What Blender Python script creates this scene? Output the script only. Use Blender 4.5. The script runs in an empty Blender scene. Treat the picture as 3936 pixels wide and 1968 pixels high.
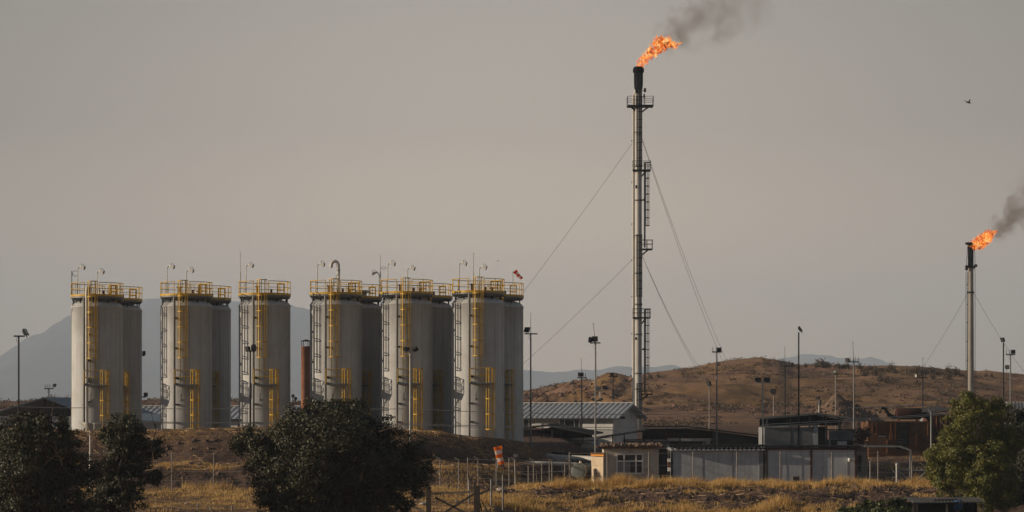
import bpy, math, random
import numpy as np
from mathutils import Vector, Matrix, Quaternion

random.seed(7)
RNG = np.random.default_rng(11)
R_ = math.radians
SC = bpy.context.scene
COL = SC.collection
F = 10000.0          # focal length in photo pixels
HOR = 1600.0         # horizon row
CZ = 6.0             # camera height


def P(px, py, Y):
    return Vector(((px - 1968) * Y / F, Y, CZ + (HOR - py) * Y / F))


def X_(px, Y):
    return (px - 1968) * Y / F


def Z_(py, Y):
    return CZ + (HOR - py) * Y / F


# ------------------------------------------------------------------ materials
def new_mat(name):
    m = bpy.data.materials.new(name)
    m.use_nodes = True
    nt = m.node_tree
    for n in list(nt.nodes):
        nt.nodes.remove(n)
    out = nt.nodes.new('ShaderNodeOutputMaterial')
    return m, nt, out


def N(nt, t, **kw):
    n = nt.nodes.new(t)
    for k, v in kw.items():
        if k.startswith('i_'):
            key = k[2:].replace('_', ' ')
            n.inputs[key].default_value = v
        else:
            setattr(n, k, v)
    return n


def L(nt, a, b):
    nt.links.new(a, b)


def ramp(nt, stops, fac=None):
    r = nt.nodes.new('ShaderNodeValToRGB')
    e = r.color_ramp.elements
    while len(e) < len(stops):
        e.new(0.5)
    for i, (p, c) in enumerate(stops):
        e[i].position = p
        e[i].color = (*c, 1) if len(c) == 3 else c
    if fac is not None:
        nt.links.new(fac, r.inputs['Fac'])
    return r


def cmul(c, k):
    return tuple(max(0.0, min(1.0, v * k)) for v in c)


def paint(name, col, rough=0.6, metal=0.0, var=0.18, scale=2.0, streak=0.0, dirt=None, dirt_amt=0.0, bump=0.0,
          dirt_scale=0.9, spec=0.35, stretch=(1, 1, 1)):
    """procedural painted / weathered surface: fine colour variation, patches of dirt, optional vertical streaks"""
    m, nt, out = new_mat(name)
    b = N(nt, 'ShaderNodeBsdfPrincipled')
    b.inputs['Roughness'].default_value = rough
    b.inputs['Metallic'].default_value = metal
    b.inputs['Specular IOR Level'].default_value = spec
    L(nt, b.outputs[0], out.inputs[0])
    tc = N(nt, 'ShaderNodeTexCoord')
    oi = N(nt, 'ShaderNodeObjectInfo')
    add = N(nt, 'ShaderNodeVectorMath', operation='ADD')
    sc = N(nt, 'ShaderNodeVectorMath', operation='SCALE')
    comb = N(nt, 'ShaderNodeCombineXYZ')
    for k in range(3):
        L(nt, oi.outputs['Random'], comb.inputs[k])
    L(nt, comb.outputs[0], sc.inputs[0])
    sc.inputs['Scale'].default_value = 37.0
    L(nt, tc.outputs['Object'], add.inputs[0])
    L(nt, sc.outputs[0], add.inputs[1])
    mp = N(nt, 'ShaderNodeMapping')
    mp.inputs['Scale'].default_value = stretch
    L(nt, add.outputs[0], mp.inputs[0])
    n1 = N(nt, 'ShaderNodeTexNoise', i_Scale=scale, i_Detail=6.0, i_Roughness=0.65)
    L(nt, mp.outputs[0], n1.inputs['Vector'])
    r1 = ramp(nt, [(0.28, cmul(col, 1 - var)), (0.72, cmul(col, 1 + var))], n1.outputs[0])
    cur = r1.outputs[0]
    if streak > 0:
        mp2 = N(nt, 'ShaderNodeMapping')
        mp2.inputs['Scale'].default_value = (3.2, 3.2, 0.10)
        L(nt, add.outputs[0], mp2.inputs[0])
        n2 = N(nt, 'ShaderNodeTexNoise', i_Scale=1.6, i_Detail=4.0, i_Roughness=0.6)
        L(nt, mp2.outputs[0], n2.inputs['Vector'])
        r2 = ramp(nt, [(0.42, (1, 1, 1)), (0.68, (1 - streak,) * 3)], n2.outputs[0])
        mx = N(nt, 'ShaderNodeMixRGB', blend_type='MULTIPLY')
        mx.inputs[0].default_value = 1.0
        L(nt, cur, mx.inputs[1])
        L(nt, r2.outputs[0], mx.inputs[2])
        cur = mx.outputs[0]
    if dirt is not None:
        n3 = N(nt, 'ShaderNodeTexNoise', i_Scale=dirt_scale, i_Detail=7.0, i_Roughness=0.7)
        L(nt, add.outputs[0], n3.inputs['Vector'])
        r3 = ramp(nt, [(0.48, (0, 0, 0)), (0.66, (dirt_amt,) * 3)], n3.outputs[0])
        mx = N(nt, 'ShaderNodeMixRGB')
        L(nt, r3.outputs[0], mx.inputs[0])
        L(nt, cur, mx.inputs[1])
        mx.inputs[2].default_value = (*dirt, 1)
        cur = mx.outputs[0]
    L(nt, cur, b.inputs['Base Color'])
    if bump > 0:
        bp = N(nt, 'ShaderNodeBump')
        bp.inputs['Strength'].default_value = 0.6
        bp.inputs['Distance'].default_value = bump
        L(nt, n1.outputs[0], bp.inputs['Height'])
        L(nt, bp.outputs[0], b.inputs['Normal'])
    return m


M = {}
M['tank'] = paint('tank_paint', (0.565, 0.575, 0.575), 0.6, var=0.05, scale=0.8, streak=0.16, dirt=(0.34, 0.30, 0.25), dirt_amt=0.35, spec=0.25, dirt_scale=0.5)
M['steel_grey'] = paint('grey_steel', (0.20, 0.20, 0.20), 0.55, 0.2, var=0.2, scale=3)
M['steel_dark'] = paint('dark_steel', (0.032, 0.032, 0.036), 0.75, 0.0, var=0.3, scale=3, spec=0.15)
M['yellow'] = paint('safety_yellow', (0.66, 0.405, 0.022), 0.5, var=0.2, scale=4, dirt=(0.22, 0.09, 0.02), dirt_amt=0.6, dirt_scale=2.5)
M['galv'] = paint('galvanised', (0.36, 0.36, 0.34), 0.45, 0.35, var=0.15, scale=6)
M['white_pipe'] = paint('white_pipe_paint', (0.62, 0.60, 0.56), 0.5, var=0.1, scale=3, dirt=(0.3, 0.24, 0.18), dirt_amt=0.4)
M['stack'] = paint('stack_paint', (0.55, 0.54, 0.515), 0.55, 0.0, var=0.1, scale=1.2, streak=0.2, dirt=(0.3, 0.26, 0.22), dirt_amt=0.35, dirt_scale=0.6)
M['stack_tan'] = paint('tan_stack_paint', (0.40, 0.375, 0.33), 0.65, 0.0, var=0.14, scale=1.2, streak=0.25, dirt=(0.2, 0.16, 0.12), dirt_amt=0.45, dirt_scale=0.6, spec=0.15)
M['char_shade'] = paint('charred_and_shade_black', (0.010, 0.010, 0.012), 0.95, var=0.4, scale=3, spec=0.05)  # burnt steel, also the black used for painted shade under canopies and between cabins
M['rust'] = paint('rusty_steel', (0.125, 0.054, 0.024), 0.8, var=0.35, scale=2.5, dirt=(0.06, 0.03, 0.018), dirt_amt=0.7, bump=0.01)
M['rust_red'] = paint('rust_red_primer', (0.08, 0.027, 0.020), 0.85, var=0.3, scale=2.0, dirt=(0.05, 0.025, 0.02), dirt_amt=0.6)
M['chimney'] = paint('rust_chimney', (0.30, 0.12, 0.06), 0.8, var=0.25, scale=1.4, streak=0.3, dirt=(0.13, 0.055, 0.035), dirt_amt=0.6)
M['pale_wall'] = paint('pale_wall', (0.63, 0.63, 0.62), 0.75, var=0.07, scale=1.5, streak=0.15, dirt=(0.3, 0.27, 0.23), dirt_amt=0.35, dirt_scale=0.6)
M['panel'] = paint('white_panel', (0.64, 0.66, 0.68), 0.5, var=0.06, scale=1.1, streak=0.18, dirt=(0.3, 0.28, 0.25), dirt_amt=0.4, dirt_scale=0.7)
M['plaster'] = paint('stained_plaster', (0.60, 0.54, 0.46), 0.85, var=0.12, scale=1.6, dirt=(0.22, 0.18, 0.14), dirt_amt=0.55, dirt_scale=1.1, bump=0.01)
M['cream'] = paint('cream_board', (0.60, 0.48, 0.34), 0.8, var=0.08, scale=2, dirt=(0.35, 0.26, 0.17), dirt_amt=0.4)
M['roof_sheet'] = paint('roof_sheet', (0.50, 0.52, 0.55), 0.42, 0.1, var=0.07, scale=1.2, dirt=(0.33, 0.32, 0.3), dirt_amt=0.35)
M['roof_dark'] = paint('dark_roof_sheet', (0.030, 0.030, 0.034), 0.95, 0.0, var=0.25, scale=1.5, spec=0.05)
M['roof_blue'] = paint('blue_grey_roof', (0.16, 0.20, 0.25), 0.5, 0.1, var=0.1, scale=1.2)
M['corr'] = paint('corrugated_steel', (0.20, 0.21, 0.23), 0.8, 0.0, spec=0.1, var=0.12, scale=1.4, dirt=(0.12, 0.09, 0.07), dirt_amt=0.4)
M['dark_wall'] = paint('dark_sheet_wall', (0.045, 0.045, 0.05), 0.85, spec=0.1, var=0.25, scale=1.4, streak=0.2)
M['grey_wall'] = paint('grey_wall', (0.27, 0.28, 0.29), 0.75, var=0.1, scale=1.1, streak=0.15, dirt=(0.14, 0.13, 0.12), dirt_amt=0.4)
M['glass'] = paint('window_glass', (0.012, 0.013, 0.016), 0.12, var=0.2, scale=1, spec=0.3)
M['frame_white'] = paint('white_frame', (0.78, 0.77, 0.74), 0.5, var=0.08, scale=3)
M['orange'] = paint('orange_trim', (0.7, 0.27, 0.02), 0.6, var=0.15, scale=3)
def cloth(name, col):
    m, nt, out = new_mat(name)
    tc = N(nt, 'ShaderNodeTexCoord')
    n = N(nt, 'ShaderNodeTexNoise', i_Scale=6.0, i_Detail=4.0)
    L(nt, tc.outputs['Object'], n.inputs['Vector'])
    r = ramp(nt, [(0.3, cmul(col, 0.86)), (0.7, cmul(col, 1.1))], n.outputs[0])
    d = N(nt, 'ShaderNodeBsdfDiffuse')
    t = N(nt, 'ShaderNodeBsdfTranslucent')
    L(nt, r.outputs[0], d.inputs['Color'])
    L(nt, r.outputs[0], t.inputs['Color'])
    mx = N(nt, 'ShaderNodeMixShader')
    mx.inputs[0].default_value = 0.45
    L(nt, d.outputs[0], mx.inputs[1])
    L(nt, t.outputs[0], mx.inputs[2])
    L(nt, mx.outputs[0], out.inputs[0])
    return m


M['sock_orange'] = cloth('orange_cloth', (0.90, 0.22, 0.015))
M['sock_white'] = cloth('white_cloth', (0.85, 0.82, 0.80))
M['sock_red'] = cloth('red_cloth', (0.90, 0.06, 0.015))
M['wood'] = paint('weathered_wood', (0.12, 0.095, 0.075), 0.85, var=0.3, scale=4, stretch=(1, 1, 4))
M['wood_pale'] = paint('pale_wood', (0.33, 0.27, 0.20), 0.85, var=0.25, scale=4)
M['post'] = paint('fence_post_steel', (0.27, 0.25, 0.225), 0.6, 0.2, var=0.2, scale=4, dirt=(0.17, 0.09, 0.05), dirt_amt=0.6)
M['bark'] = paint('bark', (0.075, 0.055, 0.042), 0.9, var=0.35, scale=6, bump=0.02)
M['bark_pale'] = paint('pale_bark', (0.30, 0.21, 0.13), 0.85, var=0.3, scale=5, bump=0.01)
M['rock'] = paint('pale_rock', (0.42, 0.37, 0.31), 0.9, var=0.2, scale=5, bump=0.02)
M['rubble'] = paint('rubble', (0.19, 0.135, 0.10), 0.95, var=0.4, scale=4, bump=0.05)
M['bird'] = paint('feathers', (0.02, 0.02, 0.02), 0.8, var=0.2, scale=8)
M['lens'] = paint('lamp_glass', (0.05, 0.05, 0.06), 0.6, var=0.1, scale=6, spec=0.2)
M['lens_pale'] = paint('pale_lamp_glass', (0.42, 0.42, 0.37), 0.5, var=0.1, scale=6, spec=0.5)
M['lamp_pale'] = paint('pale_lamp_body', (0.70, 0.68, 0.63), 0.5, 0.0, var=0.1, scale=6)
M['wire'] = paint('wire', (0.50, 0.50, 0.49), 0.5, 0.1, var=0.1, scale=6)
M['wire_green'] = paint('guy_wire_steel', (0.10, 0.125, 0.115), 0.6, 0.3, var=0.1, scale=6)
M['blue'] = paint('blue_barrel', (0.03, 0.12, 0.30), 0.5, var=0.15, scale=5)


def leaf_mat(name, c1, c2, c3, scale=1.2, trans=0.15):
    m, nt, out = new_mat(name)
    tc = N(nt, 'ShaderNodeTexCoord')
    n = N(nt, 'ShaderNodeTexNoise', i_Scale=scale, i_Detail=3.0)
    L(nt, tc.outputs['Object'], n.inputs['Vector'])
    w = N(nt, 'ShaderNodeTexWhiteNoise')
    g = N(nt, 'ShaderNodeNewGeometry')
    L(nt, g.outputs['Random Per Island'], w.inputs['Vector'])
    mixf = N(nt, 'ShaderNodeMath', operation='MULTIPLY_ADD')
    L(nt, g.outputs['Random Per Island'], mixf.inputs[0])
    mixf.inputs[1].default_value = 0.62
    mm = N(nt, 'ShaderNodeMath', operation='MULTIPLY')
    L(nt, n.outputs[0], mm.inputs[0])
    mm.inputs[1].default_value = 0.40
    L(nt, mm.outputs[0], mixf.inputs[2])
    r = ramp(nt, [(0.1, c1), (0.5, c2), (0.92, c3)], mixf.outputs[0])
    b = N(nt, 'ShaderNodeBsdfPrincipled')
    b.inputs['Roughness'].default_value = 0.55
    b.inputs['Specular IOR Level'].default_value = 0.45
    L(nt, r.outputs[0], b.inputs['Base Color'])
    t = N(nt, 'ShaderNodeBsdfTranslucent')
    L(nt, r.outputs[0], t.inputs['Color'])
    mx = N(nt, 'ShaderNodeMixShader')
    mx.inputs[0].default_value = trans
    L(nt, b.outputs[0], mx.inputs[1])
    L(nt, t.outputs[0], mx.inputs[2])
    L(nt, mx.outputs[0], out.inputs[0])
    return m


M['leaf_oak'] = leaf_mat('oak_leaves', (0.016, 0.019, 0.009), (0.046, 0.047, 0.02), (0.15, 0.135, 0.07))
M['leaf_green'] = leaf_mat('olive_green_leaves', (0.05, 0.062, 0.008), (0.125, 0.13, 0.016), (0.27, 0.25, 0.05))
M['leaf_dark'] = leaf_mat('dark_leaves', (0.012, 0.016, 0.008), (0.025, 0.03, 0.012), (0.05, 0.05, 0.02))
M['leaf_vine'] = leaf_mat('vine_leaves', (0.03, 0.045, 0.012), (0.06, 0.08, 0.018), (0.12, 0.12, 0.04))
M['leaf_scrub'] = leaf_mat('scrub', (0.045, 0.032, 0.021), (0.10, 0.066, 0.04), (0.19, 0.125, 0.068))
M['straw'] = leaf_mat('dry_grass', (0.28, 0.165, 0.055), (0.64, 0.40, 0.13), (0.86, 0.61, 0.25), scale=0.35, trans=0.42)
M['leaf_red'] = leaf_mat('reddish_weed', (0.06, 0.015, 0.01), (0.12, 0.03, 0.02), (0.2, 0.07, 0.04))


# ------------------------------------------------------------------ mesh builder
class MB:
    def __init__(s):
        s.v, s.f, s.sm = [], [], []

    def add(s, verts, faces, smooth=False):
        o = len(s.v)
        s.v.extend([tuple(v) for v in verts])
        s.f.extend([tuple(i + o for i in f) for f in faces])
        s.sm.extend([smooth] * len(faces))
        return s

    def box(s, x0, x1, y0, y1, z0, z1, tf=None):
        vs = [(x, y, z) for z in (z0, z1) for y in (y0, y1) for x in (x0, x1)]
        if tf:
            vs = [tf(Vector(v)) for v in vs]
        return s.add(vs, [(0, 2, 3, 1), (4, 5, 7, 6), (0, 1, 5, 4), (2, 6, 7, 3), (0, 4, 6, 2), (1, 3, 7, 5)])

    def hexa(s, vs):
        """8 points: bottom ring (4) then top ring (4), counter-clockwise"""
        return s.add(vs, [(3, 2, 1, 0), (4, 5, 6, 7), (0, 1, 5, 4), (1, 2, 6, 5), (2, 3, 7, 6), (3, 0, 4, 7)])

    def prism(s, poly, axis):
        """extrude a 3-D polygon by a vector"""
        n = len(poly)
        a = [Vector(p) for p in poly]
        b = [p + Vector(axis) for p in a]
        fs = [tuple(range(n))[::-1], tuple(range(n, 2 * n))]
        for i in range(n):
            j = (i + 1) % n
            fs.append((i, j, n + j, n + i))
        return s.add(a + b, fs)

    def tube(s, pts, r, n=8, r1=None, caps=True, close=False):
        pts = [Vector(p) for p in pts]
        m = len(pts)
        if callable(r):
            rad = [r(i / (m - 1)) for i in range(m)]
        else:
            rad = [r + ((r1 if r1 is not None else r) - r) * i / max(1, m - 1) for i in range(m)]
        vs, fs = [], []
        up = None
        for i, p in enumerate(pts):
            if close:
                t = pts[(i + 1) % m] - pts[i - 1]
            else:
                t = pts[min(i + 1, m - 1)] - pts[max(i - 1, 0)]
            if t.length < 1e-9:
                t = Vector((0, 0, 1))
            t.normalize()
            if up is None:
                up = Vector((0, 0, 1)) if abs(t.z) < 0.9 else Vector((0, 1, 0))
            u = t.cross(up)
            if u.length < 1e-6:
                u = t.cross(Vector((1, 0, 0)))
            u.normalize()
            w = u.cross(t)
            up = w
            for k in range(n):
                a = 2 * math.pi * k / n
                vs.append(p + (u * math.cos(a) + w * math.sin(a)) * rad[i])
        seg = m if close else m - 1
        for i in range(seg):
            j = (i + 1) % m
            for k in range(n):
                k2 = (k + 1) % n
                fs.append((i * n + k, j * n + k, j * n + k2, i * n + k2))
        s.add(vs, fs, True)
        if caps and not close:
            s.add(vs[:n], [tuple(range(n))])
            s.add(vs[-n:], [tuple(range(n))[::-1]])
        return s

    def lathe(s, prof, c=(0, 0, 0), n=40, axis='z', smooth=True, caps=False):
        vs, fs = [], []
        for r, h in prof:
            for k in range(n):
                a = 2 * math.pi * k / n
                x, y = r * math.cos(a), r * math.sin(a)
                if axis == 'z':
                    vs.append((c[0] + x, c[1] + y, c[2] + h))
                elif axis == 'x':
                    vs.append((c[0] + h, c[1] + x, c[2] + y))
                else:
                    vs.append((c[0] + x, c[1] + h, c[2] + y))
        for i in range(len(prof) - 1):
            for k in range(n):
                k2 = (k + 1) % n
                fs.append((i * n + k, i * n + k2, (i + 1) * n + k2, (i + 1) * n + k))
        s.add(vs, fs, smooth)
        if caps:
            s.add(vs[:n], [tuple(range(n))[::-1]])
            s.add(vs[-n:], [tuple(range(n))])
        return s

    def ring(s, c, R, r, n=40, m=6, a0=0, a1=360):
        full = abs(a1 - a0) >= 359.9
        k = n if full else n + 1
        pts = [(c[0] + R * math.cos(R_(a0 + (a1 - a0) * i / n)), c[1] + R * math.sin(R_(a0 + (a1 - a0) * i / n)), c[2]) for i in range(k)]
        return s.tube(pts, r, m, close=full)

    def bar(s, a, b, r=0.02, n=6, r1=None):
        return s.tube([a, b], r, n, r1)

    def beam(s, a, b, w, h):
        """rectangular bar from a to b"""
        a, b = Vector(a), Vector(b)
        t = (b - a).normalized()
        up = Vector((0, 0, 1)) if abs(t.z) < 0.95 else Vector((0, 1, 0))
        u = t.cross(up).normalized() * (w / 2)
        v = u.cross(t).normalized() * (h / 2)
        vs = [a - u - v, a + u - v, a + u + v, a - u + v, b - u - v, b + u - v, b + u + v, b - u + v]
        return s.hexa(vs)

    def corr(s, p0, du, dv, L_, pitch, depth, nrm, thick=0.02, flat=0.5):
        """corrugated (trapezoid) sheet: p0 corner, du = unit dir across ribs, length L_, dv = full vector along the ribs"""
        p0, du, dv, nrm = Vector(p0), Vector(du), Vector(dv), Vector(nrm)
        k = max(1, int(L_ / pitch))
        st = L_ / k
        line = []
        for i in range(k):
            for t, h in ((0, 0), (flat, 0), (flat + 0.1, depth), (0.9, depth)):
                line.append((i * st + t * st, h))
        line.append((L_, 0))
        vs, fs = [], []
        for q, h in line:
            a = p0 + du * q + nrm * h
            vs += [a, a + dv, a - nrm * (thick + h), a + dv - nrm * (thick + h)]
        for i in range(len(line) - 1):
            o = i * 4
            fs.append((o, o + 4, o + 5, o + 1))
            fs.append((o + 2, o + 3, o + 7, o + 6))
            fs.append((o, o + 2, o + 6, o + 4))
            fs.append((o + 1, o + 5, o + 7, o + 3))
        e = (len(line) - 1) * 4
        fs.append((0, 1, 3, 2))
        fs.append((e, e + 2, e + 3, e + 1))
        return s.add(vs, fs)

    def build(s, name, mat, parent=None, **props):
        me = bpy.data.meshes.new(name)
        org = Vector((0, 0, 0))
        q = parent
        while q is not None:
            org += q.location
            q = q.parent
        vs = [(v[0] - org.x, v[1] - org.y, v[2] - org.z) for v in s.v]
        me.from_pydata(vs, [], s.f)
        me.polygons.foreach_set('use_smooth', s.sm)
        me.materials.append(mat)
        me.update()
        o = bpy.data.objects.new(name, me)
        COL.objects.link(o)
        if parent is not None:
            o.parent = parent
        for k, v in props.items():
            o[k] = v
        return o


def np_mesh(name, verts, faces, mat, parent=None, smooth=False):
    """fast mesh from numpy arrays (all faces same size)"""
    verts = np.asarray(verts, dtype=np.float32)
    faces = np.asarray(faces, dtype=np.int32)
    me = bpy.data.meshes.new(name)
    me.vertices.add(len(verts))
    org = np.zeros(3, dtype=np.float32)
    q = parent
    while q is not None:
        org += np.array(q.location, dtype=np.float32)
        q = q.parent
    me.vertices.foreach_set('co', (verts - org).ravel())
    nf, k = faces.shape
    me.loops.add(nf * k)
    me.loops.foreach_set('vertex_index', faces.ravel())
    me.polygons.add(nf)
    me.polygons.foreach_set('loop_start', np.arange(nf, dtype=np.int32) * k)
    me.polygons.foreach_set('loop_total', np.full(nf, k, dtype=np.int32))
    if smooth:
        me.polygons.foreach_set('use_smooth', np.ones(nf, dtype=bool))
    me.materials.append(mat)
    me.update(calc_edges=True)
    me.validate()
    o = bpy.data.objects.new(name, me)
    COL.objects.link(o)
    if parent is not None:
        o.parent = parent
    return o


def thing(name, label, cat, loc=(0, 0, 0), group=None):
    o = bpy.data.objects.new(name, None)
    o.empty_display_size = 0.3
    COL.objects.link(o)
    o.location = loc
    o['label'] = label
    o['category'] = cat
    if group:
        o['group'] = group
    return o


def tag(o, label, cat, group=None):
    o['label'] = label
    o['category'] = cat
    if group:
        o['group'] = group
    return o


def dup(root, loc, label, group=None):
    r = root.copy()
    COL.objects.link(r)
    r.location = loc
    r['label'] = label
    if group:
        r['group'] = group
    for ch in list(root.children):
        c = ch.copy()
        COL.objects.link(c)
        c.parent = r
        for g in list(ch.children):
            d = g.copy()
            COL.objects.link(d)
            d.parent = c
    return r


# ------------------------------------------------------------------ noise + terrain
def _hash(ix, iy, seed):
    h = (ix.astype(np.int64) * 374761393 + iy.astype(np.int64) * 668265263 + seed * 1442695041) & 0xffffffff
    h = ((h ^ (h >> 13)) * 1274126177) & 0xffffffff
    h = h ^ (h >> 16)
    return (h & 0xffff) / 65535.0


def vnoise(x, y, seed=0):
    ix, iy = np.floor(x), np.floor(y)
    fx, fy = x - ix, y - iy
    fx, fy = fx * fx * (3 - 2 * fx), fy * fy * (3 - 2 * fy)
    a, b = _hash(ix, iy, seed), _hash(ix + 1, iy, seed)
    c, d = _hash(ix, iy + 1, seed), _hash(ix + 1, iy + 1, seed)
    return (a + (b - a) * fx) * (1 - fy) + (c + (d - c) * fx) * fy


def fbm(x, y, o=4, seed=0, g=0.5):
    t, amp, s = 0, 1.0, 0
    for k in range(o):
        t = t + (vnoise(x * 2 ** k, y * 2 ** k, seed + k * 17) - 0.5) * amp
        s += amp
        amp *= g
    return t / s * 2


def sstep(a, b, x):
    t = np.clip((x - a) / (b - a), 0, 1)
    return t * t * (3 - 2 * t)


CR_X = [-90, -7.0, -2.5, 0.79, 2.9, 5.9, 30]
CR_Y = [191, 191, 193, 197, 203, 210, 212]
CR_Z = [-0.97, -1.0, -1.55, -2.0, -2.9, -3.5, -3.8]
LF_Y = [40, 110, 150, 172, 400]
LF_Z = [-4.5, -4.6, -4.75, -4.85, -4.85]
BK_Y = [190, 216, 230, 250, 300, 345]
BK_Z = [-2.1, -2.1, -1.8, -1.2, -0.8, -0.1]
RT_Y = [40, 110, 140, 150, 157, 163, 167, 174, 185, 197, 205, 215, 225, 240, 260, 300, 345]
RT_Z = [-6.5, -6.2, -6.0, -5.45, -4.85, -4.42, -4.46, -4.8, -4.85, -4.95, -4.6, -3.9, -3.6, -3.2, -2.8, -1.5, -0.1]
HC_P = [-3000, 300, 620, 1130, 1900, 2010, 2120, 2430, 2600, 2800, 2930, 2990, 3050, 3200, 3500, 3700, 3936, 6000]
HC_R = [1560, 1549, 1553, 1545, 1520, 1508, 1488, 1462, 1430, 1405, 1389, 1392, 1409, 1417, 1430, 1440, 1450, 1500]


def gz(X, Y):
    """terrain height (world z) at X, Y"""
    X = np.asarray(X, dtype=np.float64)
    Y = np.asarray(Y, dtype=np.float64)
    wob = fbm(X / 9.0, X * 0 + 3.3, 3, 5) * 1.3
    yc = np.interp(X, CR_X, CR_Y) + wob * 0.5
    zc = np.interp(X, CR_X, CR_Z) + fbm(X / 5.0, X * 0 + 9.1, 3, 8) * 0.10
    d = yc - Y
    zl = np.minimum(zc - 0.02, -3.3)
    run = np.interp(X, [-8, 0], [7.0, 4.6])
    front = np.where(d < 0.8, zc - 0.05 * np.clip(d, 0, 1),
            np.where(d < run, zc - 0.04 + (zl - zc) * sstep(0.4, 1.0, 0.4 + 0.6 * (d - 0.8) / (run - 0.8)),
            np.where(d < 10.5, np.minimum(zl, -3.3) - 0.25 * (d - run) / (10.5 - run),
            np.where(d < 18, -3.55 - 1.25 * sstep(0, 1, (d - 10.5) / 7.5), np.interp(Y, LF_Y, LF_Z)))))
    front = np.minimum(front, np.maximum(zc, -4.9))
    bk = np.interp(Y, BK_Y, BK_Z)
    back = zc + (bk - zc) * sstep(0, 2.6, -d)
    zleft = np.where(d >= 0, front, back)
    lf = np.interp(Y, LF_Y, LF_Z)
    wm = sstep(-2.6, 2.6, X + (Y - 160) * 0.02)
    rt = np.interp(Y, RT_Y, RT_Z)
    w = np.where(Y < 176, 1.0, sstep(4.0, 9.0, X))
    zn = np.where(Y < 176, front * (1 - wm) + rt * wm, zleft * (1 - w) + rt * w)
    # hill behind
    px = X / np.maximum(Y, 1) * F + 1968
    zh = (HOR - np.interp(px, HC_P, HC_R)) / F * 520.0
    t = sstep(320, 525, Y)
    hill = zn * (1 - t) + zh * t
    # falls away behind the crest
    fall = sstep(540, 1100, Y)
    hill = hill * (1 - fall) + (-22.0) * fall
    z = np.where(Y > 320, hill, zn)
    # roughness
    nearw = 1 - sstep(220, 300, Y)
    pad = sstep(0.5, 3.0, -d) * (1 - sstep(2, 8, X)) * (1 - sstep(216, 240, Y))
    z = z + nearw * (1 - 0.85 * pad) * (fbm(X / 5.0, Y / 5.0, 3, 21) * 0.22 + fbm(X / 1.1, Y / 1.1, 3, 31) * 0.13)
    # lumpy bank faces
    face = np.where(d > 2.5, sstep(2.5, 6, d) * (1 - sstep(16, 21, d)), 0) * (1 - sstep(4, 9, X))
    z = z + face * fbm(X / 5.5, Y / 3.0, 4, 27) * 0.55
    mface = sstep(144, 149, Y) * (1 - sstep(160, 165, Y)) * sstep(-2, 3, X)
    z = z + mface * (fbm(X / 2.6, Y / 1.8, 4, 29) * 0.42 + np.abs(fbm(X / 0.7, Y / 0.6, 3, 33)) * 0.16)
    farw = sstep(300, 400, Y) * (1 - sstep(520, 560, Y) * 0.8)
    gul = np.abs(fbm(X / 26.0 + fbm(X / 40., Y / 40., 2, 3), Y / 40.0, 4, 41))
    z = z + farw * (fbm(X / 22.0, Y / 30.0, 5, 51) * 2.2 - gul * 1.4 * (1 - sstep(470, 520, Y)))
    # rocky shoulder behind the white house
    rk = sstep(330, 380, Y) * (1 - sstep(470, 515, Y)) * np.exp(-((px - 2240) / 230.0) ** 2)
    z = z + rk * (np.abs(fbm(X / 9.0, Y / 14.0, 5, 61)) * 3.6 - 0.5)
    return z + CZ


def g1(X, Y):
    return float(gz(np.array([X]), np.array([Y]))[0])
# ------------------------------------------------------------------ camera, sky, sun
cam_d = bpy.data.cameras.new('camera')
cam = bpy.data.objects.new('camera', cam_d)
COL.objects.link(cam)
cam.location = (0, 0, CZ)
cam.rotation_euler = (R_(90), 0, 0)
cam_d.sensor_width = 36
cam_d.lens = 36 * F / 3936
cam_d.shift_y = (HOR - 984) / 3936
cam_d.clip_start = 1.0
cam_d.clip_end = 60000
SC.camera = cam

SUN_EL, SUN_A = 14.0, 4.5        # elevation, degrees towards the camera from exact left
sv = Vector((-math.cos(R_(SUN_A)) * math.cos(R_(SUN_EL)), -math.sin(R_(SUN_A)) * math.cos(R_(SUN_EL)), math.sin(R_(SUN_EL))))
sd = bpy.data.lights.new('sun', 'SUN')
sd.energy = 5.0
sd.angle = R_(0.4)
sd.color = (1.0, 0.82, 0.61)
so = bpy.data.objects.new('sun', sd)
COL.objects.link(so)
so.rotation_euler = (-sv).to_track_quat('-Z', 'Y').to_euler()
so.location = (-60, 0, 60)

w = bpy.data.worlds.new('World')
SC.world = w
w.use_nodes = True
nt = w.node_tree
for n in list(nt.nodes):
    nt.nodes.remove(n)
wo = nt.nodes.new('ShaderNodeOutputWorld')
bg = nt.nodes.new('ShaderNodeBackground')
sky = nt.nodes.new('ShaderNodeTexSky')
sky.sky_type = 'NISHITA'
sky.sun_disc = False
sky.sun_elevation = R_(SUN_EL)
sky.sun_rotation = R_(270 - SUN_A)
sky.altitude = 300
sky.air_density = 1.0
sky.dust_density = 2.0
sky.ozone_density = 2.0
hs = nt.nodes.new('ShaderNodeHueSaturation')
hs.inputs['Saturation'].default_value = 0.75
nt.links.new(sky.outputs[0], hs.inputs['Color'])
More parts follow.
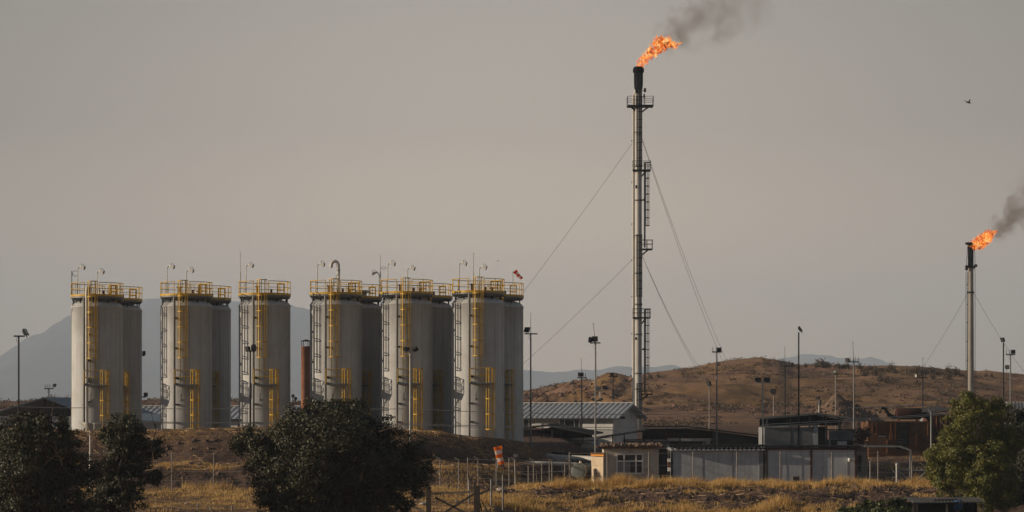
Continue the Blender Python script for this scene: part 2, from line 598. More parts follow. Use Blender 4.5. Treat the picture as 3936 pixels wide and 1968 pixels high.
# pale dust veil low in the sky, clear overhead
tcw = nt.nodes.new('ShaderNodeTexCoord')
sxyz = nt.nodes.new('ShaderNodeSeparateXYZ')
nt.links.new(tcw.outputs['Generated'], sxyz.inputs[0])
veil = nt.nodes.new('ShaderNodeMapRange')
veil.interpolation_type = 'SMOOTHSTEP'
veil.inputs[1].default_value = 0.10
veil.inputs[2].default_value = 0.42
veil.inputs[3].default_value = 1.0
veil.inputs[4].default_value = 0.12
nt.links.new(sxyz.outputs[2], veil.inputs[0])
SKY_STR = 0.06
gr = nt.nodes.new('ShaderNodeValToRGB')
ge = gr.color_ramp.elements
ge.new(0.5)
ge.new(0.5)
ge.new(0.5)
for k_, (p_, c_) in enumerate([(0.0, (1.05, 0.74, 0.47)), (0.045, (0.93, 0.67, 0.45)), (0.11, (0.51, 0.42, 0.335)), (0.17, (0.46, 0.405, 0.345)), (0.5, (0.30, 0.33, 0.37))]):
    ge[k_].position = p_
    ge[k_].color = (*c_, 1)
nt.links.new(sxyz.outputs[2], gr.inputs['Fac'])
dv_ = nt.nodes.new('ShaderNodeVectorMath')
dv_.operation = 'SCALE'
dv_.inputs['Scale'].default_value = 1.0 / SKY_STR
nt.links.new(gr.outputs[0], dv_.inputs[0])
mixs = nt.nodes.new('ShaderNodeMixRGB')
nt.links.new(dv_.outputs[0], mixs.inputs[2])
nt.links.new(veil.outputs[0], mixs.inputs[0])
nt.links.new(hs.outputs[0], mixs.inputs[1])
# unseen sky behind the viewer, dimmed and blued to cut fill on shaded faces
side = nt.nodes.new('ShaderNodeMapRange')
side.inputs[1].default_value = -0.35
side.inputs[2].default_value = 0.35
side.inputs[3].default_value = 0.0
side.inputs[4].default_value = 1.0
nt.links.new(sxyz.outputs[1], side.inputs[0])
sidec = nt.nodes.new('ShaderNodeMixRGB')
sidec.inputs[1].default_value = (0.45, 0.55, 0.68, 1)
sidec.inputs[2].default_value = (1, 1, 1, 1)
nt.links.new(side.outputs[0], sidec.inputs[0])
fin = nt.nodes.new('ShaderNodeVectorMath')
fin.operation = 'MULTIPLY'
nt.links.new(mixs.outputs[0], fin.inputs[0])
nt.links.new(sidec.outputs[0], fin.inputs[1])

# lens-like vignette painted into the sky: brighter mid-view, dimmer outwards
gl = nt.nodes.new('ShaderNodeVectorMath')
gl.operation = 'DISTANCE'
gl.inputs[1].default_value = (-0.008, 0.996, 0.075)
nt.links.new(tcw.outputs['Generated'], gl.inputs[0])
glr = nt.nodes.new('ShaderNodeMapRange')
glr.interpolation_type = 'SMOOTHSTEP'
glr.inputs[1].default_value = 0.0
glr.inputs[2].default_value = 0.26
glr.inputs[3].default_value = 1.05
glr.inputs[4].default_value = 0.60
nt.links.new(gl.outputs['Value'], glr.inputs[0])
hzn = nt.nodes.new('ShaderNodeTexNoise')
hzn.inputs['Scale'].default_value = 5.0
hzn.inputs['Detail'].default_value = 4.0
nt.links.new(tcw.outputs['Generated'], hzn.inputs['Vector'])
hzr = nt.nodes.new('ShaderNodeMapRange')
hzr.inputs[3].default_value = 0.95
hzr.inputs[4].default_value = 1.05
nt.links.new(hzn.outputs[0], hzr.inputs[0])
gm = nt.nodes.new('ShaderNodeMath')
gm.operation = 'MULTIPLY'
nt.links.new(glr.outputs[0], gm.inputs[0])
nt.links.new(hzr.outputs[0], gm.inputs[1])
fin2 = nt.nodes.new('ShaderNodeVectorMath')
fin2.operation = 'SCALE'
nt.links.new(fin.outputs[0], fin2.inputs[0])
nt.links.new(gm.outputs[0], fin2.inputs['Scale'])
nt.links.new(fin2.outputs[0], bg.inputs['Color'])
bg.inputs['Strength'].default_value = SKY_STR
nt.links.new(bg.outputs[0], wo.inputs['Surface'])

SC.view_settings.view_transform = 'Standard'
SC.view_settings.look = 'None'
SC.view_settings.gamma = 1
SC.view_settings.exposure = 0.08
SC.view_settings.use_curve_mapping = False
SC.render.engine = 'CYCLES'
cy = SC.cycles
cy.use_denoising = True
cy.max_bounces = 6
cy.diffuse_bounces = 3
cy.glossy_bounces = 2
cy.transparent_max_bounces = 12
cy.volume_bounces = 1
cy.sample_clamp_indirect = 4.0
SC.render.film_transparent = False


# ------------------------------------------------------------------ ground sheet
def build_ground():
    ys = np.concatenate([np.arange(60, 110, 2.5), np.arange(110, 216, 0.36), np.arange(216, 300, 0.9), np.arange(300, 545, 1.5),
                         np.arange(545, 900, 14), np.array([900, 1000, 1200, 1600, 2400, 4000, 7000, 12900])])
    tn = np.concatenate([np.linspace(-0.75, -0.24, 60, endpoint=False), np.linspace(-0.24, 0.24, 760, endpoint=False), np.linspace(0.24, 0.75, 60)])
    Yg, T = np.meshgrid(ys, tn, indexing='ij')
    Xg = T * Yg
    Zg = gz(Xg, Yg)
    nr, nc = Yg.shape
    V = np.stack([Xg, Yg, Zg], -1).reshape(-1, 3)
    idx = np.arange(nr * nc).reshape(nr, nc)
    Fc = np.stack([idx[:-1, :-1], idx[:-1, 1:], idx[1:, 1:], idx[1:, :-1]], -1).reshape(-1, 4)
    # zone masks: R straw cover, G hill earth, B dark low scrub plus the berm's painted shade
    px = T * F + 1968
    row = HOR - (Zg - CZ) / Yg * F
    n1 = fbm(Xg / 4.0, Yg / 3.0, 4, 71)
    n2 = fbm(Xg / 14.0, Yg / 9.0, 3, 81)
    hillm = sstep(290, 350, Yg)
    straw = np.zeros_like(Xg)
    yc = np.interp(Xg, CR_X, CR_Y)
    d = yc - Yg
    left = 1 - sstep(4, 9, Xg)
    straw += left * np.exp(-((d - 9.2) / 2.0) ** 2) * 1.1           # grassy ledge of the berm
    straw += left * np.exp(-((d - 1.6) / 2.6) ** 2) * 0.55           # straw on the berm's crest
    straw += left * sstep(19, 24, d) * 0.62                         # dry grass in front of the berm
    straw += (1 - left) * np.exp(-((Yg - 168) / 9.0) ** 2) * 0.9     # right mound
    straw += (1 - left) * sstep(200, 230, Yg) * 0.3
    straw = straw * (0.75 + 0.6 * n1) + hillm * (0.24 + 0.5 * n2)
    dark = np.clip(0.15 + 0.9 * n2 + 0.5 * n1, 0, 1) * (0.6 * hillm + 0.35 * (1 - hillm))
    dark += left * np.exp(-((d - 5.6) / 2.2) ** 2) * 0.45 * sstep(-14, -6, Xg)  # darkens the right end of the berm's face to paint its shade
    colr = np.stack([np.clip(straw, 0, 1), hillm, np.clip(dark, 0, 1), np.ones_like(Xg)], -1).reshape(-1, 4).astype(np.float32)
    m, nt, out = new_mat('dry_earth')
    b = N(nt, 'ShaderNodeBsdfPrincipled')
    b.inputs['Roughness'].default_value = 0.95
    b.inputs['Specular IOR Level'].default_value = 0.1
    L(nt, b.outputs[0], out.inputs[0])
    at = N(nt, 'ShaderNodeVertexColor', layer_name='zone')
    sp = N(nt, 'ShaderNodeSeparateColor')
    L(nt, at.outputs['Color'], sp.inputs[0])
    tc = N(nt, 'ShaderNodeTexCoord')
    fine = N(nt, 'ShaderNodeTexNoise', i_Scale=2.2, i_Detail=8.0, i_Roughness=0.72)
    L(nt, tc.outputs['Object'], fine.inputs['Vector'])
    big = N(nt, 'ShaderNodeTexNoise', i_Scale=0.09, i_Detail=6.0, i_Roughness=0.65)
    L(nt, tc.outputs['Object'], big.inputs['Vector'])
    mp = N(nt, 'ShaderNodeMapping')
    mp.inputs['Scale'].default_value = (0.5, 1.6, 2.2)
    L(nt, tc.outputs['Object'], mp.inputs[0])
    lin = N(nt, 'ShaderNodeTexNoise', i_Scale=1.7, i_Detail=6.0, i_Roughness=0.75)
    L(nt, mp.outputs[0], lin.inputs['Vector'])
    soil = ramp(nt, [(0.3, (0.060, 0.040, 0.033)), (0.5, (0.135, 0.088, 0.068)), (0.72, (0.24, 0.16, 0.12))], fine.outputs[0])
    hsoil = ramp(nt, [(0.3, (0.125, 0.074, 0.054)), (0.5, (0.24, 0.142, 0.103)), (0.72, (0.37, 0.238, 0.17))], fine.outputs[0])
    mh = N(nt, 'ShaderNodeMixRGB')
    L(nt, sp.outputs[1], mh.inputs[0])
    L(nt, soil.outputs[0], mh.inputs[1])
    L(nt, hsoil.outputs[0], mh.inputs[2])
    strawc = ramp(nt, [(0.32, (0.14, 0.08, 0.038)), (0.5, (0.31, 0.185, 0.08)), (0.7, (0.48, 0.315, 0.15))], lin.outputs[0])
    # straw cover broken up by noise
    mul = N(nt, 'ShaderNodeMath', operation='MULTIPLY_ADD')
    L(nt, lin.outputs[0], mul.inputs[0])
    mul.inputs[1].default_value = 1.5
    sub = N(nt, 'ShaderNodeMath', operation='SUBTRACT')
    L(nt, sp.outputs[0], sub.inputs[0])
    sub.inputs[1].default_value = 0.88
    L(nt, sub.outputs[0], mul.inputs[2])
    cl = N(nt, 'ShaderNodeMapRange')
    cl.inputs[1].default_value = 0.15
    cl.inputs[2].default_value = 0.6
    L(nt, mul.outputs[0], cl.inputs[0])
    ms = N(nt, 'ShaderNodeMixRGB')
    L(nt, cl.outputs[0], ms.inputs[0])
    L(nt, mh.outputs[0], ms.inputs[1])
    L(nt, strawc.outputs[0], ms.inputs[2])
    # dark scrub stains, with the painted shade of the berm's end
    md = N(nt, 'ShaderNodeMath', operation='MULTIPLY_ADD')
    L(nt, fine.outputs[0], md.inputs[0])
    md.inputs[1].default_value = 1.3
    sb = N(nt, 'ShaderNodeMath', operation='SUBTRACT')
    L(nt, sp.outputs[2], sb.inputs[0])
    sb.inputs[1].default_value = 0.92
    L(nt, sb.outputs[0], md.inputs[2])
    cd = N(nt, 'ShaderNodeMapRange')
    cd.inputs[1].default_value = 0.0
    cd.inputs[2].default_value = 0.3
    cd.inputs[4].default_value = 0.75
    L(nt, md.outputs[0], cd.inputs[0])
    mk = N(nt, 'ShaderNodeMixRGB')
    L(nt, cd.outputs[0], mk.inputs[0])
    L(nt, ms.outputs[0], mk.inputs[1])
    mk.inputs[2].default_value = (0.045, 0.032, 0.024, 1)
    bgm = N(nt, 'ShaderNodeMixRGB', blend_type='MULTIPLY')
    bgm.inputs[0].default_value = 1
    rb = ramp(nt, [(0.3, (0.72, 0.70, 0.70)), (0.7, (1.2, 1.18, 1.12))], big.outputs[0])
    L(nt, mk.outputs[0], bgm.inputs[1])
    L(nt, rb.outputs[0], bgm.inputs[2])
    L(nt, bgm.outputs[0], b.inputs['Base Color'])
    bp = N(nt, 'ShaderNodeBump')
    bp.inputs['Strength'].default_value = 0.9
    bp.inputs['Distance'].default_value = 0.18
    L(nt, fine.outputs[0], bp.inputs['Height'])
    L(nt, bp.outputs[0], b.inputs['Normal'])
    o = np_mesh('ground', V, Fc, m, smooth=True)
    ca = o.data.color_attributes.new('zone', 'FLOAT_COLOR', 'POINT')
    ca.data.foreach_set('color', colr.ravel())
    o['kind'] = 'structure'
    return o


GROUND = build_ground()


def mountain(name, prof, Y, seed, depth):
    xs = np.linspace(prof[0][0], prof[-1][0], 420)
    rows = np.interp(xs, [p[0] for p in prof], [p[1] for p in prof])
    rows = rows + fbm(xs / 120.0, xs * 0 + seed, 5, seed, 0.6) * 16
    zt = (HOR - rows) / F * Y
    ts = np.linspace(-1, 1, 42)
    V = []
    for t in ts:
        y = Y + t * depth
        x = (xs - 1968) / F * Y
        k = 1 - abs(t) ** 0.85
        z = -40 + (zt + 40) * k
        n = fbm(x / (Y * 0.02), np.full_like(x, y / (Y * 0.03)), 5, seed)
        z = z + n * (zt + 40) * (0.12 * (1 - k) + 0.03)
        V.append(np.stack([x, np.full_like(x, y) , z + CZ], -1))
    V = np.array(V)
    nr, nc = V.shape[:2]
    idx = np.arange(nr * nc).reshape(nr, nc)
    Fc = np.stack([idx[:-1, :-1], idx[:-1, 1:], idx[1:, 1:], idx[1:, :-1]], -1).reshape(-1, 4)
    o = np_mesh(name, V.reshape(-1, 3), Fc, M['mountain'], smooth=True)
    o['kind'] = 'structure'
    return o


M['mountain'] = paint('mountain_rock', (0.07, 0.06, 0.055), 0.95, var=0.3, scale=0.01)
MT_Y = 10400
mountain('mountains', [(-2600, 1500), (-800, 1440), (0, 1385), (60, 1335), (110, 1290), (170, 1258), (230, 1218), (275, 1192), (330, 1178), (400, 1152), (600, 1137),
                       (830, 1134), (900, 1148), (1000, 1140), (1150, 1153), (1200, 1165), (1400, 1210), (1700, 1310), (2010, 1416), (2100, 1424), (2200, 1420),
                       (2320, 1408), (2400, 1394), (2470, 1402), (2560, 1394), (2640, 1404), (2720, 1430), (2850, 1446), (2950, 1500), (3300, 1590)], MT_Y, 3, 2600)
mountain('mountains_beyond', [(2300, 1590), (2800, 1470), (2900, 1425), (3000, 1372), (3050, 1356), (3090, 1347), (3200, 1356), (3340, 1372), (3450, 1392), (3540, 1425), (3640, 1450),
                              (3800, 1462), (4300, 1475), (5500, 1500)], 11400, 9, 1800)

# the dusty evening air, as one closed box
hz = MB()
hz.box(-4600, 4600, -160, 13300, -70, 660)
m, nt, out = new_mat('dusty_air')
pv = N(nt, 'ShaderNodeVolumePrincipled')
pv.inputs['Color'].default_value = (0.65, 0.79, 0.97, 1)
pv.inputs['Density'].default_value = 1.5e-4
pv.inputs['Anisotropy'].default_value = 0.0
pv.inputs['Density Attribute'].default_value = ''
pv.inputs['Temperature Attribute'].default_value = ''
pv.inputs['Color Attribute'].default_value = ''
L(nt, pv.outputs[0], out.inputs['Volume'])
hzo = hz.build('haze', m)
hzo['kind'] = 'stuff'
# ------------------------------------------------------------------ ladders
def ladder(mb, cx, cy, z0, z1, nx, ny, w=0.42, r=0.022, step=0.3):
    tx, ty = -ny, nx
    for s in (-1, 1):
        mb.box(-r, r, -r * 1.3, r * 1.3, 0, 1, tf=lambda v, s=s: Vector((cx + tx * (s * w / 2 + v.x) + nx * v.y, cy + ty * (s * w / 2 + v.x) + ny * v.y, z0 + (z1 - z0) * v.z)))
    k = int((z1 - z0) / step)
    for i in range(k):
        z = z0 + (i + 0.6) * step
        mb.bar((cx + tx * w / 2, cy + ty * w / 2, z), (cx - tx * w / 2, cy - ty * w / 2, z), 0.010, 5)


def cage(mb, cx, cy, z0, z1, nx, ny, r=0.36, step=1.15, straps=7, span=112, hh=0.07, sw=0.055, base=0.0):
    a0 = math.atan2(ny, nx)
    k = max(1, round((z1 - z0) / step))
    cx, cy = cx + nx * base, cy + ny * base
    for i in range(k + 1):
        z = z0 + (z1 - z0) * i / k
        n = 14
        vs, fs = [], []
        for j in range(n + 1):
            a = a0 + R_(-span + 2 * span * j / n)
            for q, h in ((r, -hh / 2), (r, hh / 2), (r - 0.014, hh / 2), (r - 0.014, -hh / 2)):
                vs.append((cx + q * math.cos(a), cy + q * math.sin(a), z + h))
        for j in range(n):
            for q in range(4):
                q2 = (q + 1) % 4
                fs.append((j * 4 + q, (j + 1) * 4 + q, (j + 1) * 4 + q2, j * 4 + q2))
        fs += [(0, 1, 2, 3), (n * 4 + 3, n * 4 + 2, n * 4 + 1, n * 4)]
        mb.add(vs, fs)
    for i in range(straps):
        a = a0 + R_(-span + 2 * span * i / (straps - 1))
        px_, py_ = cx + (r - 0.008) * math.cos(a), cy + (r - 0.008) * math.sin(a)
        ux, uy = math.cos(a), math.sin(a)
        mb.box(-0.006, 0.006, -sw / 2, sw / 2, 0, 1, tf=lambda v: Vector((px_ + ux * v.x - uy * v.y, py_ + uy * v.x + ux * v.y, z0 + (z1 - z0) * v.z)))


TR = 1.985


def surf_y(x):
    return -math.sqrt(max(0.01, TR * TR - x * x))


def make_tank():
    root = thing('storage_tank', 'x', 'storage tank', (0, 0, 0), 'tall grey storage tanks behind the earth bank')
    mb = MB()
    mb.lathe([(TR, 0), (TR, 2.6), (TR, 5.2), (TR, 7.9), (TR, 10.50), (TR + 0.03, 10.52), (TR + 0.03, 10.60), (TR - 0.02, 10.62), (TR - 0.07, 10.74), (TR - 0.22, 10.86),
              (TR - 0.6, 11.0), (TR - 1.2, 11.10), (0.01, 11.14)], n=72)
    sh = mb.build('shell', M['tank'], root)
    mb = MB()
    for a in (250, 285, 310, 200, 340):                       # vertical conduits and seams
        r = TR + 0.012
        mb.box(-0.012, 0.012, -0.02, 0.02, 0.3, 10.4, tf=lambda v, a=a, r=r: Vector(((r + v.y) * math.cos(R_(a)) - v.x * math.sin(R_(a)), (r + v.y) * math.sin(R_(a)) + v.x * math.cos(R_(a)), v.z)))
    mb.build('conduit', M['tank'], sh)
    # platform
    mb = MB()
    mb.lathe([(0.02, 11.23), (TR + 0.03, 11.23), (TR + 0.03, 11.345), (TR - 0.03, 11.345), (0.02, 11.34)], n=56, smooth=False)
    for k in range(5):
        y = -1.5 + k * 0.75
        hx = math.sqrt(TR * TR - y * y) - 0.05
        mb.box(-hx, hx, y - 0.05, y + 0.05, 11.10, 11.232)
    mb.build('platform', M['steel_grey'], root)
    mb = MB()
    mb.lathe([(TR + 0.035, 11.346), (TR + 0.035, 11.50), (TR + 0.02, 11.50), (TR + 0.02, 11.346)], n=56, smooth=False)
    mb.build('toe_board', M['yellow'], root)
    for k in range(10):
        a = R_(18 + 36 * k)
        r = TR - 0.20
        mb = MB()
        mb.beam((r * math.cos(a), r * math.sin(a), 10.80), (r * math.cos(a), r * math.sin(a), 11.228), 0.09, 0.09)
        mb.build('platform_leg', M['steel_dark'], root)
    # guard rail, gap at the ladder
    mb = MB()
    rr = TR + 0.0
    for z, q in ((12.40, 0.030), (11.93, 0.024)):
        mb.ring((0, 0, z), rr, q, 60, 6, -76, 250)
    for k in range(13):
        a = R_(-76 + (326) * k / 12)
        mb.bar((rr * math.cos(a), rr * math.sin(a), 11.345), (rr * math.cos(a), rr * math.sin(a), 12.41), 0.026, 6)
    mb.build('guard_rail', M['yellow'], root)
    # main ladder with its cage
    lx = 0.03
    ly = surf_y(lx) - 0.16
    mb = MB()
    ladder(mb, lx, ly, 4.55, 12.45, 0, -1)
    for z in (5.5, 7.3, 9.1, 10.3):
        for s in (-0.21, 0.21):
            mb.bar((lx + s, ly, z), (lx + s, ly + 0.2, z), 0.018, 5)
    ld = mb.build('ladder', M['yellow'], root)
    mb = MB()
    cage(mb, lx, ly, 6.55, 12.45, 0, -1, r=0.40, step=1.16, base=0.24)
    mb.build('safety_cage', M['yellow'], ld)
    # side platform
    fx0, fx1 = -0.55, 1.10
    fy0, fy1 = -TR - 0.85, -1.72
    mb = MB()
    mb.box(fx0, fx1, fy0, fy1, 4.42, 4.53)
    mb.build('side_platform', M['steel_grey'], root)
    mb = MB()
    for z in (5.62, 5.08):
        for a, b in (((fx0, fy1), (fx0, fy0)), ((fx0, fy0), (fx1, fy0)), ((fx1, fy0), (fx1, fy1 + 0.02))):
            mb.bar((a[0], a[1], z), (b[0], b[1], z), 0.026, 6)
    for x, y in ((fx0, fy1), (fx0, (fy0 + fy1) / 2), (fx0, fy0), (fx1, fy0), (fx1, (fy0 + fy1) / 2)):
        mb.bar((x, y, 4.53), (x, y, 5.63), 0.028, 6)
    mb.box(fx0 - 0.012, fx0 + 0.012, fy0, fy1, 4.532, 4.65)
    mb.build('side_rail', M['yellow'], root)
    for x in (-0.13, 0.62):
        mb = MB()
        mb.bar((x + 0.18, fy0 + 0.12, 4.42), (x - 0.05, surf_y(x) - 0.02, 3.35), 0.035, 6)
        mb.box(x - 0.1, x + 0.02, surf_y(x) - 0.05, surf_y(x) + 0.06, 3.25, 3.42)
        mb.build('brace', M['galv'], root)
    # lower ladder
    lx, ly = 0.92, surf_y(0.92) - 0.34
    mb = MB()
    ladder(mb, lx, ly, 0.05, 5.6, 0.25, -0.968)
    ld = mb.build('lower_ladder', M['yellow'], root)
    mb = MB()
    cage(mb, lx, ly, 1.02, 5.62, 0.25, -0.968, r=0.38, step=1.15, base=0.20)
    mb.build('safety_cage', M['yellow'], ld)
    # drain pipe with brackets
    mb = MB()
    x, y = -0.64, surf_y(-0.64) - 0.36
    mb.tube([(x, y, 0.1), (x, y, 11.2)], 0.10, 10)
    dp = mb.build('drain_pipe', M['steel_grey'], root)
    for z in (1.6, 3.0, 5.0, 7.3, 9.6):
        mb = MB()
        mb.box(x - 0.11, x + 0.3, y - 0.03, y + 0.42, z - 0.04, z + 0.04)
        mb.build('pipe_bracket', M['steel_dark'], dp)
    # nozzles and relief pipes on the dome
    for pts, r in (([(-1.75, -0.7, 10.75), (-1.75, -0.7, 11.05), (-1.6, -0.6, 11.15), (-0.9, -0.2, 11.18)], 0.05),
                   ([(-1.72, -0.98, 10.2), (-1.72, -0.98, 10.85), (-1.5, -0.9, 10.98), (-1.0, -0.7, 11.08)], 0.04)):
        MB().tube(pts, r, 8).build('relief_pipe', M['steel_grey'], root)
    for prof, cc in (([(0.0, 0.0), (0.16, 0.0), (0.16, 0.16), (0.1, 0.16), (0.1, 0.3)], (-0.2, -1.2, 10.98)),
                     ([(0.0, 0.0), (0.2, 0.0), (0.2, 0.1), (0.12, 0.1), (0.12, 0.25), (0, 0.25)], (0.75, -1.15, 10.95)),
                     ([(0.0, 0.0), (0.14, 0.0), (0.14, 0.2), (0, 0.2)], (1.2, -0.9, 10.92))):
        MB().lathe(prof, c=cc, n=12).build('nozzle', M['steel_grey'], root)
    # small valve and lifting frame on the platform
    mb = MB()
    for x in (0.95, 1.45):
        for y in (0.35, 0.85):
            mb.beam((x, y, 11.345), (x, y, 12.28), 0.06, 0.06)
    for z in (12.28, 11.8):
        mb.beam((0.92, 0.35, z), (1.48, 0.35, z), 0.05, 0.06)
        mb.beam((0.92, 0.85, z), (1.48, 0.85, z), 0.05, 0.06)
        mb.beam((0.95, 0.38, z), (0.95, 0.82, z), 0.05, 0.05)
        mb.beam((1.45, 0.38, z), (1.45, 0.82, z), 0.05, 0.05)
    mb.build('hatch_frame', M['yellow'], root)
    MB().lathe([(0, 0), (0.3, 0), (0.3, 0.12), (0.1, 0.14), (0.1, 0.6), (0.2, 0.62), (0.2, 0.7), (0, 0.7)], c=(-0.45, -0.9, 11.345), n=14).build('relief_valve', M['rust_red'], root)
    MB().lathe([(0, 0), (0.09, 0), (0.09, 0.5), (0, 0.5)], c=(0.55, -0.4, 11.345), n=10).build('relief_valve', M['rust_red'], root)
    return root


ORD = ['leftmost', 'second', 'third', 'fourth', 'fifth', 'sixth']
TBASE = CZ - 2.1
tank0 = make_tank()
front = [(373, 202.0), (716, 201.2), (1017, 200.5), (1291, 199.8), (1563, 198.9), (1838, 198.0)]
rear = {0: 449, 1: 791, 3: 1371, 4: 1641, 5: 1914}
desc = ['leftmost front storage tank, grey, with a thick white riser pipe up its face',
        'second front grey storage tank from the left, beside the first gap of sky',
        'third front grey storage tank from the left, with no tank behind it',
        'fourth front grey storage tank, with a white hooked vent pipe on its roof',
        'fifth front grey storage tank from the left, behind the twin-headed light pole',
        'sixth and rightmost front grey storage tank, with a tall antenna mast on its roof']
rdesc = {0: 'rear grey storage tank half hidden behind the leftmost front tank', 1: 'rear grey storage tank half hidden behind the second front tank from the left',
         3: 'rear grey storage tank behind the one with the hooked vent pipe', 4: 'rear grey storage tank behind the fifth front tank',
         5: 'rear grey storage tank at the right end, carrying the small red windsock'}
TANKS = []
for i, (px, Y) in enumerate(front):
    loc = (X_(px, Y), Y, TBASE + (0.02 * i))
    if i == 0:
        t = tank0
        t.location = loc
        t['label'] = desc[0]
    else:
        t = dup(tank0, loc, desc[i])
    TANKS.append(t)
RTANKS = {}
for i, px in rear.items():
    Y = front[i][1] + 5.3
    RTANKS[i] = dup(tank0, (X_(px, Y), Y, TBASE + 0.02 * i - 0.05), rdesc[i])


# things standing on the platforms
def deck_lamp(px, ptop, Y, zdeck, label, flip=1, length=0.42):
    """thin gooseneck floodlight pole clamped to a tank platform"""
    x = X_(px, Y)
    zt = Z_(ptop, Y)
    root = thing('gooseneck_floodlight', label, 'floodlight', (x, Y, zdeck), 'gooseneck floodlights on the tank roofs')
    mb = MB()
    mb.tube([(x, Y, zdeck), (x, Y, zt - 0.3), (x + flip * 0.05, Y, zt - 0.14), (x + flip * 0.2, Y, zt)], 0.035, 8)
    mb.build('pole', M['galv'], root)
    mb = MB()
    hx, hz_ = x + flip * 0.2, zt - 0.01
    d = Vector((flip * 0.93, -0.12, -0.30)).normalized()
    q = Vector((0, 0, 1)).rotation_difference(d)
    prof = [(0.0, -0.12), (0.07, -0.12), (0.09, 0.0), (0.10, 0.10), (0.155, 0.24), (0.155, 0.30), (0.13, 0.30)]
    m2 = MB().lathe(prof, n=14)
    mb.add([q @ Vector(v) + Vector((hx, Y, hz_)) + d * 0.1 for v in m2.v], m2.f, True)
    hd = mb.build('lamp_head', M['lamp_pale'], root)
    mb = MB()
    m2 = MB().lathe([(0.0, 0.285), (0.13, 0.285), (0.13, 0.27), (0, 0.27)], n=14)
    mb.add([q @ Vector(v) + Vector((hx, Y, hz_)) + d * 0.1 for v in m2.v], m2.f, False)
    mb.build('lens', M['lens'], hd)
    mb = MB()
    c = Vector((hx, Y, hz_)) + d * 0.12
    mb.tube([c + Vector((0, 0, 0.08)), c + Vector((flip * 0.02, 0, 0.24)), c + Vector((flip * 0.14, 0, 0.22)), c + d * 0.28 + Vector((0, 0, 0.10))], 0.014, 5)
    mb.build('bracket', M['steel_dark'], root)
    return root


ZD = lambda i: TBASE + 0.02 * i + 11.345
deck = [(298, 1024, 0, -1.3, 'left'), (372, 1041, 0, 0.9, 'right'), (642, 1021, 1, -1.3, 'left'), (716, 1036, 1, 0.9, 'right'), (945, 1017, 2, -1.3, 'only'),
        (1219, 1012, 3, -1.3, 'only'), (1490, 1010, 4, -1.2, 'left'), (1566, 1028, 4, 0.9, 'right'), (1765, 1009, 5, -1.2, 'left'), (1842, 1024, 5, 0.9, 'right')]
for px, pt, i, dy, side in deck:
    nm = ['leftmost', 'second', 'third', 'fourth', 'fifth', 'sixth'][i]
    lab = ('only' if side == 'only' else 'taller left' if side == 'left' else 'shorter right') + ' gooseneck floodlight on the roof of the %s front tank' % nm
    deck_lamp(px, pt, front[i][1] + dy, ZD(i), lab)
d = deck_lamp(1458, 1046, front[3][1] + 4.4, ZD(3) - 0.05, 'small floodlight facing left beside the antenna between the fourth and fifth tanks', flip=-1)
mb = MB()
c = P(1466, 1030, front[3][1] + 4.4)
mb.tube([c + Vector((0.22 * math.cos(a) + 0.15, 0, 0.09 * math.sin(a))) for a in np.linspace(0, 2 * math.pi, 14)[:-1]], 0.015, 5, close=True)
mb.build('ring_bracket', M['steel_dark'], d)


def antenna(px, ptop, Y, zb, label, joint=None):
    x = X_(px, Y)
    root = thing('antenna_mast', label, 'antenna', (x, Y, zb))
    zt = Z_(ptop, Y)
    zm = zb + (zt - zb) * 0.45 if joint is None else Z_(joint, Y)
    mb = MB()
    mb.tube([(x, Y, zb), (x, Y, zm)], 0.04, 8)
    mb.build('mast', M['galv'], root)
    mb = MB()
    mb.tube([(x, Y, zm), (x, Y, zt - 0.1)], 0.021, 6)
    for k in range(3):
        a = k * 2.09 + 0.5
        mb.bar((x, Y, zt - 0.12), (x + 0.09 * math.cos(a), Y + 0.09 * math.sin(a), zt), 0.010, 5)
    mb.build('aerial', M['galv'], root)
    return root


antenna(924, 966, front[2][1] - 0.6, ZD(2), 'thin antenna mast on the left edge of the third front tank roof', 1045)
antenna(1462, 980, front[3][1] + 4.5, ZD(3) - 0.05, 'thin antenna mast between the roofs of the fourth and fifth tanks', 1040)
antenna(1820, 972, front[5][1] + 0.2, ZD(5), 'tall antenna mast on the sixth front tank roof', 1048)
# ring mast on the leftmost tank
Y = front[0][1] - 0.3
root = thing('ring_mast', 'thin black mast with a small wire ring on the leftmost tank roof', 'mast', (X_(276, Y), Y, ZD(0)))
mb = MB().tube([(X_(276, Y), Y, ZD(0)), P(276, 1041, Y)], 0.028, 6)
mb.build('mast', M['steel_dark'], root)
mb = MB()
c = P(288, 1052, Y)
mb.tube([c + Vector((0.2 * math.cos(a), 0.05 * math.sin(a), 0.22 * math.sin(a))) for a in np.linspace(0, 2 * math.pi, 21)[:-1]], 0.014, 5, close=True)
mb.bar(c + Vector((-0.2, 0, 0)), c + Vector((0.12, 0, -0.18)), 0.01, 5)
mb.bar(c + Vector((-0.29, 0, -0.1)), c + Vector((-0.18, 0, -0.06)), 0.012, 5)
mb.build('wire_ring', M['steel_dark'], root)
# white riser pipe of the leftmost tank (a part of that tank)
t = TANKS[0]
mb = MB()
lx = t.location.x
ty = t.location.y
x, y = lx - 0.43, ty + surf_y(-0.43) - 0.32
mb.tube([(x, y, TBASE + 0.1), (x, y, TBASE + 11.7), (x + 0.03, y + 0.1, TBASE + 11.95), (x + 0.1, y + 0.35, TBASE + 12.05)], 0.125, 14)
rp = mb.build('riser_pipe', M['white_pipe'], t)
for z in (1.6, 3.2, 4.8, 6.4, 8.4, 9.9):
    mb = MB().box(x - 0.2, x + 0.24, y - 0.03, y + 0.3, TBASE + z - 0.05, TBASE + z + 0.05)
    mb.build('pipe_bracket', M['steel_dark'], rp)
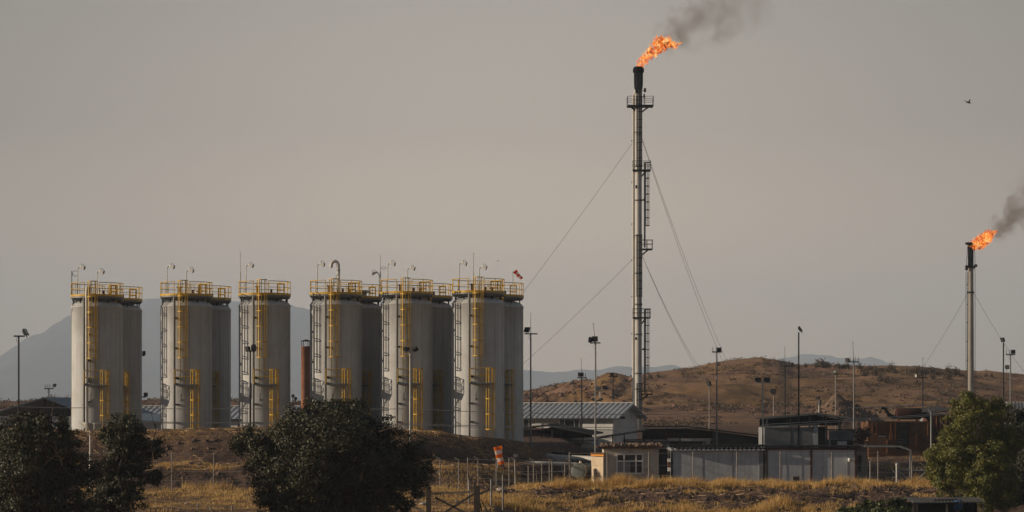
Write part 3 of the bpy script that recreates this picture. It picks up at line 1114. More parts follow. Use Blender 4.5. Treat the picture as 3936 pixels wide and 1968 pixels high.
# hooked vent pipe on the fourth tank
t = TANKS[3]
Y = t.location.y + 0.2
x = X_(1301, Y)
vz = ZD(3)
zt = Z_(1004, Y)
pts = [(x, Y, vz - 0.3), (x, Y, zt - 0.45)]
for a in np.linspace(0, 180, 10)[1:]:
    pts.append((x - 0.28 + 0.28 * math.cos(R_(a)), Y, zt - 0.40 + 0.40 * math.sin(R_(a))))
pts.append((x - 0.57, Y, zt - 0.50))
mb = MB().tube(pts, 0.125, 14)
vp = mb.build('vent_pipe', M['white_pipe'], t)
mb = MB()
for dx, dy in ((-0.75, -0.2), (-0.5, -0.7), (0.2, -0.8)):
    mb.bar((x, Y, Z_(1041, Y)), (x + dx, Y + dy, vz), 0.016, 5)
mb.lathe([(0.127, 0), (0.15, 0), (0.15, 0.1), (0.127, 0.1)], c=(x, Y, Z_(1042, Y)), n=12)
mb.build('stay', M['galv'], vp)
# round vent lid on the rear tank between the fourth and the fifth
t = RTANKS[3]
mb = MB()
cx, cyy, cz = t.location.x + 0.35, t.location.y - 0.9, t.location.z + 11.345
mb.lathe([(0.0, 0.0), (0.75, 0.0), (0.75, 0.08), (0.5, 0.1), (0.5, 0.42), (0.82, 0.46), (0.82, 0.54), (0.4, 0.62), (0, 0.64)], c=(cx, cyy, cz), n=24)
mb.build('roof_vent', M['galv'], t)


def windsock(tip, mouth, Y, r0, r1, cols, pole_px, pole_bottom, label, pole_top):
    a, b = P(*mouth, Y), P(*tip, Y)
    xb = X_(pole_px, Y)
    root = thing('windsock', label, 'windsock', (xb, Y, pole_bottom))
    mb = MB().tube([(xb, Y, pole_bottom), (xb, Y, Z_(pole_top, Y))], 0.032, 8)
    mb.build('pole', M['galv'], root)
    mb = MB()
    n = len(cols)
    d = (b - a)
    t = d.normalized()
    up = Vector((0, 1, 0))
    u = t.cross(up).normalized()
    v = u.cross(t)
    ring = [a + (u * math.cos(q) + v * math.sin(q)) * (r0 + 0.01) for q in np.linspace(0, 2 * math.pi, 17)[:-1]]
    mb.tube(ring, 0.018, 5, close=True)
    mb.bar(a, (xb, Y, Z_(pole_top, Y)), 0.016, 5)
    mb.build('hoop', M['steel_dark'], root)
    rr = random.Random(3)
    sub, seg = 6, 20
    ph = [rr.uniform(0, 6.28) for _ in range(4)]

    def ringpts(f):
        c = a + d * f + Vector((0, 0, -0.10 * math.sin(f * math.pi) * d.length * 0.4))
        r = r0 + (r1 - r0) * f
        out = []
        for k in range(seg):
            q = 2 * math.pi * k / seg
            w_ = 1 + 0.10 * math.sin(3 * q + ph[0] + 5 * f) + 0.07 * math.sin(5 * q + ph[1] - 9 * f)
            out.append(c + (u * math.cos(q) + v * math.sin(q) * 0.92) * r * w_)
        return out
    for i, m_ in enumerate(cols):
        mb = MB()
        vs, fs = [], []
        for j in range(sub + 1):
            vs += ringpts((i + j / sub) / n)
        for j in range(sub):
            for k in range(seg):
                k2 = (k + 1) % seg
                fs.append((j * seg + k, j * seg + k2, (j + 1) * seg + k2, (j + 1) * seg + k))
        mb.add(vs, fs, True)
        if i == n - 1:
            mb.add(vs[-seg:], [tuple(range(seg))])
        mb.build('sock_band', m_, root)
    return root


rt = RTANKS[5]
windsock((2007, 1071), (1979, 1043), rt.location.y - 1.2, 0.17, 0.10, [M['sock_red'], M['sock_white'], M['sock_red'], M['sock_white'], M['sock_red']], 1971, rt.location.z + 11.345,
         'small red and white windsock on a pole on the rightmost rear tank', 1044)
windsock((1928, 1785), (1911, 1715), 184.0, 0.285, 0.20, [M['sock_orange'], M['sock_white'], M['sock_orange'], M['sock_white'], M['sock_orange']], 1913, g1(X_(1913, 184), 184.3),
         'large orange and white striped windsock hanging in front of the dark earth bank', 1713)


# ------------------------------------------------------------------ flare stacks
def flare_stack_main():
    Y = 300.0
    s = Y / F
    zb = g1(X_(2454, Y), Y)
    root = thing('flare_stack', 'tall flare stack with platforms and a second thin pipe, behind the white house', 'flare stack', (X_(2454, Y), Y, zb))
    xc = X_(2454, Y)
    zt = Z_(270, Y)
    zr = Z_(345, Y)
    mb = MB()
    mb.tube([(xc, Y, zb), (xc, Y, Z_(985, Y)), (xc, Y, Z_(410, Y)), (xc, Y, Z_(400, Y)), (xc, Y, zr)], lambda f: 13.0 * s if f < 0.6 else 12.4 * s if f < 0.9 else 15 * s, 28)
    sh = mb.build('shaft', M['stack'], root)
    for row in (510, 640, 770, 905, 1050, 1170, 1285, 1435, 1495, 1580):
        mb = MB().lathe([(13.1 * s, -0.09), (15.0 * s, -0.09), (15.0 * s, 0.09), (13.1 * s, 0.09)], c=(xc, Y, Z_(row, Y)), n=28)
        mb.build('flange', M['steel_grey'], sh)
    mb = MB()
    mb.lathe([(15 * s, 0), (17.0 * s, 0.5), (17.6 * s, 1.6), (17.6 * s, Z_(279, Y) - zr), (21.5 * s, Z_(279, Y) - zr + 0.02), (21.5 * s, Z_(266, Y) - zr), (16.5 * s, Z_(257, Y) - zr),
              (15.0 * s, Z_(257, Y) - zr), (14 * s, Z_(275, Y) - zr), (0, Z_(275, Y) - zr)], c=(xc, Y, zr), n=28)
    mb.build('burner_tip', M['char_shade'], root)
    # thin side pipe joining under the tip
    xs = X_(2435.5, Y)
    ys = Y + 0.30
    mb = MB()
    mb.tube([(xs, ys, zb), (xs, ys, Z_(372, Y)), (xs + 0.05, ys, Z_(362, Y)), (xs + 0.22, ys + 0.05, Z_(352, Y)), (xc - 0.1, Y, Z_(344, Y))], 5.9 * s, 16)
    sp = mb.build('side_pipe', M['stack'], root)
    for row in (540, 700, 860, 1000, 1140, 1283, 1420, 1540):
        mb = MB().box(xs - 0.24, xc - 0.3, ys - 0.1, ys + 0.2, Z_(row, Y) - 0.06, Z_(row, Y) + 0.06)
        mb.build('pipe_clamp', M['steel_dark'], sp)

    def platform(row, x0, x1, rail_row, yw=0.95, full=True):
        z = Z_(row, Y)
        zr_ = Z_(rail_row, Y)
        a, b = X_(x0, Y), X_(x1, Y)
        mb = MB()
        mb.box(a, b, Y - yw, Y + yw * 0.8, z - 0.10, z + 0.04)
        mb.beam((xc + 0.3, Y, z - 0.75), (b - 0.5, Y - 0.2, z - 0.1), 0.14, 0.14)
        if full:
            mb.beam((xc - 0.3, Y, z - 0.6), (a + 0.4, Y - 0.2, z - 0.1), 0.14, 0.14)
        pf = mb.build('platform', M['steel_dark'], root)
        mb = MB()
        q = 0.028
        for zz in (zr_, (zr_ + z) / 2 + 0.05):
            ring = [(a, Y - yw, zz), (b, Y - yw, zz), (b, Y + yw * 0.8, zz), (a, Y + yw * 0.8, zz)]
            if full:
                mb.bar(ring[0], ring[1], q, 6)
                mb.bar(ring[2], ring[3], q, 6)
                mb.bar(ring[1], ring[2], q, 6)
                mb.bar(ring[3], ring[0], q, 6)
            else:
                for g, h in ((0, 1), (1, 2), (2, 3)):
                    mb.bar(ring[g], ring[h], q, 6)
        n = max(2, int((b - a) / 0.75))
        for i in range(n + 1):
            xx = a + (b - a) * i / n
            for yy in (Y - yw, Y + yw * 0.8):
                mb.bar((xx, yy, z), (xx, yy, zr_), q, 6)
        mb.build('guard_rail', M['steel_dark'], pf)
    platform(408, 2411, 2510, 374, 1.1)
    platform(655, 2431, 2500, 621, 0.9)
    platform(958, 2466, 2507, 923, 0.8, False)
    platform(1221, 2431, 2499, 1187, 0.9)
    platform(1514, 2466, 2506, 1500, 0.7, False)

    def lad(x, yoff, r0, r1, cr0, cr1, nx, ny, pxr=10.5):
        z0, z1 = Z_(r0, Y), Z_(r1, Y)
        mb = MB()
        ladder(mb, x, Y + yoff, z0, z1, nx, ny, w=0.42, r=0.035)
        ld = mb.build('ladder', M['steel_dark'], root)
        mb = MB()
        cage(mb, x, Y + yoff, Z_(cr0, Y), Z_(cr1, Y), nx, ny, r=0.36, step=0.9, straps=5, hh=0.08, sw=0.06, base=0.2)
        mb.build('safety_cage', M['steel_dark'], ld)
    lad(X_(2456, Y), -0.62, 655, 375, 640, 375, 0, -1)
    lad(X_(2478, Y), -0.15, 952, 625, 868, 625, 0.96, -0.28)
    lad(X_(2456, Y), -0.62, 1221, 905, 1140, 905, 0, -1)
    lad(X_(2478, Y), -0.15, 1512, 1190, 1436, 1190, 0.96, -0.28)
    lad(X_(2456, Y), -0.62, 1660, 1475, 1600, 1475, 0, -1)
    # instruments under the tip
    for px, row, w_, h_ in ((2478, 349, 0.25, 0.45), (2446, 352, 0.3, 0.5), (2475, 372, 0.15, 0.5), (2474, 770, 0.3, 0.2), (2445, 720, 0.2, 0.35), (2474, 1343, 0.35, 0.22), (2444, 1302, 0.2, 0.32)):
        mb = MB().box(X_(px, Y) - w_ / 2, X_(px, Y) + w_ / 2, Y - 0.75, Y - 0.45, Z_(row, Y) - h_ / 2, Z_(row, Y) + h_ / 2)
        mb.bar((X_(px, Y), Y - 0.5, Z_(row, Y)), (xc, Y - 0.2, Z_(row, Y) - 0.1), 0.03, 5)
        mb.build('instrument_box', M['steel_dark'], root)
    mb = MB()
    for dx in (-0.28, -0.12, 0.1, 0.3):
        mb.tube([(xc + dx, Y - 0.5, Z_(420, Y)), (xc + dx, Y - 0.52, Z_(365, Y)), (xc + dx * 0.6, Y - 0.52, Z_(330, Y)), (xc + dx * 0.7, Y - 0.54, Z_(285, Y))], 0.045, 6)
    mb.build('pilot_pipe', M['steel_dark'], root)
    # guy wires down to the ground
    for (p0, p1, dY) in (((2440, 537), (2010, 1105), 18), ((2440, 988), (2010, 1385), 18), ((2469, 540), (2790, 1405), 95), ((2469, 534), (2806, 1402), 100), ((2469, 985), (2690, 1412), 80), ((2469, 985), (2700, 1410), 90)):
        a = P(*p0, Y)
        # anchor: follow the sight line down to the ground at a chosen depth
        best = None
        for k in range(400):
            f = 1 + k * 0.005
            b = P(p0[0] + (p1[0] - p0[0]) * f, p0[1] + (p1[1] - p0[1]) * f, Y + dY * f)
            if b.z < g1(b.x, b.y) or f > 2.9:
                best = b
                break
        b = best or b
        mb = MB()
        mb.tube([a.lerp(b, t) + Vector((0, 0, -0.012 * (a - b).length * 4 * t * (1 - t))) for t in np.linspace(0, 1, 14)], 0.020, 5)
        mb.build('guy_wire', M['wire_green'], root)
    return root


flare_stack_main()


def flare_stack_second():
    Y = 380.0
    s = Y / F
    xc = X_(3731, Y)
    zb = g1(xc, Y)
    root = thing('flare_stack', 'shorter flare stack behind the bright green tree at the right', 'flare stack', (xc, Y, zb))
    zr = Z_(1030, Y)
    mb = MB().tube([(xc, Y, zb), (xc, Y, zr)], 12.6 * s, 26, r1=10.6 * s)
    sh = mb.build('shaft', M['stack_tan'], root)
    mb = MB().lathe([(11.4 * s, -0.12), (13.2 * s, -0.12), (13.2 * s, 0.12), (11.4 * s, 0.12)], c=(xc, Y, Z_(1124, Y)), n=26)
    mb.build('flange', M['steel_dark'], sh)
    mb = MB()
    mb.lathe([(11 * s, 0), (11 * s, Z_(945, Y) - zr), (12.0 * s, Z_(944, Y) - zr), (12.0 * s, Z_(936, Y) - zr), (9 * s, Z_(936, Y) - zr), (8 * s, Z_(950, Y) - zr), (0, Z_(952, Y) - zr)], c=(xc, Y, zr), n=26)
    mb.build('burner_tip', M['char_shade'], root)
    mb = MB()
    z = Z_(936, Y)
    mb.box(X_(3712, Y), X_(3735, Y), Y - 0.6, Y + 0.4, z - 0.15, z + 0.15)
    mb.build('wind_deflector', M['char_shade'], root)
    for px0, px1, px2 in ((3714, 3718, 3716), (3746, 3744, 3747)):
        mb = MB()
        mb.tube([(X_(px1, Y), Y - 0.3, Z_(948, Y)), (X_(px0, Y), Y - 0.35, Z_(1000, Y)), (X_(px0 - 1, Y), Y - 0.35, Z_(1035, Y)), (X_(px2, Y), Y - 0.2, Z_(1046, Y)), (X_(px2, Y), Y - 0.2, zb)], 0.035, 6)
        mb.build('pilot_pipe', M['steel_dark'], root)
    mb = MB()
    for px, row, w_, h_ in ((3713, 1030, 0.35, 0.7), (3748, 1022, 0.4, 0.4), (3722, 1005, 0.25, 0.6), (3742, 1028, 0.3, 0.4)):
        mb.box(X_(px, Y) - w_ / 2, X_(px, Y) + w_ / 2, Y - 0.7, Y - 0.3, Z_(row, Y) - h_ / 2, Z_(row, Y) + h_ / 2)
    mb.lathe([(11.2 * s, 0), (15 * s, 0), (15 * s, 0.15), (11.2 * s, 0.15)], c=(xc, Y, Z_(1030, Y)), n=24)
    mb.build('instrument_box', M['steel_dark'], root)
    mb = MB()
    ladder(mb, X_(3714.5, Y), Y - 0.1, zb + 1, Z_(1045, Y), -0.2, -0.98, w=0.22, r=0.022, step=0.45)
    ld = mb.build('ladder', M['steel_dark'], root)
    for row in (1095, 1170, 1240, 1312, 1385, 1455):
        mb = MB().box(X_(3714, Y), xc - 0.3, Y - 0.14, Y - 0.06, Z_(row, Y) - 0.05, Z_(row, Y) + 0.05)
        mb.build('ladder_clamp', M['steel_dark'], ld)
    for (p0, p1, dY) in (((3720, 1128), (3555, 1390), 30), ((3743, 1126), (3890, 1345), 40)):
        a = P(*p0, Y)
        b = a
        for k in range(400):
            f = 1 + k * 0.005
            b = P(p0[0] + (p1[0] - p0[0]) * f, p0[1] + (p1[1] - p0[1]) * f, Y + dY * f)
            if b.z < g1(b.x, b.y) or f > 2.9:
                break
        mb = MB().tube([a.lerp(b, t) + Vector((0, 0, -0.012 * (a - b).length * 4 * t * (1 - t))) for t in np.linspace(0, 1, 14)], 0.022, 5)
        mb.build('guy_wire', M['wire_green'], root)
    return root


flare_stack_second()


# ------------------------------------------------------------------ flames and smoke
def flame_mat():
    m, nt, out = new_mat('gas_flame')
    tc = N(nt, 'ShaderNodeTexCoord')
    at = N(nt, 'ShaderNodeVertexColor', layer_name='heat')
    sp = N(nt, 'ShaderNodeSeparateColor')
    L(nt, at.outputs['Color'], sp.inputs[0])
    n = N(nt, 'ShaderNodeTexNoise', i_Scale=1.5, i_Detail=4.0, i_Roughness=0.6, i_Distortion=1.2)
    L(nt, tc.outputs['Object'], n.inputs['Vector'])
    ma = N(nt, 'ShaderNodeMath', operation='MULTIPLY_ADD')
    L(nt, n.outputs[0], ma.inputs[0])
    ma.inputs[1].default_value = 2.1
    sb = N(nt, 'ShaderNodeMath', operation='MULTIPLY_ADD')
    L(nt, sp.outputs[0], sb.inputs[0])
    sb.inputs[1].default_value = 0.42
    sb.inputs[2].default_value = -0.60
    L(nt, sb.outputs[0], ma.inputs[2])
    r = ramp(nt, [(0.22, (0.10, 0.012, 0.004)), (0.34, (0.60, 0.075, 0.008)), (0.45, (1.0, 0.18, 0.015)), (0.56, (1.0, 0.36, 0.05)), (0.68, (1.0, 0.66, 0.22)), (0.82, (1.0, 0.86, 0.52))], ma.outputs[0])
    e = N(nt, 'ShaderNodeEmission')
    e.inputs['Strength'].default_value = 1.15
    L(nt, r.outputs[0], e.inputs['Color'])
    t = N(nt, 'ShaderNodeBsdfTransparent')
    n2 = N(nt, 'ShaderNodeTexNoise', i_Scale=3.6, i_Detail=4.0, i_Roughness=0.7)
    L(nt, tc.outputs['Object'], n2.inputs['Vector'])
    a2 = N(nt, 'ShaderNodeMath', operation='MULTIPLY_ADD')
    L(nt, sp.outputs[0], a2.inputs[0])
    a2.inputs[1].default_value = 0.30
    L(nt, n2.outputs[0], a2.inputs[2])
    r2 = ramp(nt, [(0.44, (0, 0, 0)), (0.72, (0.95, 0.95, 0.95))], a2.outputs[0])
    mx = N(nt, 'ShaderNodeMixShader')
    L(nt, r2.outputs[0], mx.inputs[0])
    L(nt, t.outputs[0], mx.inputs[1])
    L(nt, e.outputs[0], mx.inputs[2])
    L(nt, mx.outputs[0], out.inputs[0])
    return m


M['flame'] = flame_mat()


def flame(path, radii, Y, label, n, seed, stack):
    rr = random.Random(seed)
    pts = [P(a, b, Y) for a, b in path]
    sc_ = Y / F
    mb = MB()
    heat = []
    for i in range(n):
        f = rr.random() ** 0.92 * (len(pts) - 1)
        k = min(int(f), len(pts) - 2)
        u = f - k
        c = pts[k].lerp(pts[k + 1], u)
        R = (radii[k] + (radii[k + 1] - radii[k]) * u) * sc_
        d = (pts[k + 1] - pts[k]).normalized()
        th = rr.uniform(0, 6.28)
        rad = R * math.sqrt(rr.random()) * (1.0 if rr.random() > 0.14 else 1.4)
        side = d.cross(Vector((0, 1, 0))).normalized()
        c = c + side * rad * math.cos(th) + Vector((0, 1, 0)) * rad * math.sin(th)
        dd = (d + Vector((rr.gauss(0, 0.35), rr.gauss(0, 0.35), rr.gauss(0.1, 0.35)))).normalized()
        ln = R * rr.uniform(0.5, 1.15)
        wd = R * rr.uniform(0.08, 0.24)
        p0 = c - dd * ln * 0.5
        bend = Vector((rr.gauss(0, 0.25), rr.gauss(0, 0.25), rr.gauss(0, 0.25))) * ln
        q = [p0 + dd * ln * t + bend * (t * t) for t in (0, 0.25, 0.5, 0.75, 1.0)]
        prof = [0.35, 1.0, 0.95, 0.6, 0.05]
        v0 = len(mb.v)
        mb.tube(q, lambda t: wd * prof[int(round(t * 4))], 7)
        hh = (1 - rad / max(R, 1e-6)) * 0.75 + 0.45 * (1 - f / (len(pts) - 1)) + rr.uniform(-0.15, 0.15)
        heat += [min(1, max(0, hh))] * (len(mb.v) - v0)
    o = mb.build('flame', M['flame'])
    ca = o.data.color_attributes.new('heat', 'FLOAT_COLOR', 'POINT')
    ca.data.foreach_set('color', np.repeat(np.array(heat, dtype=np.float32), 4))
    tag(o, label, 'flame', 'gas flames on the flare stacks')
    return o


flame([(2455, 262), (2466, 240), (2484, 218), (2506, 200), (2527, 180), (2545, 164), (2556, 160), (2575, 168), (2590, 178), (2606, 168), (2622, 163)],
      [13, 15, 17, 20, 23, 25, 22, 15, 12, 7, 2], 300, 'long orange gas flame streaming from the top of the taller flare stack', 900, 4, 0)
flame([(2548, 160), (2556, 150), (2563, 142), (2570, 138)], [12, 10, 7, 3], 300.2, 'x', 1, 5, 0) if False else None
flame([(3722, 950), (3740, 946), (3760, 936), (3782, 920), (3803, 905), (3818, 895), (3836, 886)], [9, 14, 22, 25, 19, 9, 3], 380, 'short orange gas flame blown sideways from the shorter flare stack', 700, 6, 0)


def smoke(name, a, b, Y, r0, r1, dens, label, seed, scale):
    A, B = P(*a, Y), P(*b, Y)
    ln = (B - A).length
    d = (B - A).normalized()
    m, nt, out = new_mat(name)
    tc = N(nt, 'ShaderNodeTexCoord')
    ns = N(nt, 'ShaderNodeTexNoise', i_Scale=scale, i_Detail=6.0, i_Roughness=0.62, i_Distortion=0.5)
    off = N(nt, 'ShaderNodeVectorMath', operation='ADD')
    off.inputs[1].default_value = (seed * 3.1, seed * 1.7, seed * 2.3)
    L(nt, tc.outputs['Object'], off.inputs[0])
    L(nt, off.outputs[0], ns.inputs['Vector'])
    sx = N(nt, 'ShaderNodeSeparateXYZ')
    L(nt, tc.outputs['Object'], sx.inputs[0])
    # local radius grows along x
    t = N(nt, 'ShaderNodeMapRange')
    t.inputs[2].default_value = ln
    t.inputs[3].default_value = r0
    t.inputs[4].default_value = r1
    L(nt, sx.outputs[0], t.inputs[0])
    y2 = N(nt, 'ShaderNodeMath', operation='POWER')
    L(nt, sx.outputs[1], y2.inputs[0])
    y2.inputs[1].default_value = 2
    z2 = N(nt, 'ShaderNodeMath', operation='POWER')
    L(nt, sx.outputs[2], z2.inputs[0])
    z2.inputs[1].default_value = 2
    s2 = N(nt, 'ShaderNodeMath', operation='ADD')
    L(nt, y2.outputs[0], s2.inputs[0])
    L(nt, z2.outputs[0], s2.inputs[1])
    sq = N(nt, 'ShaderNodeMath', operation='SQRT')
    L(nt, s2.outputs[0], sq.inputs[0])
    dv = N(nt, 'ShaderNodeMath', operation='DIVIDE')
    L(nt, sq.outputs[0], dv.inputs[0])
    L(nt, t.outputs[0], dv.inputs[1])
    # density = clamp(noise*2.2 - r*1.0 - 0.45)
    m1 = N(nt, 'ShaderNodeMath', operation='MULTIPLY_ADD')
    L(nt, ns.outputs[0], m1.inputs[0])
    m1.inputs[1].default_value = 3.4
    m1.inputs[2].default_value = -1.25
    m2 = N(nt, 'ShaderNodeMath', operation='SUBTRACT')
    L(nt, m1.outputs[0], m2.inputs[0])
    L(nt, dv.outputs[0], m2.inputs[1])
    ad = N(nt, 'ShaderNodeMath', operation='ADD')
    L(nt, m2.outputs[0], ad.inputs[0])
    ad.inputs[1].default_value = 0.35
    ad.use_clamp = True
    fx = N(nt, 'ShaderNodeMapRange')
    fx.inputs[1].default_value = 0.0
    fx.inputs[2].default_value = ln
    fx.inputs[3].default_value = dens
    fx.inputs[4].default_value = dens * 0.12
    L(nt, sx.outputs[0], fx.inputs[0])
    fd = N(nt, 'ShaderNodeMapRange')
    fd.inputs[1].default_value = 0.0
    fd.inputs[2].default_value = ln * 0.10
    L(nt, sx.outputs[0], fd.inputs[0])
    mu = N(nt, 'ShaderNodeMath', operation='MULTIPLY')
    L(nt, ad.outputs[0], mu.inputs[0])
    L(nt, fx.outputs[0], mu.inputs[1])
    mu2 = N(nt, 'ShaderNodeMath', operation='MULTIPLY')
    L(nt, mu.outputs[0], mu2.inputs[0])
    L(nt, fd.outputs[0], mu2.inputs[1])
    pv = N(nt, 'ShaderNodeVolumePrincipled')
    pv.inputs['Color'].default_value = (0.33, 0.27, 0.24, 1)
    pv.inputs['Density Attribute'].default_value = ''
    pv.inputs['Temperature Attribute'].default_value = ''
    pv.inputs['Color Attribute'].default_value = ''
    L(nt, mu2.outputs[0], pv.inputs['Density'])
    L(nt, pv.outputs[0], out.inputs['Volume'])
    mb = MB()
    mb.tube([(0, 0, 0), (ln * 0.33, 0, 0), (ln * 0.66, 0, 0), (ln, 0, 0)], r0 * 1.5, 14, r1=r1 * 1.5)
    o = mb.build('smoke', m)
    o.location = A
    o.rotation_euler = Vector((1, 0, 0)).rotation_difference(d).to_euler()
    o['kind'] = 'stuff'
    return o


smoke('soot_smoke', (2518, 172), (2900, -30), 300, 2.0, 5.6, 0.38, '', 1, 0.55)
smoke('soot_smoke_thick', (3812, 915), (4040, 690), 380, 1.6, 4.6, 0.75, '', 4, 0.5)


# ------------------------------------------------------------------ birds
def bird(px, py, Y, size, label, wing=0.5):
    c = P(px, py, Y)
    root = thing('bird', label, 'bird', c)
    mb = MB()
    mb.tube([c + Vector((-0.42, 0, 0.06)) * size, c + Vector((-0.2, 0, 0.03)) * size, c + Vector((0.05, 0, -0.02)) * size, c + Vector((0.25, 0, -0.05)) * size, c + Vector((0.45, 0, -0.06)) * size],
            lambda t: size * (0.02, 0.045, 0.065, 0.055, 0.02)[int(round(t * 4))], 8)
    mb.build('body', M['bird'], root)
    for s in (-1, 1):
        mb = MB()
        a = c + Vector((0.12, s * 0.05, 0.02)) * size
        if s == 1:
            p = [a, a + Vector((0.10, 0.25, 0.28)) * size, a + Vector((0.24, 0.45, 0.62)) * size]
        else:
            p = [a, a + Vector((-0.35, -0.35, 0.10)) * size, a + Vector((-0.95, -0.7, 0.27)) * size]
        ch = Vector((-0.10, 0, 0.0)) * size
        th = Vector((0, 0, 0.02)) * size
        vs, fs = [], []
        for i, q in enumerate(p):
            k = (1.2, 1.0, 0.15)[i]
            vs += [q + ch * k, q - ch * k, q - ch * k + th, q + ch * k + th]
        for i in range(2):
            for j in range(4):
                j2 = (j + 1) % 4
                fs.append((i * 4 + j, i * 4 + j2, (i + 1) * 4 + j2, (i + 1) * 4 + j))
        fs += [(3, 2, 1, 0), (8, 9, 10, 11)]
        mb.add(vs, fs)
        mb.build('wing', M['bird'], root)
    return root


bird(3722, 395, 230, 0.62, 'dark bird with a raised wing flying in the upper right sky')
bird(1913, 1004, 300, 0.26, 'tiny bird speck in the sky above the rightmost tanks')
bird(438, 415, 300, 0.18, 'tiny bird speck high in the sky at the far left')
# ------------------------------------------------------------------ light poles
GPOLE = 'tall steel light poles around the compound'


def head(mb_body, mb_lens, c, w_, h_, dirv, t=0.16):
    """floodlight box facing dirv"""
    d = Vector(dirv).normalized()
    u = d.cross(Vector((0, 0, 1))).normalized()
    v = u.cross(d).normalized()
    c = Vector(c)

    def quad(off, sw, sh):
        return [c + d * off + u * (sx * sw) + v * (sy * sh) for sx, sy in ((-1, -1), (1, -1), (1, 1), (-1, 1))]
    a = quad(-t, w_ * 0.32, h_ * 0.32)
    b = quad(0, w_ * 0.5, h_ * 0.5)
    f = quad(0.05, w_ * 0.5, h_ * 0.5)
    vs = a + b + f
    fs = [(0, 3, 2, 1)]
    for k in range(2):
        for i in range(4):
            j = (i + 1) % 4
            fs.append((k * 4 + i, k * 4 + j, k * 4 + 4 + j, k * 4 + 4 + i))
    fs.append((8, 9, 10, 11))
    mb_body.add(vs, fs)
    # bracket
    mb_body.bar(c - d * t * 0.5, c - d * t * 0.5 - v * h_ * 0.75, 0.03, 6)
    g = [c + d * 0.056 + u * (sx * w_ * 0.42) + v * (sy * h_ * 0.40) for sx, sy in ((-1, -1), (1, -1), (1, 1), (-1, 1))]
    g2 = [p + d * 0.012 for p in g]
    mb_lens.hexa(g + g2)


def light_pole(px, top, Y, label, arm=None, heads=(), ant=None, prongs=(), mat='steel_dark', r=0.075, base=None, ant_dx=0, cable=True, name='light_pole'):
    x = X_(px, Y)
    zb = (g1(x, Y) - 0.15) if base is None else base
    zt = Z_(top, Y)
    root = thing(name, label, 'light pole', (x, Y, zb), GPOLE)
    mb = MB()
    hgt = zt - zb
    mb.tube([(x, Y, zb), (x, Y, zb + hgt * 0.45), (x, Y, zb + hgt * 0.46), (x, Y, zt)], lambda t: r if t < 0.5 else r * 0.78, 10)
    mb.lathe([(r * 2.4, 0), (r * 2.4, 0.04), (r * 1.05, 0.05)], c=(x, Y, zb + 0.12), n=10)
    mb.build('pole', M[mat], root)
    if arm:
        mb = MB()
        a, b, row = arm
        z = Z_(row, Y)
        mb.beam((X_(a, Y), Y - 0.06, z), (X_(b, Y), Y + 0.06, z), 0.09, 0.10)
        for p in prongs:
            mb.bar((X_(p, Y), Y, z), (X_(p, Y), Y, z + 0.42), 0.028, 6)
        if cable:
            mb.tube([(x - 0.02, Y - 0.08, z - 0.02), (x - 0.16, Y - 0.1, z - 0.22), (x - 0.1, Y - 0.09, z - 0.4), (x, Y - 0.08, z - 0.45)], 0.012, 5)
        mb.build('crossarm', M[mat], root)
    for hd in heads:
        hx, hr, w_, h_, d = hd[:5]
        lens = hd[5] if len(hd) > 5 else 'lens'
        body = hd[6] if len(hd) > 6 else 'steel_dark'
        mbb, mbl = MB(), MB()
        head(mbb, mbl, P(hx, hr, Y - 0.02), w_, h_, d)
        o = mbb.build('floodlight', M[body], root)
        mbl.build('lens', M[lens], o)
    if ant:
        mb = MB()
        zz = zt - 0.1
        x2 = x + X_(1968 + ant_dx, Y)
        mb.tube([(x, Y, zz), (x2, Y, Z_(ant, Y))], 0.022, 6, r1=0.014)
        for k in range(3):
            q = k * 2.09
            mb.bar((x2, Y, Z_(ant, Y) - 0.02), (x2 + 0.1 * math.cos(q), Y + 0.1 * math.sin(q), Z_(ant, Y) + 0.12), 0.010, 5)
        mb.build('antenna', M['steel_dark'], root)
    return root


light_pole(72, 1290, 181, 'leftmost light pole, with one floodlight raised at the right end of its arm', (53, 95, 1292), [(99, 1277, 0.42, 0.5, (0.75, -0.3, 0.45), 'lens_pale')])
light_pole(188, 1495, 262, 'pole with a comb of prongs rising behind the dark gabled shed', (170, 206, 1494), [(211, 1481, 0.34, 0.34, (0.9, -0.4, -0.2))], prongs=(174, 184, 192, 203))
light_pole(962, 1350, 189.0, 'dark light pole with two floodlights in front of the third tank', (945, 980, 1349), [(951, 1340, 0.5, 0.34, (-0.75, -0.5, -0.35)), (976, 1337, 0.42, 0.5, (0.8, -0.45, 0.1))], base=g1(X_(962, 189), 189))
light_pole(1577, 1352, 188, 'pale light pole with two floodlights in front of the fifth tank', (1556, 1598, 1350), [(1562, 1342, 0.5, 0.3, (-0.55, 0.5, 0.62)), (1596, 1340, 0.5, 0.34, (0.55, 0.5, 0.6))], mat='galv')
light_pole(2040, 1285, 200, 'light pole with an antenna and one tilted floodlight just right of the tanks', (2016, 2066, 1283), [(2026, 1268, 0.46, 0.42, (-0.4, 0.75, 0.5))], ant=1209, mat='steel_grey')
light_pole(2236, 1452, 245, 'short light pole with antenna and a square floodlight above the long white house', (2218, 2254, 1452), [(2232, 1440, 0.55, 0.40, (0.1, 0.95, 0.2))], ant=1382, ant_dx=-2, prongs=(2250,))
light_pole(2289, 1319, 195, 'tall light pole with slanted antenna and two floodlights in front of the white house', (2272, 2308, 1318), [(2286, 1303, 0.46, 0.40, (0.1, 0.97, 0.1)), (2267, 1306, 0.34, 0.42, (-0.85, 0.3, 0.1))], ant=1246, ant_dx=-8, mat='steel_grey')
light_pole(2357, 1448, 300, 'small pronged pole in front of the rocky slope, left of the tall flare stack', (2340, 2374, 1447), [(2352, 1439, 0.36, 0.34, (0.1, -0.9, -0.2))], prongs=(2344, 2361, 2371), base=None)
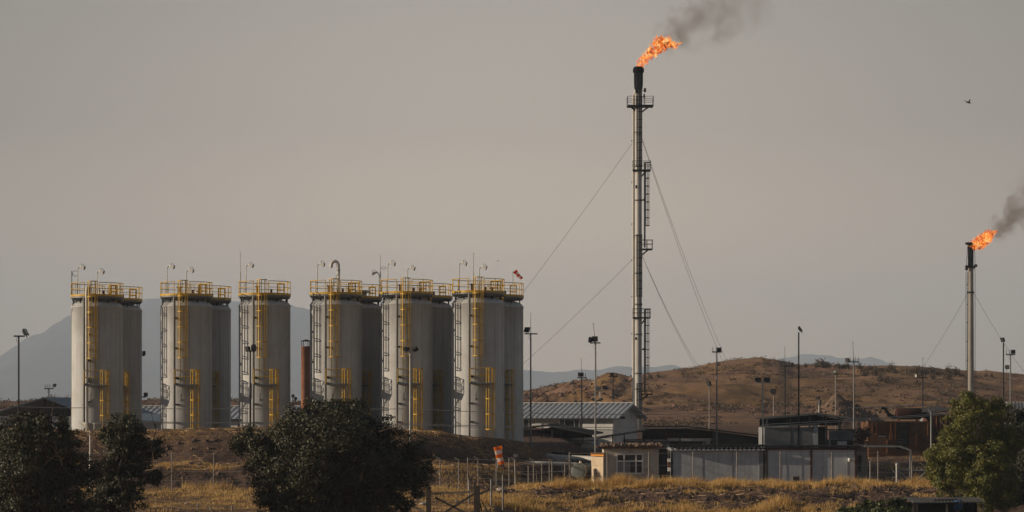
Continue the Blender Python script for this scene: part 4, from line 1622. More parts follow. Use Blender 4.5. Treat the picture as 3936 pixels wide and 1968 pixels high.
light_pole(2307, 1502, 300, 'low light pole with two spread dark floodlights on the rocky slope', (2298, 2318, 1502), [(2300, 1492, 0.62, 0.40, (-0.3, -0.8, 0.5)), (2325, 1490, 0.62, 0.42, (0.4, -0.8, 0.4))], mat='galv', cable=False)
light_pole(2295, 1545, 275, 'short pole with two wing-like floodlights over the white house ridge', (2280, 2310, 1540), [(2281, 1534, 0.5, 0.22, (-0.5, 0.4, 0.8)), (2310, 1534, 0.5, 0.22, (0.5, 0.4, 0.8))], cable=False)
light_pole(2222, 1552, 272, 'short pole with two small floodlights just above the white house ridge', (2212, 2234, 1551), [(2212, 1545, 0.4, 0.3, (-0.4, 0.5, 0.7)), (2233, 1545, 0.4, 0.3, (0.4, -0.5, 0.5), 'lens_pale')], cable=False)
light_pole(2727, 1483, 236, 'pale pole with a single drooping floodlight in front of the brown hill', (2719, 2737, 1483), [(2724, 1474, 0.52, 0.40, (-0.75, -0.4, -0.35))], mat='post', cable=False)
light_pole(2755, 1353, 208, 'tall pole with a three-pronged arm in front of the brown hill', (2736, 2774, 1353), [(2763, 1344, 0.36, 0.34, (0.3, -0.9, -0.1))], prongs=(2740, 2753, 2772), mat='steel_grey')
light_pole(2932, 1470, 204, 'pale grey light pole with two square floodlights side by side', (2905, 2960, 1470), [(2914, 1459, 0.46, 0.32, (0, -0.85, 0.45)), (2948, 1459, 0.46, 0.32, (0, -0.85, 0.45))], mat='galv', cable=False)
light_pole(2974, 1515, 236, 'small pole with one square floodlight, right of the twin-lamp pole', (2962, 2984, 1514), [(2972, 1503, 0.55, 0.38, (-0.05, -0.9, 0.35))], mat='post', cable=False)
light_pole(3017, 1408, 240, 'dark pole with antenna and one floodlight hung right, over the grey canopy', (3001, 3036, 1407), [(3044, 1401, 0.34, 0.36, (0.7, -0.6, -0.2))], ant=1338, prongs=(3005, 3021, 3034))
light_pole(3070, 1277, 205, 'tallest dark pole at the right, topped by a single upturned floodlight', None, [(3077, 1264, 0.36, 0.50, (0.8, -0.1, 0.55))])
light_pole(3148, 1552, 228, 'short pole with a bent black street lamp over the grey canopy', None, [(3143, 1530, 0.42, 0.22, (-0.7, -0.4, -0.55)), (3149, 1545, 0.28, 0.4, (-0.6, -0.6, 0.1))], mat='galv', cable=False)
light_pole(3212, 1438, 255, 'thin pale pole with a small comb and lamp before the hill, behind the canopy', (3200, 3228, 1437), [(3208, 1429, 0.4, 0.3, (-0.2, -0.9, 0.1), 'lens_pale')], prongs=(3218, 3224), mat='post')
light_pole(3282, 1392, 222, 'dark pole with antenna and a floodlight hung left, near the gravel heap', (3264, 3302, 1391), [(3257, 1384, 0.36, 0.36, (-0.7, -0.6, -0.2))], ant=1320, ant_dx=-4, prongs=(3268, 3280, 3287, 3299), mat='steel_grey')
light_pole(3547, 1453, 256, 'dark pole with antenna and comb above the rusty silencer', (3529, 3566, 1452), [(3522, 1444, 0.34, 0.34, (-0.8, -0.5, -0.1), 'lens_pale')], ant=1379, prongs=(3534, 3542, 3550, 3558))
light_pole(3857, 1318, 230, 'tall dark pole with one drooping floodlight at the right edge', None, [(3853, 1306, 0.44, 0.42, (-0.75, -0.4, -0.35)), (3872, 1411, 0.42, 0.36, (0.5, -0.8, 0.1), 'lens_pale')])
light_pole(3884, 1363, 226, 'pole with a three-pronged arm, rightmost of all', (3866, 3903, 1363), [(3894, 1352, 0.40, 0.34, (0.3, -0.9, -0.1))], prongs=(3868, 3880, 3901), mat='steel_grey')
light_pole(347, 1652, 166, 'white pole with a cluster of pale floodlights rising between the left trees', (322, 384, 1648), [(327, 1637, 0.44, 0.44, (-0.6, -0.75, -0.2), 'lens_pale', 'lamp_pale'), (349, 1639, 0.46, 0.52, (0, -0.9, -0.2), 'lens_pale', 'lamp_pale'), (376, 1638, 0.56, 0.42, (0.5, -0.8, -0.2), 'lens_pale', 'lamp_pale')], mat='white_pipe')
light_pole(541, 1362, 214, 'upper floodlight peeping from behind the leftmost pair of tanks', (541, 556, 1366), [(553, 1357, 0.3, 0.34, (0.7, -0.6, 0))], cable=False)
light_pole(538, 1524, 216, 'lower floodlight peeping from behind the leftmost pair of tanks', (538, 560, 1526), [(560, 1517, 0.36, 0.34, (0.6, -0.7, 0))], cable=False)


# ------------------------------------------------------------------ buildings
def gable_house(name, label, c, length, width, zb, wall_h, rise, ang, eave=0.5, wallm='pale_wall', roofm='roof_sheet', windows=(), pitch=0.55, depth=0.10, gable_over=0.45, ridge=True):
    """c = front-right wall corner (x, y); the long side faces the camera; ang = degrees the right end swings towards the camera"""
    a = R_(ang)
    du = Vector((math.cos(a), -math.sin(a), 0))
    dn = Vector((math.sin(a), math.cos(a), 0))
    c = Vector((c[0], c[1], 0))
    root = thing(name, label, 'building', (c.x, c.y, zb))

    def W(u, n, z):       # u to the right along the wall from the right corner (negative = left), n back
        return c + du * u + dn * n + Vector((0, 0, zb + z))
    mb = MB()
    h = wall_h
    prof = [(0, -0.5), (0, h), (width / 2, h + rise), (width, h), (width, -0.5)]
    mb.prism([W(0, n, z - 0.06 if z > 0 else z) for n, z in prof], -du * length)
    wl = mb.build('wall', M[wallm], root)
    slope = math.atan2(rise, width / 2)
    s = Vector((0, 0, 1))
    up = (dn * math.cos(slope) + s * math.sin(slope))
    nrm = (-dn * math.sin(slope) + s * math.cos(slope))
    half = (width / 2 + eave) / math.cos(slope)
    mb = MB()
    p0 = W(-length - gable_over, -eave, h - eave * math.tan(slope))
    mb.corr(p0, du, up * half, length + 2 * gable_over, pitch, depth, nrm, 0.05)
    up2 = (-dn * math.cos(slope) + s * math.sin(slope))
    nr2 = (dn * math.sin(slope) + s * math.cos(slope))
    p1 = W(gable_over, width + eave, h - eave * math.tan(slope))
    mb.corr(p1, -du, up2 * (half - 0.01), length + 2 * gable_over, pitch, depth, nr2, 0.05)
    rf = mb.build('roof', M[roofm], root)
    if ridge:
        mb = MB()
        q0, q1 = W(-length - gable_over, width / 2, h + rise + depth + 0.02), W(gable_over, width / 2, h + rise + depth + 0.02)
        mb.beam(q0, q1, 0.3, 0.06)
        mb.build('ridge_cap', M['pale_wall'], rf)
    mb = MB()
    for n in (-eave, width / 2, width + eave):
        pass
    mb.beam(W(-length - gable_over, -eave - 0.03, h - eave * math.tan(slope) - 0.06), W(gable_over, -eave - 0.03, h - eave * math.tan(slope) - 0.06), 0.09, 0.14)
    mb.build('gutter', M['steel_dark'], rf)
    for (u, z, ww, hh, cols) in windows:
        mb = MB()
        t = 0.07
        for zz in (z, z + hh):
            mb.beam(W(u, -0.05, zz), W(u + ww, -0.05, zz), 0.1, t)
        xs = [u] + [u + ww * k for k in cols] + [u + ww]
        for q in xs:
            mb.beam(W(q, -0.05, z - t / 2), W(q, -0.05, z + hh + t / 2), 0.09, t)
        wf = mb.build('window', M['frame_white'], root)
        mb = MB()
        mb.prism([W(u, -0.012, z), W(u + ww, -0.012, z), W(u + ww, -0.012, z + hh), W(u, -0.012, z + hh)], -dn * 0.015)
        mb.build('pane', M['glass'], wf)
    return root, W, du, dn


# long white house behind, right of the tanks
Yh = 252.0
cH = (X_(2357, Yh), Yh)
zbH = Z_(1704, Yh)
wh = Z_(1597, Yh) - zbH
H1, WH, duH, dnH = gable_house('long_house', 'long white house with a striped ribbed metal roof right of the tanks', cH, 19.0, 6.4, zbH, wh, 1.12, 24, eave=0.75, gable_over=0.9, pitch=0.54, depth=0.13,
                               windows=[(-5.6, 1.42, 2.05, 0.95, (0.25, 0.76)), (-11.3, 1.25, 2.4, 1.05, (0.3, 0.75))])
mb = MB()
mb.box(-0.05, 0.05, -0.05, 0.05, 0, 1)
# wall lamp, louvre and corner strip
mb = MB().beam(WH(1.2 * 0 + 0.02, 1.9, 2.55), WH(0.45, 1.75, 2.45), 0.28, 0.22)
mb.beam(WH(0.0, 2.0, 2.75), WH(0.3, 2.0, 2.75), 0.08, 0.08)
mb.build('wall_lamp', M['steel_dark'], H1)
mb = MB()
for k in range(7):
    mb.beam(WH(-8.15, -0.06, 1.50 + k * 0.09), WH(-7.55, -0.06, 1.50 + k * 0.09), 0.1, 0.05)
mb.beam(WH(-8.2, -0.05, 1.42), WH(-8.2, -0.05, 2.12), 0.12, 0.06)
mb.beam(WH(-7.5, -0.05, 1.42), WH(-7.5, -0.05, 2.12), 0.12, 0.06)
mb.build('louvre', M['frame_white'], H1)
mb = MB().beam(WH(0.0, -0.03, 0), WH(0.0, -0.03, wh - 0.1), 0.12, 0.12)
mb.build('corner_trim', M['frame_white'], H1)

# the same kind of house behind the gap between the first tanks
Y2 = 262.0
H2, W2, _, _ = gable_house('long_house', 'ribbed metal roofed white building behind the gaps between the left tanks', (X_(1100, Y2), Y2), 21.5, 6.4, Z_(1652, Y2), Z_(1603, Y2) - Z_(1652, Y2), 1.05, 14, eave=0.6, pitch=0.62, depth=0.09,
                           windows=[(-5.2, 0.25, 0.5, 0.9, ())])
# lower blue-grey roofed shed in front of it
Y3 = 244.0
root = thing('low_shed', 'low shed with a plain blue grey roof between the first two pairs of tanks', 'shed', (X_(590, Y3), Y3, Z_(1662, Y3)))
mb = MB()
x0, x1 = X_(440, Y3), X_(655, Y3)
mb.box(x0, x1, Y3 + 0.4, Y3 + 4.5, Z_(1680, Y3), Z_(1622, Y3))
mb.build('wall', M['pale_wall'], root)
mb = MB()
mb.prism([(x0 - 0.3, Y3 - 0.1, Z_(1610, Y3)), (x1 + 0.3, Y3 - 0.1, Z_(1622, Y3)), (x1 + 0.3, Y3 + 4.8, Z_(1594, Y3)), (x0 - 0.3, Y3 + 4.8, Z_(1584, Y3))], (0, 0, -0.10))
mb.build('roof', M['roof_blue'], root)
for px in (548, 596, 640):
    mb = MB().beam((X_(px, Y3), Y3 + 0.34, Z_(1665, Y3)), (X_(px, Y3), Y3 + 0.34, Z_(1626, Y3)), 0.1, 0.1)
    mb.build('post', M['steel_grey'], root)
# reddish roof glimpsed between the third and fourth tanks
Y4 = 285.0
root = thing('red_roofed_shed', 'small shed with a dull red roof in the gap between the third and fourth tanks', 'shed', (X_(1140, Y4), Y4, Z_(1625, Y4)))
mb = MB()
x0, x1 = X_(1095, Y4), X_(1220, Y4)
mb.box(x0 + 0.2, x1 - 0.2, Y4 + 0.3, Y4 + 4, Z_(1640, Y4), Z_(1572, Y4))
mb.build('wall', M['pale_wall'], root)
mb = MB()
mb.prism([(x0, Y4, Z_(1574, Y4)), (x1, Y4, Z_(1574, Y4)), (x1, Y4 + 4, Z_(1545, Y4)), (x0, Y4 + 4, Z_(1545, Y4))], (0, 0, -0.1))
mb.build('roof', M['rust_red'], root)
# brown chimney with its cap
Yc = 285.0
xc = X_(1175, Yc)
zb = g1(xc, Yc)
root = thing('chimney_stack', 'rust brown chimney with a capped top between the third and fourth tanks', 'chimney', (xc, Yc, zb))
rad = 17.5 * Yc / F
mb = MB()
mb.lathe([(rad * 1.03, 0), (rad, Z_(1335, Yc) - zb), (rad * 1.06, Z_(1335, Yc) - zb + 0.02), (rad * 1.06, Z_(1331, Yc) - zb), (rad * 0.8, Z_(1331, Yc) - zb), (rad * 0.8, Z_(1345, Yc) - zb)], c=(xc, Yc, zb), n=28)
mb.build('shaft', M['chimney'], root)
for k in range(4):
    a = k * math.pi / 2 + 0.6
    mb = MB().bar((xc + rad * math.cos(a), Yc + rad * math.sin(a), Z_(1333, Yc)), (xc + rad * math.cos(a), Yc + rad * math.sin(a), Z_(1311, Yc)), 0.035, 6)
    mb.build('cap_leg', M['steel_dark'], root)
mb = MB().lathe([(rad * 1.15, 0), (rad * 1.15, 0.05), (0.02, 0.22)], c=(xc, Yc, Z_(1312, Yc)), n=24)
mb.build('cap', M['steel_dark'], root)
Yb = 300.0
for px, t_, lab in ((1126, 1518, 'slim round-topped finial pole'), (1136, 1528, 'shorter finial pole')):
    x = X_(px, Yb)
    root = thing('vent_stub', lab + ' left of the brown chimney', 'vent pipe', (x, Yb, g1(x, Yb)))
    mb = MB().tube([(x, Yb, g1(x, Yb)), (x, Yb, Z_(t_ + 10, Yb))], 0.05, 8)
    mb.build('pipe', M['steel_dark'], root)
    mb = MB().lathe([(0.05, 0), (0.16, 0.12), (0.2, 0.3), (0.12, 0.42), (0.01, 0.45)], c=(x, Yb, Z_(t_ + 12, Yb)), n=10)
    mb.build('cowl', M['steel_dark'], root)

# dark gabled shed at the far left
Y5 = 246.0
root = thing('open_shed', 'open fronted gabled shed with dark inside at the far left', 'shed', (X_(120, Y5), Y5, Z_(1640, Y5)))
ax, az = X_(170, Y5), Z_(1531, Y5)
lx_, lz_ = X_(-60, Y5), Z_(1601, Y5)
rx_, rz_ = X_(350, Y5), Z_(1601, Y5)
bk = Vector((5.0, 11, 0))
mb = MB()
mb.prism([(lx_, Y5, lz_), (ax, Y5, az), (ax, Y5, az + 0.1), (lx_ - 0.1, Y5, lz_ + 0.1)], bk)
mb.prism([(ax, Y5, az), (rx_, Y5, rz_), (rx_ + 0.1, Y5, rz_ + 0.1), (ax, Y5, az + 0.1)], bk)
mb.build('roof', M['roof_blue'], root)
mb = MB()
mb.prism([Vector((lx_ + 0.4, Y5 + 9.0, Z_(1650, Y5))) + Vector((4, 0, 0)), Vector((rx_ - 0.3, Y5 + 9.0, Z_(1650, Y5))) + Vector((4, 0, 0)), Vector((rx_ - 0.3, Y5 + 9.0, lz_)) + Vector((4, 0, 0)), Vector((ax + 4.1, Y5 + 9, az - 0.1)), Vector((lx_ + 4.4, Y5 + 9.0, lz_))], (0, 0.15, 0))
mb.build('back_wall', M['dark_wall'], root)
mb = MB()
mb.box(lx_ + 0.3, rx_ - 0.3, Y5 + 0.3, Y5 + 0.5, Z_(1665, Y5), Z_(1600, Y5))
mb.build('front_wall', M['pale_wall'], root)
for px in (172, 258):
    mb = MB().beam((X_(px, Y5), Y5 + 0.2, Z_(1600, Y5)), (X_(px, Y5), Y5 + 0.2, Z_(1533 + abs(px - 170) * 0.38, Y5)), 0.14, 0.14)
    mb.build('post', M['steel_dark'], root)
for a, b in (((30, 1588), (310, 1588)), ((60, 1582), (170, 1570)), ((170, 1590), (250, 1560))):
    mb = MB().beam(P(a[0], a[1], Y5 + 0.35), P(b[0], b[1], Y5 + 0.35), 0.08, 0.1)
    mb.build('truss_bar', M['steel_dark'], root)
for px in (18, 62):
    mb = MB().box(X_(px - 16, Y5), X_(px + 16, Y5), Y5 + 0.27, Y5 + 0.31, Z_(1635, Y5), Z_(1607, Y5))
    mb.build('wall_panel', M['grey_wall'], root)

# open canopy in front of the white house
Y6 = 226.0
root = thing('canopy', 'low dark open canopy with a wide gabled roof in front of the white house', 'canopy', (X_(2130, Y6), Y6, g1(X_(2130, Y6), Y6)))
pk = P(2092, 1637, Y6)
lf = P(1975, 1655, Y6)
rg = P(2275, 1672, Y6 - 2)
bk = Vector((1.2, 6.5, 0.10))
mb = MB()
mb.prism([lf, pk, pk + Vector((0, 0, 0.12)), lf + Vector((0, 0, 0.12))], bk)
mb.prism([pk, rg, rg + Vector((0, 0, 0.12)), pk + Vector((0, 0, 0.12))], bk)
mb.build('roof', M['roof_dark'], root)
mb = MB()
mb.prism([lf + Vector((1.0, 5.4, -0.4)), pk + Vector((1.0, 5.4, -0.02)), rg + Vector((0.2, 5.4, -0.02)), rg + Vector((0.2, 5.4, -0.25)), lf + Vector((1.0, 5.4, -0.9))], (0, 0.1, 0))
mb.build('gable_shade_sheet', M['char_shade'], root)  # black sheet added to paint the shadowed space under the roof
for px, t_, yy in ((2082, 1648, 0.3), (2100, 1645, 0.6), (2122, 1648, 0.4), (2165, 1660, 1.0), (2012, 1655, 0.3), (2240, 1672, 2.0)):
    z0 = g1(X_(px, Y6 + yy), Y6 + yy) - 0.1
    mb = MB().tube([(X_(px, Y6 + yy), Y6 + yy, z0), (X_(px, Y6 + yy), Y6 + yy, Z_(t_, Y6 + yy))], 0.06, 8)
    mb.build('post', M['galv'] if px == 2122 else M['steel_dark'], root)
mb = MB().box(X_(1985, Y6), X_(2120, Y6), Y6 + 5.0, Y6 + 5.2, Z_(1720, Y6), Z_(1653, Y6))
mb.build('back_wall', M['dark_wall'], root)
mb = MB().box(X_(1990, Y6), X_(2072, Y6), Y6 + 1.2, Y6 + 1.4, Z_(1686, Y6), Z_(1681, Y6))
mb.build('counter', M['grey_wall'], root)
mb = MB()
for k in range(5):
    z = Z_(1712 - k * 5, Y6 + 1)
    mb.lathe([(0.04, 0), (0.2 - 0.02 * (k % 2), 0.0), (0.24 - 0.03 * (k % 2), 0.06), (0.2, 0.11), (0.04, 0.11)], c=(X_(2072, Y6), Y6 + 0.9, z), n=12)
tag(mb.build('pipe_roll', M['white_pipe']), 'white ribbed hose stack standing under the dark canopy', 'hose stack')
root = thing('white_table', 'pale flat bench top under the right side of the dark canopy', 'bench', (X_(2150, Y6), Y6 + 1.5, g1(X_(2150, Y6), Y6)))
mb = MB().beam(P(2138, 1694, Y6 + 1.5), P(2182, 1688, Y6 + 1.5), 0.8, 0.10)
mb.build('top', M['pale_wall'], root)
for px, rr_ in ((2140, 1695), (2178, 1690)):
    for dy in (-0.3, 0.3):
        p = P(px, rr_, Y6 + 1.5 + dy)
        mb = MB().beam((p.x, p.y, g1(p.x, p.y) - 0.1), p, 0.07, 0.07)
        mb.build('leg', M['steel_dark'], root)
# metal railing in front of the white house
Yr = 236.0
root = thing('picket_railing', 'pale picket railing in front of the white house wall', 'railing', (X_(2300, Yr), Yr, g1(X_(2300, Yr), Yr)))
for row in (1652, 1683):
    mb = MB().beam(P(2190, row, Yr), P(2365, row, Yr), 0.05, 0.06)
    mb.build('rail', M['galv'], root)
mb = MB()
for k in range(46):
    px = 2190 + k * 3.9
    mb.beam(P(px, 1692, Yr), P(px, 1650, Yr), 0.035, 0.025)
mb.build('picket', M['galv'], root, kind='stuff')
Yr = 214.0
root = thing('scrap_rack', 'dark rack of upright steel bars on the ground below the white house', 'rack', (X_(2270, Yr), Yr, g1(X_(2270, Yr), Yr)))
for row in (1692, 1712, 1734):
    MB().beam(P(2190, row, Yr), P(2300, row + 1, Yr), 0.08, 0.07).build('rail', M['steel_dark'], root)
for k in range(12):
    px = 2236 + k * 5.5
    mb = MB().beam(P(px, 1736, Yr - 0.1), P(px, 1707 + (k % 3), Yr - 0.1), 0.09, 0.05)
    mb.build('bar', M['steel_grey'], root)
MB().box(X_(2192, Yr), X_(2230, Yr), Yr + 0.3, Yr + 0.9, Z_(1738, Yr), Z_(1700, Yr)).build('bin', M['dark_wall'], root)

# long corrugated shed with rusty doors
Y7 = 220.0
root = thing('workshop', 'long low dark workshop with a shallow gable and rusty red doors', 'building', (X_(2640, Y7), Y7, g1(X_(2640, Y7), Y7)))
D7 = 7.0
mb = MB()
zlow = Z_(1720, Y7)
mb.prism([P(2740, 1720, Y7), P(2932, 1720, Y7), P(2932, 1682, Y7), P(2740, 1657, Y7)], (0, D7, 0))
mb.build('dark_wall', M['dark_wall'], root)
mb = MB()
for k in range(33):
    px = 2744 + k * 5.7
    mb.box(X_(px, Y7), X_(px + 2.4, Y7), Y7 - 0.05, Y7 - 0.002, zlow, Z_(1660 + (px - 2740) * 0.128, Y7))
mb.build('sheet_rib', M['dark_wall'], root, kind='stuff')
mb = MB()
mb.prism([P(2480, 1720, Y7 + 1.5), P(2740, 1720, Y7 + 1.5), P(2740, 1656, Y7 + 1.5), P(2650, 1648, Y7 + 1.5), P(2480, 1650, Y7 + 1.5)], (0, D7 - 1.5, 0))
mb.build('inner_wall', M['dark_wall'], root)
mb = MB()
k1 = Vector((0.0, D7 + 0.6, 0.0))
t_ = Vector((0, 0, 0.10))
for a, b in ((P(2470, 1646, Y7 - 0.3), P(2645, 1642, Y7 - 0.3)), (P(2645, 1642, Y7 - 0.3), P(2940, 1678, Y7 - 0.3)), (P(2305, 1686, Y7 - 0.3), P(2478, 1658, Y7 - 0.3))):
    mb.prism([a, b, b + t_, a + t_], k1)
mb.build('roof', M['roof_dark'], root)
mb = MB().beam(P(2474, 1639, Y7 + 0.5), P(2648, 1638, Y7 + 0.5), 0.5, 0.10)
mb.build('ridge_cap', M['rust_red'], root)
for k, px in enumerate((2560, 2592, 2624, 2656, 2690, 2718)):
    mb = MB().box(X_(px, Y7) + 0.02, X_(px + 30, Y7) - 0.02, Y7 + 1.36, Y7 + 1.44, Z_(1688, Y7), Z_(1664, Y7))
    for q in range(3):
        mb.box(X_(px + 5 + q * 9, Y7), X_(px + 7 + q * 9, Y7), Y7 + 1.31, Y7 + 1.358, Z_(1687, Y7), Z_(1665, Y7))
    mb.build('door', M['rust_red'], root)
mb = MB()
mb.box(X_(2398, Y7), X_(2742, Y7), Y7 + 0.9, Y7 + 1.2, Z_(1722, Y7), Z_(1688, Y7))
mb.build('low_wall', M['grey_wall'], root)
mb = MB().beam(P(2565, 1690, Y7 + 0.7), P(2740, 1690, Y7 + 0.7), 0.3, 0.22)
mb.beam(P(2722, 1693, Y7 + 0.72), P(2722, 1722, Y7 + 0.72), 0.3, 0.28)
mb.beam(P(2400, 1692, Y7 + 0.7), P(2560, 1694, Y7 + 0.7), 0.2, 0.08)
mb.build('lintel', M['pale_wall'], root)
mb = MB().box(X_(2580, Y7), X_(2702, Y7), Y7 + 0.83, Y7 + 0.895, Z_(1716, Y7), Z_(1698, Y7))
mb.build('window', M['glass'], root)
for px, t_ in ((2476, 1652), (2506, 1663), (2614, 1656), (2740, 1655), (2400, 1670), (2355, 1678)):
    mb = MB().beam((X_(px, Y7), Y7 + 0.1, zlow), (X_(px, Y7), Y7 + 0.1, Z_(t_, Y7)), 0.10, 0.10)
    mb.build('post', M['steel_dark'], root)

# grey block building under its own gabled canopy
Y8 = 212.0
root = thing('block_building', 'plain grey walled building under a wide dark gabled canopy', 'building', (X_(3050, Y8), Y8, g1(X_(3050, Y8), Y8)))
mb = MB()
mb.box(X_(2938, Y8), X_(3143, Y8), Y8, Y8 + 5, Z_(1722, Y8), Z_(1643, Y8))
mb.build('wall', M['grey_wall'], root)
mb = MB().box(X_(3145, Y8), X_(3190, Y8), Y8 + 1.6, Y8 + 5, Z_(1722, Y8), Z_(1640, Y8))
mb.build('side_wall', M['dark_wall'], root)
mb = MB().box(X_(3128, Y8), X_(3144, Y8), Y8 - 0.05, Y8 - 0.004, Z_(1721, Y8), Z_(1634, Y8))
mb.build('pilaster', M['panel'], root)
mb = MB().beam(P(2936, 1640, Y8 - 0.05), P(3150, 1634, Y8 - 0.05), 0.14, 0.10)
mb.build('wall_cap', M['panel'], root)
pk, lf, rg = P(3145, 1593, Y8 - 1.2), P(2918, 1612, Y8 - 1.2), P(3278, 1613, Y8 - 1.2)
k1 = Vector((0.4, 7.2, 0.0))
t_ = Vector((0, 0, 0.13))
mb = MB()
mb.prism([lf, pk, pk + t_, lf + t_], k1)
mb.prism([pk, rg, rg + t_, pk + t_], k1)
mb.build('canopy_roof', M['roof_dark'], root)
mb = MB()
mb.beam(lf + Vector((0, -0.05, 0.07)), pk + Vector((0, -0.05, 0.07)), 0.08, 0.16)
mb.beam(pk + Vector((0, -0.05, 0.07)), rg + Vector((0, -0.05, 0.07)), 0.08, 0.16)
mb.build('fascia', M['steel_grey'], root)
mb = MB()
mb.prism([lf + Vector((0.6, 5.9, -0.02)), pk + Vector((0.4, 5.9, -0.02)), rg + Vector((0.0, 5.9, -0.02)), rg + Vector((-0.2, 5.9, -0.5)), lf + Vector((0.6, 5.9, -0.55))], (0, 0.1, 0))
mb.build('gable_shade_sheet', M['char_shade'], root)  # added black backing, paints the shade beneath this canopy
mb = MB().beam(P(2935, 1630, Y8 - 0.6), P(3200, 1618, Y8 - 0.6), 0.12, 0.12)
mb.build('tie_beam', M['steel_dark'], root)
for px, t_, w_ in ((2950, 1612, 0.12), (3113, 1600, 0.16), (3176, 1601, 0.14), (3229, 1607, 0.2), (3040, 1606, 0.1)):
    mb = MB().beam((X_(px, Y8), Y8 + 0.3, Z_(1722, Y8) if px > 3150 else Z_(1643, Y8)), (X_(px, Y8), Y8 + 0.3, Z_(t_, Y8)), w_, w_)
    mb.build('post', M['steel_grey'], root)
for px in (3040, 3070):
    mb = MB().box(X_(px, Y8) - 0.02, X_(px, Y8) + 0.02, Y8 - 0.02, Y8 - 0.003, Z_(1721, Y8), Z_(1648, Y8))
    mb.build('wall_joint', M['steel_dark'], root)
# small corrugated cabin
Y9 = 205.0
root = thing('corrugated_cabin', 'small cabin with an upright ribbed fascia right of the grey building', 'cabin', (X_(3235, Y9), Y9, g1(X_(3235, Y9), Y9)))
mb = MB()
mb.corr((X_(3186, Y9), Y9, Z_(1691, Y9)), Vector((1, 0, 0)), Vector((0, 0, Z_(1655, Y9) - Z_(1691, Y9))), X_(3284, Y9) - X_(3186, Y9), 0.12, 0.045, Vector((0, -1, 0)), 0.05)
mb.build('fascia', M['corr'], root)
mb = MB().box(X_(3184, Y9), X_(3288, Y9), Y9 - 0.1, Y9 + 3, Z_(1654, Y9), Z_(1650, Y9))
mb.build('roof', M['roof_dark'], root)
mb = MB().box(X_(3190, Y9), X_(3282, Y9), Y9 + 0.2, Y9 + 2.8, Z_(1722, Y9), Z_(1692, Y9))
mb.build('wall', M['dark_wall'], root)
mb = MB().box(X_(3220, Y9), X_(3255, Y9), Y9 + 0.13, Y9 + 0.19, Z_(1722, Y9), Z_(1696, Y9))
mb.build('panel', M['panel'], root)
for px in (3189, 3283):
    mb = MB().beam((X_(px, Y9), Y9 + 0.1, Z_(1722, Y9)), (X_(px, Y9), Y9 + 0.1, Z_(1692, Y9)), 0.1, 0.1)
    mb.build('post', M['galv'], root)


M['rust_sunlit'] = paint('sunlit_rust', (0.19, 0.078, 0.028), 0.8, var=0.3, scale=3)  # lighter copy of the rust, paints sunlight onto the enclosure ribs
M['drum'] = paint('dark_rust', (0.05, 0.021, 0.016), 0.85, var=0.35, scale=2, spec=0.15)
# rusty generator enclosures with silencers
def enclosure(px0, px1, top, bot, Y, label, ribs, louvre=None, depth=5.0, mat='rust'):
    x0, x1 = X_(px0, Y), X_(px1, Y)
    root = thing('generator_enclosure', label, 'enclosure', ((x0 + x1) / 2, Y, Z_(bot, Y)))
    mb = MB().box(x0, x1, Y, Y + depth, Z_(bot, Y), Z_(top, Y))
    b = mb.build('body', M[mat], root)
    mb = MB()
    mb.beam((x0 - 0.05, Y - 0.04, Z_(top, Y)), (x1 + 0.05, Y - 0.04, Z_(top, Y)), 0.14, 0.14)
    mb.build('top_rail', M['rust'], root)
    for px, a, c_ in ribs:
        mb = MB().box(X_(px, Y) - 0.045, X_(px, Y) + 0.045, Y - 0.13, Y - 0.003, Z_(c_, Y), Z_(a, Y))
        mb.build('rib', M['rust_sunlit'], root)
    if louvre:
        a, b_, t_, l_ = louvre
        mb = MB().box(X_(a, Y), X_(b_, Y), Y - 0.03, Y - 0.004, Z_(l_, Y), Z_(t_, Y))
        fr = mb.build('louvre', M['char_shade'], root)
        n = 11
        for k in range(n):
            z = Z_(t_, Y) + (Z_(l_, Y) - Z_(t_, Y)) * (k + 0.5) / n
            mb = MB().prism([(X_(a, Y) + 0.06, Y - 0.05, z), (X_(a, Y) + 0.06, Y - 0.16, z - 0.09), (X_(a, Y) + 0.06, Y - 0.16, z - 0.12), (X_(a, Y) + 0.06, Y - 0.05, z - 0.03)], (X_(b_, Y) - X_(a, Y) - 0.12, 0, 0))
            mb.build('slat', M['steel_dark'], fr)
    return root


YE = 226.0
E1 = enclosure(3338, 3583, 1622, 1768, YE, 'large rusty brown generator enclosure with a black louvre', [(3353, 1625, 1660), (3368, 1625, 1672), (3424, 1625, 1690), (3441, 1625, 1690), (3420, 1665, 1690), (3429, 1665, 1690), (3566, 1625, 1675), (3521, 1666, 1715), (3410, 1690, 1740)], (3447, 3494, 1624, 1716))
mb = MB().box(X_(3378, YE), X_(3408, YE), YE - 0.03, YE - 0.004, Z_(1680, YE), Z_(1674, YE))
mb.build('plate', M['grey_wall'], E1)
E2 = enclosure(3582, 3720, 1594, 1768, YE + 5, 'second rusty enclosure half hidden by the bright green tree', [(3600, 1598, 1660), (3614, 1598, 1660), (3632, 1598, 1690), (3650, 1598, 1690)], mat='rust_red')


